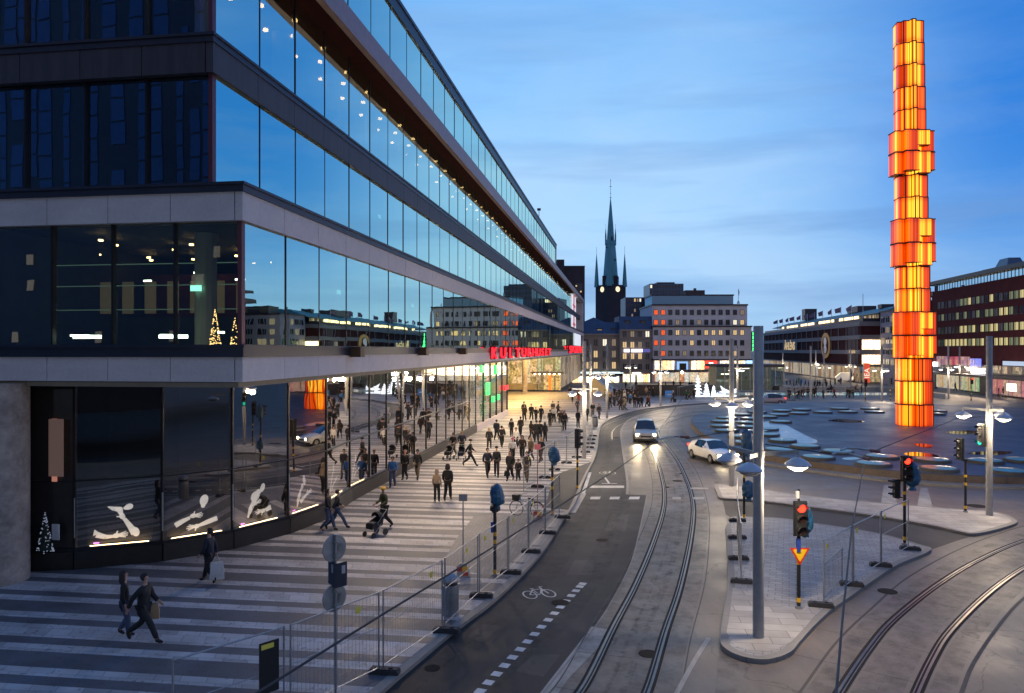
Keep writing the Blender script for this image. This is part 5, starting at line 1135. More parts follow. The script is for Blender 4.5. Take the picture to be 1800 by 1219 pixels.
# ---------------------------------------------------------------- traffic signals and signs
RED = em('red_signal_glow', (1, .025, .01), 3, (.2, 0, 0)); RED2 = em('red_signal_halo', (1, .12, .03), 3); GRN = em('green_signal_glow', (0, .9, .6), .9); SOFF = pm('dark_signal_lens', (.02, .01, .01), .25, 0, .1)
def sig_head(parent, x, y, z, face, h=.95, w=.30, lit=None, nl=3):
    """signal box whose lenses look along the angle face"""
    M = Matrix.Translation((x, y, z)) @ Matrix.Rotation(face+math.pi/2, 4, 'Z'); b = MB()
    b.box(-w/2, w/2, -.12, .1, 0, h, 0, M); b.box(-w/2-.03, w/2+.03, .0, .02, -.03, h+.03, 0, M); hd_ = b.build('signal_head', M_['blk'], parent)
    for i in range(nl):
        cz = h-(i+.5)*h/nl; b = MB(); v = MB(); r = min(w, h/nl)*.38
        ring = [(r*math.cos(t), r*math.sin(t)) for t in [k*math.pi/8 for k in range(16)]]
        b.add([M @ Vector((q[0], -.125, cz+q[1])) for q in ring], [tuple(range(16))])
        for k in range(0, 8):
            t0, t1 = math.pi*k/8, math.pi*(k+1)/8
            A = [(r*1.12*math.cos(t), y_, cz+r*1.12*math.sin(t)) for t, y_ in ((t0, -.12), (t1, -.12), (t1, -.30), (t0, -.30))]
            v.add([M @ Vector(q) for q in A], [(0, 1, 2, 3)])
        b.build('lens', {'r': RED, 'g': GRN}[lit[1]] if lit and lit[0] == i else SOFF, hd_); v.build('hood', M_['blk'], hd_)
    return hd_
def cover(parent, x, y, z0, z1, r, seed, name='tarp_cover'):
    rr = random.Random(seed); prof = []; n = 12; vs = []; fs = []; m = 9
    for i in range(m):
        t = i/(m-1); z = z0+(z1-z0)*t
        R = r*(.45+.65*math.sin(math.pi*min(1, max(0, t*.78+.16)))**.7) if t > .22 else r*(.38+.25*abs(t-.14)/.14)
        if t == 1: R *= .25
        for k in range(n): a = 6.283*k/n; q = R*(1+rr.uniform(-.09, .09)); vs.append((x+q*math.cos(a)*1.15+rr.uniform(-.01, .01)+.08*r*math.sin(t*5), y+q*math.sin(a), z+rr.uniform(-.02, .02)))
    for i in range(m-1):
        for k in range(n): fs.append((i*n+k, i*n+(k+1) % n, (i+1)*n+(k+1) % n, (i+1)*n+k))
    fs.append(tuple(range(n))); fs.append(tuple((m-1)*n+k for k in range(n)))
    return MB().add(vs, fs).build(name, M_['bag'], parent)
def signal(px, py, ztop, bands, label, zo=.1, heads=(), covers=(), r=.057, box=None, extra=None):
    q = P(px, py, zo); o = empty('traffic_signal', q, 0, label, 'traffic light', 'banded traffic signal posts')
    MB().tube([(0, 0, 0), (0, 0, ztop)], r, 12).build('post', M_['blk'], o)
    for z in bands: MB().tube([(0, 0, z-.065), (0, 0, z+.065)], r+.006, 12).build('yellow_band', M_['yel'], o)
    MB().tube([(0, 0, 0), (0, 0, .08)], r+.05, 10).build('foot', M_['galv'], o)
    for h in heads: sig_head(o, *h)
    for i, c in enumerate(covers): cover(o, *c, seed=int(px)+i)
    if box: MB().box(*box).build('push_button_box', pm('blue_box_paint', (.02, .05, .3), .4) if 'blue_box_paint' not in bpy.data.materials else bpy.data.materials['blue_box_paint'], o)
    return o, q
D = math.radians
o, q = signal(1404, 1070, 2.65, (.26, 1.38), 'post with lit red signal above a yellow give-way triangle on the near island', IZ, heads=[(-.02, -.17, 2.22, D(-92), .98, .34, (0, 'r'))], covers=[(.22, .05, 2.12, 3.1, .17)], box=(-.10, -.0, -.16, -.06, 1.72, 2.1))
b = MB(); b.box(-.03, .03, -.03, .03, 2.65, 3.55); b.build('post_top', M_['blk'], o); MB().box(-.1, .0, -.06, .0, 3.28, 3.5).build('sensor', M_['lampshell'], o)
tri = lambda s, y, z: [(-s, y, z+s*.58), (s, y, z+s*.58), (0, y, z-s*1.15)]
tr = lambda s: [(-s*.93, s*.58), (-s*1.0, s*.50), (-s*.07, -s*1.13), (s*.07, -s*1.13), (s*1.0, s*.50), (s*.93, s*.58)]
def tri_plate(s, y0, y1, z, mat, name, par):
    p = tr(s); b = MB(); n = len(p); vs = [(x, y0, z+zz) for x, zz in p]+[(x, y1, z+zz) for x, zz in p]; return b.add(vs, [tuple(range(n)), tuple(reversed(range(n, 2*n)))]+[(i, (i+1) % n, n+(i+1) % n, n+i) for i in range(n)]).build(name, mat, par)
t = tri_plate(.285, -.10, -.085, 1.66, pm('sign_red', (.55, .035, .01), .4, 0, .05, emit=None, es=0), 'give_way_sign', o)
tri_plate(.205, -.108, -.101, 1.665, pm('sign_yellow', (.8, .5, .02), .4, 0, .05, emit=None, es=0), 'sign_face', t)
o, q = signal(1590, 958, 2.55, (.26, 1.62, 2.05), 'post with lit red signal and folded blue cover at the near island far end', IZ, heads=[(-.02, -.17, 2.55, D(-95), .95, .38, (0, 'r')), (-.30, .02, 1.85, D(180), .75, .2, None)], covers=[(.30, .05, 2.15, 3.3, .24)])
MB().bar((-.3, 0, 1.9), (0, 0, 1.86), .04).bar((-.3, 0, 2.55), (0, 0, 2.58), .04).build('bracket', M_['blk'], o)
o, q = signal(1697, 901, 2.45, (.25, 1.35, 1.72), 'post with an unlit sideways signal head by the right-hand lamp mast', IZ, heads=[(-.24, .0, 2.5, D(200), 1.0, .26, None)])
MB().bar((-.2, 0, 2.5), (0, 0, 2.42), .05).tube([(0, 0, 2.43), (0, 0, 2.52)], .10, 10).build('bracket', M_['blk'], o)
o, q = signal(870, 1013, 2.3, (.16, 1.18, 1.44), 'nearest banded post with blue tarp-wrapped signal on the grey setts', KZ, covers=[(.07, 0, 2.3, 3.15, .19)], box=(-.14, -.05, -.08, .06, 1.5, 1.85))
cover(o, .0, 0, 2.18, 2.42, .15, 44, 'post_wrap').data.materials[0] = M_['blk']
o, q = signal(971, 906, 2.5, (.14, 1.28, 1.7), 'banded post with blue tarp-wrapped signal by the cycle pocket', KZ, covers=[(.07, 0, 2.35, 3.2, .22)])
o, q = signal(1015, 862, 2.6, (.2, 1.2, 1.62), 'banded post with dark unlit signal in the painted triangle of the cycle pocket', 0.01, heads=[(.0, .05, 2.35, D(20), 1.05, .3, None), (.0, -.05, 2.35, D(-20), 1.05, .3, None)])
o, q = signal(1308, 913, 3.9, (.15, 1.45, 1.95), 'banded post with blue-wrapped signal half hidden by the nearest lamp mast', IZ, covers=[(.20, 0, .85, 1.75, .24), (.12, -.05, 2.9, 4.1, .22)], heads=[(.18, .1, 3.2, D(80), .8, .3, (0, 'r'))])
# green signal hung on the right mast
q = P(1739, 906, .12); o = empty('traffic_signal', (q.x, q.y, 0), 0, 'signal head showing green fixed to the side of the right-hand lamp mast', 'traffic light', 'banded traffic signal posts')
sig_head(o, -.38, -.05, 3.35, D(192), 1.0, .30, (2, 'g')); MB().bar((-.36, 0, 4.2), (-.1, 0, 4.2), .05).bar((-.36, 0, 3.5), (-.1, 0, 3.5), .05).build('bracket', M_['blk'], o)
for px, py, lb in ((1521, 711, 'small banded signal post far behind the fountain plaza, left of the obelisk mast'), (1565, 706, 'small banded signal post right beside the obelisk base'), (1707, 705, 'small banded signal post before the right-hand shops'), (1496, 683, 'banded far signal post at the foot of the mast under the clock sign')):
    signal(px, py, 3.0, (.5, 1.1, 1.7), lb, 0, heads=[(0, -.15, 2.6, D(-90), 1.0, .32, (0, 'r') if px == 1707 else None)], r=.075)
def plain_post(px, py, h, r, zo=KZ): 
    q = P(px, py, zo); return q
# sign stack seen from behind
q = P(590, 1222, KZ); o = empty('road_sign', q, D(-4), 'tall thin pole carrying the backs of two round and two square signs', 'road sign')
MB().tube([(0, 0, 0), (0, 0, 3.58)], .03, 10).build('pole', M_['galv'], o)
sb = pm('sign_back_grey', (.022, .028, .048), .45, .2, .15, 4); stk = pm('pale_sticker', (.33, .34, .37), .6, 0, .1)
def disc(z, ang, name, par=o, r=.30):
    M = Matrix.Translation((0, 0, z)) @ Matrix.Rotation(ang, 4, 'Z') @ Matrix.Rotation(math.pi/2, 4, 'X'); b = MB(); b.lathe([(r, -.012), (r, .012), (0, .012)], n=32)
    b.v = [tuple(M @ Vector((x+.0, y, z_-.05))) for x, y, z_ in b.v]; d = b.build(name, sb, par)
    b = MB(); b.lathe([(r+.006, -.02), (r+.012, 0), (r+.006, .02)], n=32); b.v = [tuple(M @ Vector((x, y, z_-.05))) for x, y, z_ in b.v]; b.build('rim', M_['galv'], d)
    b = MB(); b.box(.10, .20, -.10, .10, -.030, -.026); b.v = [tuple(M @ Vector((x, y, .07+z_*0-.03))) for x, y, z_ in b.v]; b.build('sticker', stk, d)
disc(3.27, D(52), 'round_sign_back'); disc(2.16, D(52), 'round_sign_back')
for z, sx in ((2.72, -1), (2.68, 1)):
    M = Matrix.Translation((sx*.1, .02, z)) @ Matrix.Rotation(D(50 if sx > 0 else -50), 4, 'Z'); b = MB(); b.box(-.17, .17, -.01, .01, -.27, .27, 0, M); d = b.build('square_sign_back', sb, o)
    b = MB(); b.box(.03, .12, -.016, -.012, .02, .2, 0, M); b.build('sticker', stk, d)
b = MB(); [b.box(-.05, .05, -.045, .045, z, z+.03) for z in (2.0, 2.3, 2.55, 2.85, 3.1, 3.4)]; b.build('clamp', M_['galv'], o)
# thin temporary sign poles in concrete feet
for px, py, pt, col, lb in ((814, 1012, 870, 0, 'thin grey sign pole standing in a striped concrete foot on the setts'), (945, 912, 782, 1, 'thin pole with the faintly glowing pink back of a sign behind the parked bicycle')):
    q = P(px, py, KZ); h = (py-pt)*q.y/F; pk_ = pm('pink_sign_back' if col else 'grey_sign_back', (.5, .12, .12) if col else (.25, .25, .26), .5, 0, .05, emit=(1, .2, .2) if col else None, es=.12)  # pink back: pink base colour plus a weak emission
    o = empty('temporary_sign', q, 0, lb, 'road sign'); MB().tube([(0, 0, .1), (0, 0, h)], .022, 8).build('pole', M_['galv'] if not col else pm('pinkish_pole', (.4, .2, .2), .4, .4), o)
    MB().box(-.14, .14, -.02, .02, h-.22, h+.02).build('sign_back', pk_, o)
    b = MB(); b.add([(-.24, -.2, 0), (.24, -.2, 0), (.24, .2, 0), (-.24, .2, 0), (-.13, -.12, .42), (.13, -.12, .42), (.13, .12, .42), (-.13, .12, .42)], [(0, 1, 5, 4), (1, 2, 6, 5), (2, 3, 7, 6), (3, 0, 4, 7), (4, 5, 6, 7)]); ft = b.build('concrete_foot', pm('pale_concrete_foot', (.35, .34, .32), .8), o)
    b = MB(); b.box(-.20, -.02, -.215, -.18, .2, .36, 0); b.box(-.015, .17, -.215, -.18, .2, .36, 1); b.box(.0, .18, -.225, -.19, .06, .17, 0); b.build('reflector_plate', [pm('reflector_red', (.5, .03, .01), .4), M_['yel']], ft)
# litter bins
def bin_(px, py, h, r, label):
    q = P(px, py, KZ); o = empty('litter_bin', q, 0, label, 'litter bin'); MB().lathe([(r*.97, 0), (r*.97, .03), (r, .05), (r, h*.78), (r*.99, h*.79)], n=28).build('drum', M_['galv'], o, True)
    MB().lathe([(r*.86, h*.78), (r*.86, h*.9)], n=24).build('opening', M_['black'], o); MB().lathe([(r*1.03, h*.88), (r*1.03, h*.91), (r*.8, h*1.02), (r*.3, h*1.08), (0, h*1.09)], n=28).build('dome_lid', M_['galv'], o, True)
bin_(792, 1081, 1.12, .245, 'steel drum litter bin with domed lid behind the near mesh fence')
bin_(1046, 750, 1.1, .3, 'far steel litter bin behind the row of fence feet on the left kerb')
# mesh fence panels with rubber feet
wire = pm('fence_wire', (.22, .23, .24), .5, .6, .1); fyel = pm('yellow_tag', (.6, .55, .08), .6)
FG = 'temporary mesh fence panels'
def fence(a, c, label, h=1.95, zo=KZ, mesh=True, tagp=None, poster=None, rail=None):
    d = (c-a); L = d.length; o = empty('mesh_fence', (a.x, a.y, zo), math.atan2(d.y, d.x), label, 'fence', FG)
    b = MB(); z0 = .14
    b.tube([(0.04, 0, .03), (0.04, 0, h)], .021, 6); b.tube([(L-.04, 0, .03), (L-.04, 0, h)], .021, 6); b.tube([(.04, 0, h-.02), (L-.04, 0, h-.02)], .018, 6); b.tube([(.04, 0, z0), (L-.04, 0, z0)], .016, 6)
    b.tube([(.04, 0, 1.1), (L-.04, 0, 1.1)], .010, 5)
    b.build('frame', M_['galv'], o)
    if mesh:
        b = MB(); n = int(L/.11)
        for k in range(1, n): b.bar((k*L/n, 0, z0), (k*L/n, 0, h-.02), .0042)
        for k in range(1, 7): b.bar((.05, .003, z0+(h-z0)*k/7), (L-.05, .003, z0+(h-z0)*k/7), .0042)
        b.build('wire_mesh', wire, o)
    if tagp: MB().box(tagp*L, tagp*L+.16, -.02, -.012, h-.32, h-.17).build('yellow_tag', fyel, o)
    if poster: MB().box(L-.62, L-.18, -.05, -.03, h-1.25, h-.2).build('notice_board', M_['blk'], o) ; 
    if poster: MB().box(L-.58, L-.30, -.056, -.051, h-.34, h-.24).build('yellow_strip', fyel, o)
    return o
rub = pm('rubber_foot_black', (.028, .028, .034), .7, 0, .25, 8)
ft0 = None
def foot(px, py, ang, label, zo=KZ):
    global ft0
    q = P(px, py, zo)
    if ft0 is None:
        ft0 = MB().box(-.36, .36, -.12, .12, 0, .10).box(-.33, .33, -.10, .10, .1, .135).box(-.22, -.12, -.04, .04, .135, .16).box(.1, .2, -.04, .04, .135, .16).build('rubber_block', rub); f = ft0
    else: f = ft0.copy(); link(f)
    f.location = q; f.rotation_euler = (0, 0, ang); tag(f, label, 'fence foot', 'rubber feet of the mesh fence'); return f
fpts = [(508, 1262), (672, 1181), (781, 1106), (842, 1048), (894, 1007), (929.5, 970), (959, 937), (984, 908)]
FW = [P(x, y, KZ) for x, y in fpts]; a0 = P(300, 1345, KZ)
fence(a0, FW[0]-(FW[0]-a0).normalized()*.08, 'nearest fence panel with a black notice board hung on its wires', poster=True, mesh=False)
nm = ['first full mesh panel right of the notice board', 'mesh panel in front of the steel litter bin', 'mesh panel left of the nearest blue-wrapped post', 'mesh panel right behind the nearest blue-wrapped post', 'mesh panel in front of the bicycle wheels', 'mesh panel right of the bicycle', 'short last mesh panel ending at the cycle pocket']
for i in range(len(FW)-1): fence(FW[i], FW[i+1]-(FW[i+1]-FW[i]).normalized()*.08, nm[i], tagp=[.7, .75, .6, .15, .15, .2, .3][i])
for i, (x, y) in enumerate([(672, 1184), (781, 1112), (842, 1050), (894, 1009), (929.5, 972), (959, 939), (985, 911)]): foot(x+4, y, D(-8), ['foot under the post nearest the road sign stack', 'foot beside the steel bin', 'foot left of the nearest blue-wrapped post', 'foot right of the nearest blue-wrapped post', 'foot below the bicycle front wheel', 'foot right of the bicycle on the pale slabs', 'foot by the post with the blue tarp at the cycle pocket'][i]+', black rubber')
g2 = [(920, 866), (958, 842), (975, 829), (996, 817), (1012, 806), (1029, 797), (1036, 790), (1038.5, 782), (1039.5, 775), (1042, 768)]
GW = [P(x, y, KZ) for x, y in g2]
lb2 = ['open gate panel above the bicycle', 'far mesh panel left of the far blue tarp', 'far mesh panel in front of the blue tarp', 'far mesh panel behind the unlit signal', 'far mesh panel running to the left lamp mast', 'mesh panel at the foot of the left lamp mast', 'first panel past the left lamp mast', 'second panel past the left lamp mast', 'last panel before the far litter bin']
for i in range(len(GW)-1): fence(GW[i], GW[i+1], lb2[i], tagp=.2 if i < 4 else None, mesh=i < 6)
for i, (x, y) in enumerate([(945, 857), (958, 841), (975, 827), (996, 815), (1014, 805), (1029, 796), (1036, 788), (1038.5, 781), (1039.5, 774), (1042, 767.5)]): foot(x, y, D(-6), 'small black rubber foot '+['behind the bicycle basket', 'left of the far blue tarp', 'under the far blue tarp', 'before the painted triangle', 'behind the unlit signal post', 'left of the lamp mast foot', 'just past the lamp mast foot', 'second past the lamp mast foot', 'third past the lamp mast foot', 'farthest of the kerb row'][i])
iw = [P(1303, 1024, IZ), P(1298, 984, IZ), P(1296, 947, IZ), P(1297, 916, IZ)]
for i in range(3): fence(iw[i], iw[i+1], ['left island panel nearest the lamp mast', 'middle left island panel', 'farthest left island panel'][i]+', seen nearly edge-on', zo=IZ)
for i, (x, y) in enumerate([(1304, 1025), (1298, 984), (1296, 947), (1296, 917)]): foot(x, y, D(-14 if i == 0 else -3), ['nearest', 'second', 'third', 'farthest'][i]+' black rubber foot along the left edge of the near island', IZ)
jw = [P(1447, 1063, IZ), P(1500, 1027, IZ), P(1549, 995, IZ), P(1598, 966, IZ)]
for i in range(3): fence(jw[i], jw[i+1]-(jw[i+1]-jw[i]).normalized()*.06, ['right island panel with a leaning spare mesh inside', 'right island panel behind the hanging wire', 'right island panel ending at the red signal'][i], zo=IZ, tagp=.08, mesh=i < 1)
MB().box(0, 0, 0, 0, 0, 0) if False else None
for i, (x, y) in enumerate([(1443, 1067), (1497, 1030), (1548, 996), (1600, 967)]): foot(x, y, D(-14), ['nearest', 'second', 'third', 'farthest'][i]+' black rubber foot along the right edge of the near island', IZ)
lp = fence(jw[0]+Vector((.15, .35, 0)), jw[1]+Vector((-.25, .25, 0)), 'low spare mesh panel leaning inside the right island fence', h=1.15, zo=IZ)
# bicycle
def bicycle(loc, ang, label, detail=True, s=1.0, group=None):
    o = empty('bicycle', loc, ang, label, 'bicycle', group); r = .34*s
    ti = pm('black_tyre', (.015, .015, .016), .6) if 'black_tyre' not in bpy.data.materials else bpy.data.materials['black_tyre']
    for x in (-.53, .53):
        n = 24; ring = [(x+r*math.cos(2*math.pi*k/n), 0, r+r*math.sin(2*math.pi*k/n)) for k in range(n+1)]; w = MB().tube(ring, .019, 6).build('wheel', ti, o)
        b = MB(); [b.bar((x, 0, r), (x+r*math.cos(k*math.pi/8), 0, r+r*math.sin(k*math.pi/8)), .004) for k in range(16)]; b.build('spokes', M_['galv'], w)
    fr = pm('pale_blue_frame', (.25, .36, .45), .35, .2, .1) if 'pale_blue_frame' not in bpy.data.materials else bpy.data.materials['pale_blue_frame']
    b = MB(); B_ = (-.08, 0, .28); st = (-.22, 0, .74); hd_ = (.36, 0, .78); 
    for p, q_ in ((B_, st), (B_, hd_), ((-.2, 0, .6), hd_), ((-.53, 0, r), B_), ((-.53, 0, r), (-.2, 0, .64)), (hd_, (.53, 0, r)), (hd_, (.32, 0, .98))): b.tube([p, q_], .017, 6)
    b.build('frame', fr, o); MB().tube([(-.32, 0, .82), (-.05, 0, .84)], [.07, .03], 8).build('saddle', M_['blk'], o); b = MB(); b.tube([(.1, .27, 1.0), (.3, .12, 1.0), (.32, 0, .98), (.3, -.12, 1.0), (.1, -.27, 1.0)], .013, 6); b.build('handlebar', M_['galv'], o)
    if detail: MB().box(.38, .68, -.17, .17, .72, .98).build('basket', M_['blk'], o); b = MB(); b.tube([(-.53+.37*math.cos(t), 0, r+.37*math.sin(t)) for t in [math.pi*.15+k*math.pi/12 for k in range(11)]], .02, 5); b.box(-.75, -.3, -.06, .06, .72, .74); b.build('rear_mudguard', M_['blk'], o); MB().box(-.80, -.78, -.05, .05, .45, .6).build('orange_reflector', pm('orange_reflector', (.7, .15, .02), .4), o)
    return o
q = P(926, 908, KZ); bicycle(q, math.radians(155), 'parked city bicycle with black basket leaning by the mesh fence')
# benches
for px, py, ang, lb in ((975, 758, 8, 'nearer backless bench among the walkers'), (986, 742, 8, 'farther bench with people sitting on it')):
    q = P(px, py, KZ); o = empty('bench', q, D(ang), lb, 'bench'); b = MB(); [b.box(-1.0, 1.0, -.25+k*.13, -.15+k*.13, .42, .47) for k in range(4)]; b.build('seat', pm('worn_bench_wood', (.16, .12, .08), .7), o)
    for x in (-.7, .7): MB().box(x-.05, x+.05, -.22, .22, 0, .42).build('leg', M_['galv'], o)
# ---------------------------------------------------------------- overhead tram wires
wm = pm('wire_dark', (.03, .028, .03), .6, .3, .05)
def at_z(px, py, z): Y = (H-z)*F/(py-HY); return Vector(((px-CX)/F*Y, Y, z))
def wire_(pts, r, label, arms=()):
    o = MB().tube(pts, r, 5).build('overhead_wire', wm); tag(o, label, 'overhead wire', 'tram overhead wires')
    for a in arms: MB().tube(a, .022, 6).build('pull_off_arm', M_['galv'], o); MB().tube([a[-1], Vector(a[-1])+(Vector(a[-1])-Vector(a[-2])).normalized()*.22], .03, 6).build('insulator', pm('rust_insulator', (.25, .07, .05), .5) if 'rust_insulator' not in bpy.data.materials else bpy.data.materials['rust_insulator'], o)
    return o
z5 = 5.8
wire_([at_z(430, 1232, z5), at_z(668, 1083, z5), at_z(820, 991, z5), at_z(950, 910, z5), at_z(1080, 828, z5), at_z(1155, 775, z5)], .009, 'dark tram wire crossing the lower left over the fence towards the silver car', [[at_z(1154, 774, z5), at_z(1170, 769, z5+.02), at_z(1185, 767.5, z5), at_z(1196, 768, z5)]])
wire_([at_z(1468, 1240, z5), at_z(1482, 1075, z5), at_z(1497, 930, z5), at_z(1519, 816, z5)], .009, 'tram wire hanging down the picture in front of the right island fence', [[at_z(1462, 799, z5), at_z(1470, 796.5, z5), at_z(1492, 797, z5), at_z(1518, 805, z5)]])
wire_([at_z(1345, 781, 6.0), at_z(1400, 790, 6.0), at_z(1462, 798, 6.0)], .010, 'black span wire from the nearest mast over the skylights')
wire_([at_z(1532, 795, z5), at_z(1600, 768, z5), at_z(1684, 736, z5), at_z(1724, 733, z5)], .010, 'thin span wire over the plaza towards the right-hand mast', [[at_z(1478, 792, z5), at_z(1488, 788.5, z5), at_z(1510, 789, z5), at_z(1530, 792, z5)]])
wire_([at_z(1205, 772, 6.2), at_z(1250, 764, 6.2), at_z(1300, 756, 6.2)], .010, 'short dark span wire above the white car roof')
wire_([at_z(1148, 772, 6.6), at_z(1180, 728, 6.6), at_z(1200, 700, 6.6)], .006, 'hair-thin wire rising from the silver car to the light trees')
wire_([at_z(1800, 672, 6.4), at_z(1765, 650, 5.8)], .02, 'dark cable in front of the pink shop windows') if False else None
# ---------------------------------------------------------------- cars
def car(loc, ang, paint, label, L=4.5, W_=1.84, Hh=1.6, suv=True, lights=True, beam=0, tail=0, group=None):
    o = empty('parked_car' if False else 'car', loc, ang, label, 'car', group)
    hw = W_/2; l = L/2
    if suv: st = [(l, .42, .62, .70, .60, .55), (l-.10, .28, .74, .84, .86, .80), (l-.55, .24, .88, .97, .97, .9), (l-1.15, .24, .98, 1.06, 1.0, .90), (l-1.85, .24, 1.02, Hh-.05, 1.0, .68), (l-2.5, .24, 1.04, Hh, 1.0, .70), (l-3.4, .24, 1.06, Hh-.03, 1.0, .69), (l-4.0, .24, 1.1, Hh-.14, .99, .66), (l-4.38, .28, 1.02, 1.08, .95, .84), (-l, .40, .8, .86, .85, .7)]
    else: st = [(l, .40, .55, .62, .62, .55), (l-.12, .26, .66, .74, .88, .8), (l-.6, .22, .80, .88, .98, .88), (l-1.2, .22, .90, .96, 1.0, .88), (l-2.0, .22, .93, Hh-.04, 1.0, .64), (l-2.6, .22, .95, Hh, 1.0, .66), (l-3.3, .22, .98, Hh-.06, 1.0, .64), (l-3.95, .24, 1.02, Hh-.26, .97, .60), (l-4.25, .28, .98, 1.02, .93, .8), (-l, .38, .76, .82, .84, .7)]
    n = 7; vs = []
    for y, zb, bl, top, w, rw in st:
        half = [(0, zb), (hw*w*.92, zb), (hw*w, zb+.14), (hw*w, (zb+bl)/2+.06), (hw*w*.96, bl), (hw*rw if top-bl > .2 else hw*w*.86, top-.03 if top-bl > .2 else top-.02), (0, top+.02)]
        ring = half+[(-x, z) for x, z in reversed(half[1:-1])]
        vs.append([(x, y, z) for x, z in ring])
    m = len(vs[0]); body = MB(); flat = [p for r in vs for p in r]; bf = []; ws = []; sw = []
    for i in range(len(vs)-1):
        for k in range(m):
            f = (i*m+k, i*m+(k+1) % m, (i+1)*m+(k+1) % m, (i+1)*m+k)
            top0 = st[i][3]-st[i][2] > .2; top1 = st[i+1][3]-st[i+1][2] > .2
            side = k in (4, 7); roof = k in (5, 6)
            if side and top0 and top1: sw.append(f)
            elif (roof) and (top0 != top1): ws.append(f)
            else: bf.append(f)
    bf += [tuple(range(m)), tuple((len(vs)-1)*m+k for k in reversed(range(m)))]
    bd = body.add(flat, bf).build('body', paint, o, True)
    bv = bd.modifiers.new('s', 'SUBSURF'); bv.levels = 0; bv.render_levels = 0
    gm_ = pm('car_glass', (.012, .02, .03), .06, 0, 0, coat=1) if 'car_glass' not in bpy.data.materials else bpy.data.materials['car_glass']
    for f in ws: MB().add([Vector(flat[i])+Vector((0, 0, .004)) for i in f], [(0, 1, 2, 3)]).build('windscreen', gm_, o)
    b = MB(); 
    for f in sw:
        c = sum((Vector(flat[i]) for i in f), Vector())/4; b.add([c+(Vector(flat[i])-c)*.93+Vector((.004*(1 if c.x > 0 else -1), 0, 0)) for i in f], [(0, 1, 2, 3)]); 
    b.build('side_window', gm_, o)
    b = MB(); [b.add([Vector(flat[i])*1 for i in f], [(0, 1, 2, 3)]) for f in sw]; b.build('window_pillar', M_['blk'], o)
    for sx in (-1, 1):
        for y in (l-.85, -l+.85):
            M = Matrix.Translation((sx*(hw-.10), y, .33)) @ Matrix.Rotation(math.pi/2, 4, 'Y'); b = MB(); b.lathe([(.20, -.12), (.33, -.12), (.335, 0), (.33, .125), (.22, .13), (.2, .11), (0, .11)], n=22); b.v = [tuple(M @ Vector((x, y_, z*sx))) for x, y_, z in b.v]; w = b.build('wheel', M_['black'], o, True)
            b = MB(); b.lathe([(.20, .12), (.19, .135), (.05, .12), (0, .125)], n=12); b.v = [tuple(M @ Vector((x, y_, z*sx))) for x, y_, z in b.v]; b.build('rim', M_['galv'], w)
        MB().box(sx*(hw+.02)-.09, sx*(hw+.02)+.09, l-1.75, l-1.62, .98, 1.12).build('mirror', paint, o)
        zl = .70 if suv else .62
        hl = em('headlight_glow', (1, .80, .48), 26, (.5, .5, .5)) if 'headlight_glow' not in bpy.data.materials else bpy.data.materials['headlight_glow']
        M = Matrix.Translation((sx*(hw*.70), l-.03, zl)) ; b = MB(); b.add([Vector((x*.19, -abs(x)*.1+.06, z*.10)) for x, z in [(math.cos(t), math.sin(t)) for t in [k*math.pi/6 for k in range(12)]]], [tuple(range(12))]); b.v = [tuple(M @ Vector(v)) for v in b.v]; b.box(sx*hw*.7-.2, sx*hw*.7+.2, l-.16, l-.05, zl-.105, zl+.105, 1)
        b.build('headlight', [hl if lights else M_['galv'], M_['blk']], o)
        tl_ = em('tail_light_glow', (1, .04, .02), 1.8) if 'tail_light_glow' not in bpy.data.materials else bpy.data.materials['tail_light_glow']
        MB().box(sx*hw*.78-.14, sx*hw*.78+.12, -l-.03, -l+.14, .82, .98).build('tail_light', tl_, o)
    MB().box(-hw*.45, hw*.45, l-.02, l+.02, .48, .62).build('grille', M_['blk'], o); MB().box(-.26, .26, l+.02, l+.03, .36, .47).build('number_plate', M_['lampshell'], o)
    MB().box(-hw*.9, hw*.9, l-.3, l-.005, .2, .36).box(-hw*.9, hw*.9, -l+.005, -l+.3, .22, .36).box(-hw-.005, hw+.005, -l+1.3, l-1.35, .2, .32).build('lower_trim', M_['blk'], o)
    if suv: MB().bar((hw*.66, l-1.95, Hh), (hw*.66, l-3.8, Hh), .04).bar((-hw*.66, l-1.95, Hh), (-hw*.66, l-3.8, Hh), .04).build('roof_rail', M_['blk'], o)
    if beam:
        for sx in (-1, 1):
            l_ = bpy.data.lights.new('headlight_beam', 'SPOT'); l_.energy = beam; l_.spot_size = D(60); l_.spot_blend = .9; l_.color = (1, .76, .42); l_.shadow_soft_size = .06
            s = link(bpy.data.objects.new('headlight_beam', l_)); s.parent = o; s.location = (sx*hw*.7, l+.12, .7); s.rotation_euler = (D(79), 0, 0)
    return o
silver = pm('silver_car_paint', (.46, .44, .41), .3, .35, .05, coat=.6); whitep = pm('pearl_white_car_paint', (.78, .79, .80), .3, .1, .04, coat=.8)
q = P(1133.5, 770, 0); q2 = P(1131, 782, 0)
car(P(1134, 774, 0), D(172), silver, 'silver estate car with bright headlights driving towards the camera on the tram track', W_=2.0, Hh=1.8, beam=330)
car(Vector((14.2, 53.8, 0)), D(193), whitep, 'white hatchback turning in front of the fountain plaza with headlights on', suv=False, L=4.5, Hh=1.48, beam=160)
car(P(1352, 711, 0), D(78), pm('grey_car_paint', (.38, .38, .42), .3, .3, .03, coat=.6), 'grey car with red tail lights behind the fountain plaza, partly hidden by the nearest mast', suv=False, beam=0)
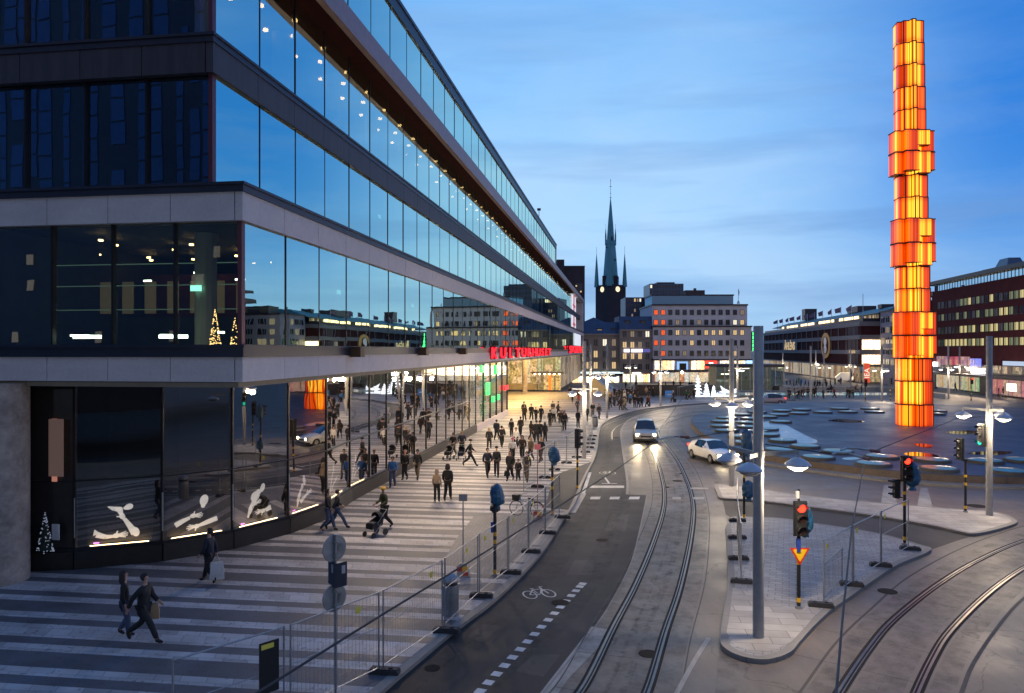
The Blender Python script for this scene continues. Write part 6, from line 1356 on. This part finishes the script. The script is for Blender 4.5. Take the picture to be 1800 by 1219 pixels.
def van(px, py, ang, label):
    q = P(px, py); o = empty('van', q, ang, label, 'van'); MB().add([(-1, -2.5, .4), (1, -2.5, .4), (1, 2.5, .4), (-1, 2.5, .4), (-.95, -2.5, 2.3), (.95, -2.5, 2.3), (.95, 1.2, 2.3), (-.95, 1.2, 2.3), (-.95, 2.4, 1.2), (.95, 2.4, 1.2), (1, 2.5, 1.0), (-1, 2.5, 1.0)], [(0, 1, 5, 4), (0, 4, 7, 8, 11, 3), (1, 2, 10, 9, 6, 5), (4, 5, 6, 7), (7, 6, 9, 8), (8, 9, 10, 11), (3, 11, 10, 2), (0, 3, 2, 1)]).build('body', whitep, o)
    MB().add([(-.85, 1.28, 2.22), (.85, 1.28, 2.22), (.85, 2.36, 1.27), (-.85, 2.36, 1.27)], [(0, 1, 2, 3)]).build('windscreen', bpy.data.materials['car_glass'], o)
    for sx in (-1, 1):
        for y in (-1.6, 1.6): M = Matrix.Translation((sx*.9, y, .35)) @ Matrix.Rotation(math.pi/2, 4, 'Y'); b = MB(); b.lathe([(0, -.12), (.35, -.12), (.35, .12), (0, .12)], n=16); b.v = [tuple(M @ Vector(v)) for v in b.v]; b.build('wheel', M_['black'], o)
van(1487, 672, D(70), 'white van parked before the department store corner'); van(1509, 672, D(100), 'second white van right of the first before the department store corner')
# ---------------------------------------------------------------- people
def skin_mesh(name, nodes, edges, root, sub=1, flat=False):
    names = list(nodes); me = bpy.data.meshes.new(name); me.from_pydata([nodes[n][0] for n in names], [(names.index(a), names.index(b)) for a, b in edges], [])
    o = link(bpy.data.objects.new(name, me)); md = o.modifiers.new('skin', 'SKIN'); md.use_smooth_shade = True; md.branch_smoothing = .3
    sv = me.skin_vertices[0].data
    for i, n in enumerate(names): r = nodes[n][1]; sv[i].radius = r if isinstance(r, tuple) else (r, r); sv[i].use_root = (n == root)
    if sub: s = o.modifiers.new('sub', 'SUBSURF'); s.levels = sub; s.render_levels = sub
    out = bpy.data.meshes.new_from_object(o.evaluated_get(bpy.context.evaluated_depsgraph_get())); bpy.data.objects.remove(o); bpy.data.meshes.remove(me)
    if flat:
        for v in out.vertices:
            k = max(0, 1-abs(v.co.x)/.27); v.co.y *= 1-.24*k if abs(v.co.y) < .3 and v.co.z > .6 else 1
    out.name = name; return out
POSES = {
 'walk': dict(R=((.095, .15, .50), (.09, .25, .10), (.09, .39, .05)), L=((-.09, .03, .49), (-.09, -.28, .17), (-.09, -.20, .04)), r=((.225, -.09, 1.15), (.215, -.13, .90)), l=((-.225, .02, 1.15), (-.23, .18, .95))),
 'walk2': dict(L=((-.095, .15, .50), (-.09, .25, .10), (-.09, .39, .05)), R=((.09, .03, .49), (.09, -.28, .17), (.09, -.20, .04)), l=((-.225, -.09, 1.15), (-.215, -.13, .90)), r=((.225, .02, 1.15), (.20, .20, 1.0))),
 'stride': dict(R=((.09, .26, .52), (.09, .42, .13), (.09, .56, .09)), L=((-.08, -.08, .50), (-.08, -.46, .20), (-.08, -.42, .05)), r=((.25, -.14, 1.17), (.25, -.24, .93)), l=((-.25, .07, 1.16), (-.22, .28, 1.0))),
 'step': dict(R=((.09, .08, .50), (.09, .10, .10), (.09, .24, .05)), L=((-.09, .10, .50), (-.09, -.13, .14), (-.09, -.02, .05)), r=((.215, -.05, 1.15), (.24, .02, .91)), l=((-.215, -.03, 1.15), (-.24, .05, .91))),
 'stand': dict(R=((.11, .02, .50), (.12, 0, .10), (.13, .14, .05)), L=((-.11, .02, .50), (-.12, 0, .10), (-.13, .14, .05)), r=((.225, -.03, 1.15), (.24, .04, .91)), l=((-.225, -.03, 1.15), (-.24, .04, .91))),
 'pocket': dict(R=((.10, .03, .50), (.10, .03, .10), (.12, .17, .05)), L=((-.10, .0, .50), (-.12, -.05, .10), (-.13, .09, .05)), r=((.23, -.05, 1.16), (.17, .10, 1.0)), l=((-.23, -.05, 1.16), (-.17, .10, 1.0))),
 'push': dict(R=((.095, .15, .50), (.09, .22, .10), (.09, .36, .05)), L=((-.09, .0, .50), (-.09, -.28, .16), (-.09, -.2, .04)), r=((.26, .04, 1.16), (.20, .32, 1.04)), l=((-.26, .04, 1.16), (-.20, .32, 1.04))),
 'sit': dict(R=((.10, .42, .48), (.10, .46, .10), (.10, .6, .05)), L=((-.10, .42, .48), (-.10, .40, .10), (-.10, .54, .05)), r=((.25, .06, .78), (.14, .28, .66)), l=((-.25, .06, .78), (-.14, .28, .66))),
 'ride': dict(R=((.10, .40, .72), (.10, .24, .36), (.10, .38, .32)), L=((-.10, .34, .56), (-.10, .16, .20), (-.10, .30, .16)), r=((.27, .24, 1.16), (.24, .46, 1.06)), l=((-.27, .24, 1.16), (-.24, .46, 1.06))),
}
SHOES = (.06)
def proto(pose):
    p = POSES[pose]; dz = {'sit': -.40, 'ride': -.02}.get(pose, 0); lean = {'stride': .04, 'push': .05, 'ride': .16}.get(pose, .0)
    def T(x, y, z): return (x, y+lean*max(0, z-.95)/.5, z+dz)
    N = {'pel': (T(0, 0, .95), .105), 'ab': (T(0, 0, 1.12), .105), 'ch': (T(0, 0, 1.34), .12), 'nk': (T(0, .0, 1.48), .052), 'jaw': (T(0, .03, 1.575), .062), 'hd': (T(0, .012, 1.655), .088), 'tp': (T(0, .0, 1.725), .06), 'nose': (T(0, .115, 1.635), .013)}
    E = [('pel', 'ab'), ('ab', 'ch'), ('ch', 'nk'), ('nk', 'jaw'), ('jaw', 'hd'), ('hd', 'tp'), ('hd', 'nose')]
    for s, c in ((1, 'R'), (-1, 'L')):
        k, a, t = p[c]; hip = T(s*.09, 0, .90); N[c+'hip'] = (hip, .085); N[c+'kn'] = (k, .058); N[c+'an'] = (a, .040); N[c+'to'] = (t, .03); E += [('pel', c+'hip'), (c+'hip', c+'kn'), (c+'kn', c+'an'), (c+'an', c+'to')]
        el, w = p['r' if s > 0 else 'l']; sh = T(s*.175, 0, 1.41)
        el = (el[0], el[1]+(lean*.5 if pose == 'ride' else 0), el[2]); N[c+'sh'] = (sh, .06); N[c+'el'] = (el, .042); N[c+'wr'] = (w, .028); E += [('ch', c+'sh'), (c+'sh', c+'el'), (c+'el', c+'wr')]
        d = (Vector(w)-Vector(el)).normalized(); side = d.cross(Vector((1, 0, 0))).normalized(); pm_ = Vector(w)+d*.065; N[c+'pa'] = (tuple(pm_), .030); E.append((c+'wr', c+'pa'))
        for i, (o_, L) in enumerate(((-.027, .070), (-.009, .082), (.009, .078), (.026, .06))):
            b0 = pm_+d*.03+side*o_; m1 = b0+d*L*.5; m2 = m1+d*L*.42+Vector((-s*.022, 0, 0)); N[f'{c}f{i}'] = (tuple(b0), .0095); N[f'{c}g{i}'] = (tuple(m1), .009); N[f'{c}h{i}'] = (tuple(m2), .007); E += [(c+'pa', f'{c}f{i}'), (f'{c}f{i}', f'{c}g{i}'), (f'{c}g{i}', f'{c}h{i}')]
        th = Vector(w)+d*.03+side*-.035; N[c+'t0'] = (tuple(th), .011); N[c+'t1'] = (tuple(th+d*.045+side*-.02), .008); E += [(c+'wr', c+'t0'), (c+'t0', c+'t1')]
    out = {'body': skin_mesh('person', N, E, 'pel', 1, True)}
    def coat(hem, rh):
        J = {'ch': (T(0, -.0, 1.33), .175), 'nk': (T(0, -.01, 1.46), .095), 'wa': (T(0, 0, 1.12), .165), 'hp': (T(0, .0, .96), .185)}; E2 = [('ch', 'nk'), ('ch', 'wa'), ('wa', 'hp')]
        if hem < .9: J['hem'] = (T(0, .02, hem), rh); E2.append(('hp', 'hem'))
        for c in 'RL': J[c+'sh'] = (N[c+'sh'][0], .088); J[c+'el'] = (N[c+'el'][0], .068); w = Vector(N[c+'wr'][0]); e = Vector(N[c+'el'][0]); J[c+'wr'] = (tuple(w+(e-w)*.02), .052); E2 += [('ch', c+'sh'), (c+'sh', c+'el'), (c+'el', c+'wr')]
        return skin_mesh('jacket', J, E2, 'ch', 1, True)
    out['short'] = coat(.95, .15)
    out['long'] = coat(.60, .20) if pose not in ('sit', 'ride') else out['short']
    K = {'pel': (T(0, 0, .95), .13)}; E3 = []
    for c in 'RL': K[c+'hip'] = (N[c+'hip'][0], .105); K[c+'kn'] = (N[c+'kn'][0], .088); K[c+'an'] = (tuple(Vector(N[c+'an'][0])+Vector((0, 0, .02))), .070); E3 += [('pel', c+'hip'), (c+'hip', c+'kn'), (c+'kn', c+'an')]
    out['trousers'] = skin_mesh('trousers', K, E3, 'pel', 1)
    b = MB()
    for c in 'RL':
        a, t = Vector(N[c+'an'][0]), Vector(N[c+'to'][0]); d = (t-a); b.tube([a+Vector((0, 0, .05)), a+d*.1+Vector((0, 0, -.01)), a+d*.6+Vector((0, 0, -.01)), t+d*.1], [.052, .056, .046, .026], 8)
    o = b.build('shoes', []); out['shoes'] = o.data; bpy.data.objects.remove(o)
    hc = Vector(T(0, -.008, 1.665))
    for kind, prof in (('hair', [(.0, .108), (.05, .099), (.088, .065), (.103, .015), (.098, -.035), (.07, -.08)]), ('hat', [(.0, .128), (.05, .122), (.095, .085), (.113, .03), (.112, .005), (.10, 0)]), ('longhair', [(.0, .11), (.05, .10), (.092, .065), (.108, .01), (.112, -.06), (.12, -.15), (.10, -.24)]), ('hood', [(.0, .14), (.06, .13), (.11, .08), (.13, .01), (.135, -.07), (.13, -.15)])):
        b = MB(); n = 14; vs = []; fs = []
        for r, z in prof:
            for k in range(n):
                a = 2*math.pi*k/n; y = math.sin(a)*r*1.08; x = math.cos(a)*r*.92
                if y > 0 and z < .055: y *= (.3 if kind != 'hat' else .95)
                vs.append((hc.x+x, hc.y+y-.012, hc.z+z))
        for i in range(len(prof)-1):
            for k in range(n): fs.append((i*n+k, i*n+(k+1) % n, (i+1)*n+(k+1) % n, (i+1)*n+k))
        b.add(vs, fs); o = b.build(kind, [], smooth=True); out[kind] = o.data; bpy.data.objects.remove(o)
    for k in ('body', 'short', 'long', 'trousers', 'shoes', 'hair', 'hat', 'longhair', 'hood'): 
        if not len(out[k].materials): out[k].materials.append(M_['black'])
    return out
PR = {k: proto(k) for k in POSES}
cloth = {}
def C_(c):
    if c not in cloth:
        col = {'k': (.012, .012, .014), 'n': (.012, .015, .03), 'g': (.06, .06, .065), 'b': (.035, .02, .013), 'w': (.55, .54, .52), 'e': (.38, .28, .19), 'o': (.04, .045, .018), 'u': (.03, .13, .34), 'j': (.05, .075, .14), 'r': (.28, .02, .025), 'y': (.55, .30, .03), 'p': (.4, .06, .2), 'd': (.03, .02, .02), 'l': (.30, .18, .07), 's': (.42, .24, .17), 't': (.12, .09, .06), 'G': (.02, .09, .04)}[c]
        cloth[c] = pm('cloth_'+{'k': 'black', 'n': 'navy', 'g': 'grey', 'b': 'brown', 'w': 'white', 'e': 'beige', 'o': 'olive', 'u': 'blue', 'j': 'jeans', 'r': 'red', 'y': 'yellow', 'p': 'pink', 'd': 'dark', 'l': 'blond', 's': 'skin', 't': 'taupe', 'G': 'green'}[c], col, .8 if c != 's' else .55, 0, .12, 6)
    return cloth[c]
rj = random.Random(77)
def person(px, py, face, pose, spec, label, zo=KZ, s=1.0, group=None, loc=None):
    """spec: coat colour, trousers, hair colour, hair kind, long/short"""
    q = loc or P(px, py, zo); pr = PR[pose]; jc, tc_, hc, hk, ln = spec
    o = link(bpy.data.objects.new('person', pr['body'])); o.location = q; o.rotation_euler = (0, 0, math.radians(face+rj.uniform(-22, 22))-math.pi/2); wd_ = rj.uniform(.92, 1.12); o.scale = (s*wd_, s*rj.uniform(.95, 1.12), s*rj.uniform(.97, 1.03)); tag(o, label, 'person', group)
    o.material_slots[0].link = 'OBJECT'; o.material_slots[0].material = C_('s')
    for nm_, key, c in (('jacket', 'long' if ln else 'short', jc), ('trousers', 'trousers', tc_), ('shoes', 'shoes', 'k'), ({'hair': 'hair', 'hat': 'hat', 'longhair': 'hair', 'hood': 'hood'}[hk], hk, hc)):
        c_ = link(bpy.data.objects.new(nm_, pr[key])); c_.parent = o; c_.material_slots[0].link = 'OBJECT'; c_.material_slots[0].material = C_(c)
    return o
near = [  # px, py, facing (0 right, 90 away, 180 left, 270 to camera), pose, spec, label, scale
 (219, 1118, 10, 'step', ('k', 'j', 'd', 'longhair', 1), 'dark-coated woman in blue jeans and pale shoes walking beside a striding man, lower left', .98),
 (252, 1130, 8, 'stride', ('k', 'k', 'd', 'hair', 1), 'man in long black coat in full stride with a tan bag, lower left', 1.03),
 (368, 1024, 185, 'walk', ('n', 'k', 'd', 'hair', 1), 'man in dark coat carrying a big white bag past the poster windows', 1.0),
 (577, 934, 20, 'walk2', ('k', 'j', 'd', 'hair', 0), 'person in black jacket and jeans nearest the shop wall, walking in a pair', 1.0),
 (592, 931, 20, 'stride', ('k', 'j', 'd', 'hair', 0), 'person in black jacket and jeans on the street side of the walking pair', .98),
 (676, 928, 235, 'push', ('o', 'k', 'y', 'hat', 0), 'man in olive jacket and yellow cap pushing a dark stroller', 1.02),
 (768, 883, 95, 'stand', ('e', 'k', 'e', 'hood', 0), 'person in beige hooded puffer jacket seen from behind', .95),
 (787, 880, 85, 'walk', ('k', 'k', 'd', 'hood', 0), 'person in black coat with big dark fur hood walking next to the beige jacket', 1.03),
 (690, 856, 250, 'walk', ('u', 'j', 'd', 'hair', 0), 'person in bright blue jacket by the shop wall', .95),
 (712, 844, 265, 'step', ('k', 'k', 's', 'hair', 0), 'person in black coat with white scarf walking beside the glass wall', 1.0),
 (734, 843, 262, 'walk2', ('k', 't', 'd', 'hair', 1), 'person in long black coat and brown trousers right of the white scarf', 1.0),
 (797, 802, 250, 'push', ('k', 't', 'd', 'hair', 0), 'parent in dark jacket behind the left one of two strollers', 1.0),
 (812, 800, 262, 'push', ('n', 'k', 'l', 'hair', 0), 'fair-haired parent behind the right one of two strollers', .97),
 (826, 820, 350, 'stride', ('k', 'k', 'k', 'hat', 0), 'man in black cap and jacket striding right, alone near the strollers', 1.0),
 (857, 839, 275, 'walk', ('n', 'k', 'd', 'hair', 0), 'left man of the dark pair walking towards the camera in step', 1.03),
 (873, 839, 272, 'walk2', ('k', 'k', 'k', 'hat', 0), 'right man with dark cap of the pair walking towards the camera', 1.03),
 (897, 845, 270, 'walk', ('k', 'k', 'd', 'longhair', 1), 'woman in black coat with a dark handbag in front of the fence', .98),
 (911, 846, 270, 'step', ('k', 'k', 'd', 'hair', 0), 'child in dark clothes beside the woman with the handbag', .76),
 (926, 847, 268, 'walk2', ('b', 't', 'd', 'hair', 0), 'person in dark brown jacket right of the child, behind the fence end', .98),
 (901, 812, 265, 'walk', ('w', 'k', 'p', 'hat', 0), 'person in white jacket and pink hat', .96),
 (918, 808, 265, 'walk2', ('b', 'k', 'b', 'longhair', 0), 'brown-haired woman in dark brown coat right of the pink hat', 1.0),
 (933, 811, 262, 'walk', ('t', 'b', 'l', 'longhair', 0), 'blond woman in taupe jacket above the pink sign', .97),
 (951, 813, 240, 'walk2', ('k', 'b', 'l', 'longhair', 1), 'blond woman in long black coat right of the pink sign', 1.0),
 (860, 789, 95, 'stand', ('k', 'k', 'e', 'hood', 1), 'person in dark parka with beige fur hood seen from behind', .95),
 (873, 774, 92, 'walk', ('n', 'k', 'd', 'hair', 1), 'tall person in dark coat behind the backpack wearer', 1.0),
 (882, 787, 80, 'walk2', ('k', 'k', 'd', 'hair', 0), 'person with reddish backpack and elbow out', .98),
 (899, 768, 275, 'step', ('k', 'k', 'd', 'hood', 1), 'hooded person in knee-length black coat walking alone', .93),
 (915, 767, 95, 'walk', ('b', 'k', 'd', 'hair', 1), 'person in dark brown coat left of the white coat', 1.0),
 (907, 788, 275, 'step', ('w', 'k', 'd', 'hair', 1), 'person in long white coat with dark hair', .95),
 (934, 774, 70, 'walk', ('b', 'k', 'd', 'longhair', 0), 'bending person in brown jacket in the middle cluster', .95),
 (943, 779, 90, 'walk2', ('k', 'k', 'd', 'hair', 1), 'black-coated person in the middle of the middle cluster', 1.05),
 (949, 777, 85, 'stand', ('k', 'k', 'd', 'hair', 1), 'second black-coated person close in the middle cluster', 1.02),
 (958, 777, 60, 'step', ('k', 'k', 'd', 'longhair', 1), 'woman in black coat at the right end of the middle cluster, left of the benches', .95),
 (922, 741, 270, 'walk', ('b', 'k', 'd', 'hair', 1), 'person in brownish coat at the left of the farther walkers on the golden pavement', 1.0),
 (921, 734, 268, 'stand', ('k', 'k', 'd', 'hair', 0), 'person just behind the brownish coat on the golden pavement', 1.0),
 (934, 739, 270, 'walk2', ('k', 'k', 'd', 'hair', 0), 'second dark walker on the golden pavement', 1.0),
 (942, 740, 275, 'step', ('k', 'k', 'l', 'hair', 0), 'fair-haired short person among the golden pavement walkers', .85),
 (951, 743, 90, 'walk', ('k', 'k', 'd', 'hair', 1), 'dark walker seen from behind with a white shopping bag', 1.03),
 (967, 752, 85, 'step', ('k', 'k', 'd', 'hair', 1), 'person in black knee-length coat left of the nearer bench', 1.0),
 (974, 743, 270, 'walk', ('w', 'k', 'd', 'hair', 0), 'person in short white jacket behind the benches', .98),
 (972, 732, 270, 'walk2', ('k', 'k', 'd', 'hair', 0), 'left one of two people arm in arm behind the white jacket', 1.0),
 (981, 733, 20, 'stride', ('k', 'k', 'd', 'hair', 1), 'right striding one of two people arm in arm behind the white jacket', 1.02),
 (992, 757, 275, 'pocket', ('k', 'k', 'd', 'hair', 0), 'broad man in black jacket standing by the nearer bench', 1.06),
 (1016, 752, 270, 'stand', ('k', 'g', 'd', 'hair', 1), 'dark person left of the nearest kerb lamp mast', 1.02),
 (1015, 726, 268, 'walk', ('n', 'k', 'd', 'hair', 0), 'person walking just behind, left of the nearest kerb lamp mast', 1.0),
 (1031, 742, 270, 'walk2', ('g', 'k', 'd', 'hair', 0), 'person between the first two kerb lamp masts', 1.0),
 (1042, 736, 270, 'pocket', ('k', 'g', 'd', 'hair', 0), 'person in black jacket beside the far litter bin', 1.05),
 (1053, 737, 280, 'walk', ('b', 'g', 'd', 'hair', 0), 'person in dark brown jacket right of the far litter bin', 1.0),
 (1006, 708, 270, 'walk', ('e', 'k', 'd', 'hair', 0), 'person in khaki jacket far off before the entrance', 1.0),
 (1001, 699, 265, 'walk2', ('k', 'b', 'd', 'hair', 0), 'left one of the three far walkers before the entrance', 1.0),
 (1017, 707, 270, 'step', ('n', 'r', 'd', 'hair', 0), 'right one of the three far walkers, with dark red trousers', 1.0),
 (958, 686, 270, 'stand', ('k', 'k', 'd', 'hair', 0), 'lone dark figure standing at the entrance doors', 1.0),
 (1183, 708, 200, 'walk', ('k', 'k', 's', 'hair', 1), 'bald person in black coat pulling a suitcase before the dark wall', 1.03),
]
for px, py, fa, po, sp, lb, s in near: person(px, py, fa, po, sp, lb, s=s)
rp = random.Random(21)
def crowd(pts, label, group, hs=(.94, 1.05), zo=0, cols='kkknngbtobeGd'):
    for i_, p in enumerate(sorted(pts, key=lambda t: t[0])):
        c = p[2] if len(p) > 2 else rp.choice(cols)
        person(p[0], p[1], rp.choice((270, 260, 285, 90, 75, 100, 0, 180)), rp.choice(('walk', 'walk2', 'stand', 'step', 'pocket')), (c, rp.choice('kkjg'), rp.choice('dddkl'), rp.choice(('hair', 'hair', 'hat', 'longhair')), rp.random() < .65), ORD[i_]+' from the left of '+label, zo, rp.uniform(*hs), group)
crowd([(1064, 706), (1072, 718), (1080, 716), (1086, 715), (1091, 723), (1074, 712), (1069, 722, 'b')], 'the loose knot of people by the kerb masts', 'people by the kerb masts')
crowd([(1099, 723, 'e'), (1097, 722.5, 't'), (1116, 718, 'k'), (1108, 712, 'u'), (1122, 718, 'k'), (1128, 717, 'k'), (1138, 717, 'b'), (1141, 716, 'r'), (1113, 710, 'k'), (1104, 710, 'k'), (1098, 708, 'w'), (1119, 709, 'k')], 'the front row of the crowd at the dark wall', 'front crowd before the dark wall')
crowd([(1088, 700), (1094, 699), (1098, 702, 'w'), (1102, 698), (1106, 701), (1111, 699, 'G'), (1116, 701), (1121, 698), (1080, 698), (1136, 698), (1142, 698), (1148, 698), (1084, 705), (1093, 704), (1110, 704)], 'the people in the rear rows at the dark wall', 'rear crowd at the dark wall')
crowd([(1206, 704), (1212, 704), (1220, 702)], 'three people hurrying under a pale canopy', 'three hurrying people by the light trees')
crowd([(1386, 702), (1397, 701, 't'), (1404, 701), (1409, 700), (1413, 699), (1420, 698.5), (1430, 699), (1434, 699), (1447, 701), (1456, 696), (1461, 695), (1466.5, 700, 'r')], 'the walkers along the far edge of the plaza', 'walkers along the far plaza edge')
crowd([(1490, 700), (1494, 700.5), (1499, 700), (1505, 692), (1508, 694), (1514.6, 694)], 'the people crossing before the obelisk mast', 'people crossing before the obelisk mast')
crowd([(1389, 679), (1395, 680), (1400, 679), (1408, 680, 'u'), (1416, 679, 'u'), (1421, 681, 'u'), (1437, 682), (1441, 683), (1447, 684), (1453, 683), (1404, 677), (1383, 677), (1432, 681), (1460, 678), (1468, 677), (1478, 676), (1372, 672), (1450, 677)], 'the shopping crowd before the department store', 'shopping crowd at the department store')
crowd([(1679, 688), (1694, 689), (1699, 689), (1715.5, 691), (1723.5, 691), (1746, 691), (1757, 697), (1764, 698), (1768, 697), (1791, 699)], 'the people before the brick block shops', 'people before the brick block shops')
crowd([(1158, 683), (1170, 683), (1184, 682), (1196, 682), (1212, 683), (1216, 683), (1240, 683), (1246, 683), (1100, 683), (1108, 683), (1118, 683)], 'the people at the limestone block shops', 'people at the limestone block shops')
for px, py, nm_ in ((984, 744, 'left'), (988, 743.5, 'middle'), (992, 743, 'right')):
    q = P(px, py, KZ); person(0, 0, 265, 'sit', ({'left': 'b', 'middle': 'k', 'right': 'r'}[nm_], 'k', 'd', 'hair', 0), nm_+' one of three people sitting on the farther bench', loc=Vector((q.x, q.y-.1, KZ)))
q = P(1386, 701.5, 0)
for i, (px, py) in enumerate(((1388, 703), (1402, 703))):
    q = P(px, py, 0); bicycle(q, D(180), 'far bicycle ridden along the far plaza edge, '+('left' if i == 0 else 'right')+' of two', detail=False, group='bicycles on the far plaza edge'); person(0, 0, 180, 'ride', ('k', 'k', 'k', 'hat', 0), 'cyclist riding left along the far plaza edge, '+('left' if i == 0 else 'right')+' of two', loc=q+Vector((.2, 0, .0)))
for i, px in enumerate((1752, 1761, 1771, 1781, 1792, 1798)): bicycle(P(px, 700, 0), D(20+i*9), 'parked bicycle, '+ORD[i]+' from the left before the pink shop windows', detail=False, group='bicycles parked by the pink shops')
# things people carry or push
def bag(px, py, z, w, h, col, label, tote=False, dx=0):
    q = P(px, py, KZ); o = empty('bag', (q.x+dx, q.y, q.z+z), D(15), label, 'bag'); b = MB(); b.add([(-w/2, -.06, 0), (w/2, -.06, 0), (w/2, .06, 0), (-w/2, .06, 0), (-w*.42, -.09, h*.5), (w*.5, -.08, h*.5), (w*.48, .08, h*.5), (-w*.42, .09, h*.5), (-w*.4, -.03, h), (w*.42, -.03, h*.96), (w*.4, .03, h), (-w*.4, .03, h*.97)], [(0, 1, 5, 4), (1, 2, 6, 5), (2, 3, 7, 6), (3, 0, 4, 7), (4, 5, 9, 8), (5, 6, 10, 9), (6, 7, 11, 10), (7, 4, 8, 11), (0, 3, 2, 1), (8, 9, 10, 11)]); b.build('bag_body', col, o, True)
    b = MB(); [b.tube([(-w*.25, s_, h*.95), (-w*.1, s_, h+.16), (w*.1, s_, h+.16), (w*.25, s_, h*.95)], .008, 5) for s_ in (-.03, .03)]; b.build('handles', col, o)
bag(381, 1026, .14, .46, .58, pm('white_bag_plastic', (.5, .5, .5), .45, 0, .15, 9), 'big white shopping bag carried past the poster windows')
bag(264, 1124, .55, .34, .42, pm('tan_bag_leather', (.35, .23, .13), .5), 'tan shoulder bag of the striding man, lower left', dx=.06)
bag(891, 846, .30, .34, .30, C_('k'), 'black handbag hanging left of the woman in front of the fence')
bag(957, 743, .35, .34, .38, C_('w'), 'small white shopping bag on the golden pavement')
bag(884, 786, 1.02, .34, .42, C_('r'), 'dark red backpack on the person with elbow out')
q = P(1186, 708.5, 0); o = empty('suitcase', q, 0, 'small black trolley suitcase pulled before the dark wall', 'suitcase'); MB().box(-.2, .2, -.14, .14, .06, .62).build('case', C_('k'), o); MB().bar((-.15, 0, .62), (-.35, 0, 1.0), .03).build('handle', C_('k'), o)
def stroller(px, py, face, col, label):
    q = P(px, py, KZ); o = empty('stroller', q, D(face)-math.pi/2, label, 'stroller')
    for sx in (-.26, .26):
        for y, r in ((-.32, .14), (.36, .11)): M = Matrix.Translation((sx, y, r)) @ Matrix.Rotation(math.pi/2, 4, 'Y'); b = MB(); b.lathe([(r*.6, -.02), (r, -.02), (r, .02), (r*.6, .02)], n=14); b.v = [tuple(M @ Vector(v)) for v in b.v]; b.build('wheel', M_['black'], o)
    b = MB()
    for sx in (-.26, .26): b.tube([(sx, -.32, .14), (sx*.9, .12, .55), (sx*.9, -.42, 1.04)], .014, 6); b.tube([(sx, .36, .11), (sx*.9, -.1, .5)], .014, 6)
    b.tube([(-.235, -.42, 1.04), (.235, -.42, 1.04)], .018, 6); b.build('frame', M_['galv'], o)
    b = MB(); b.add([(-.2, -.2, .42), (.2, -.2, .42), (.19, .38, .34), (-.19, .38, .34), (-.22, -.3, .75), (.22, -.3, .75), (.2, .35, .52), (-.2, .35, .52)], [(0, 3, 2, 1), (0, 1, 5, 4), (1, 2, 6, 5), (2, 3, 7, 6), (3, 0, 4, 7)]); b.build('seat', col, o)
    b = MB(); vs = []; n = 8; m = 6
    for i in range(m+1):
        t = math.pi*(.0+.62*i/m)
        for k in range(n+1): a = math.pi*k/n; vs.append((.235*math.cos(a), -.08-.26*math.cos(t)*1.0, .66+.34*math.sin(t)*(.35+.65*math.sin(a)) if True else 0))
    b.add(vs, [(i*(n+1)+k, i*(n+1)+k+1, (i+1)*(n+1)+k+1, (i+1)*(n+1)+k) for i in range(m) for k in range(n)]); b.build('hood', col, o, True)
    MB().box(-.17, .17, -.05, .33, .50, .58).build('blanket', C_('g'), o)
stroller(660, 942, 235, C_('k'), 'dark stroller pushed by the man with the yellow cap')
stroller(789, 808, 250, C_('k'), 'left one of two strollers near the glass wall')
stroller(811, 809, 262, C_('n'), 'right one of two strollers near the glass wall')
q = P(1213, 699, 0); o = empty('canopy', q, 0, 'thin pale folding canopy over the hurrying people by the light trees', 'canopy'); b = MB(); b.add([(-2.0, -.6, 1.7), (.6, -.6, 2.2), (2.4, -.6, 2.1), (2.4, .8, 2.1), (.6, .8, 2.2), (-2.0, .8, 1.7)], [(0, 1, 4, 5), (1, 2, 3, 4)]); b.build('cloth', C_('e'), o); b = MB(); [b.bar((x, y, 0), (x, y, 1.75 if x < 0 else 2.1), .04) for x in (-1.9, 2.3) for y in (-.5, .7)]; b.build('pole', M_['galv'], o)
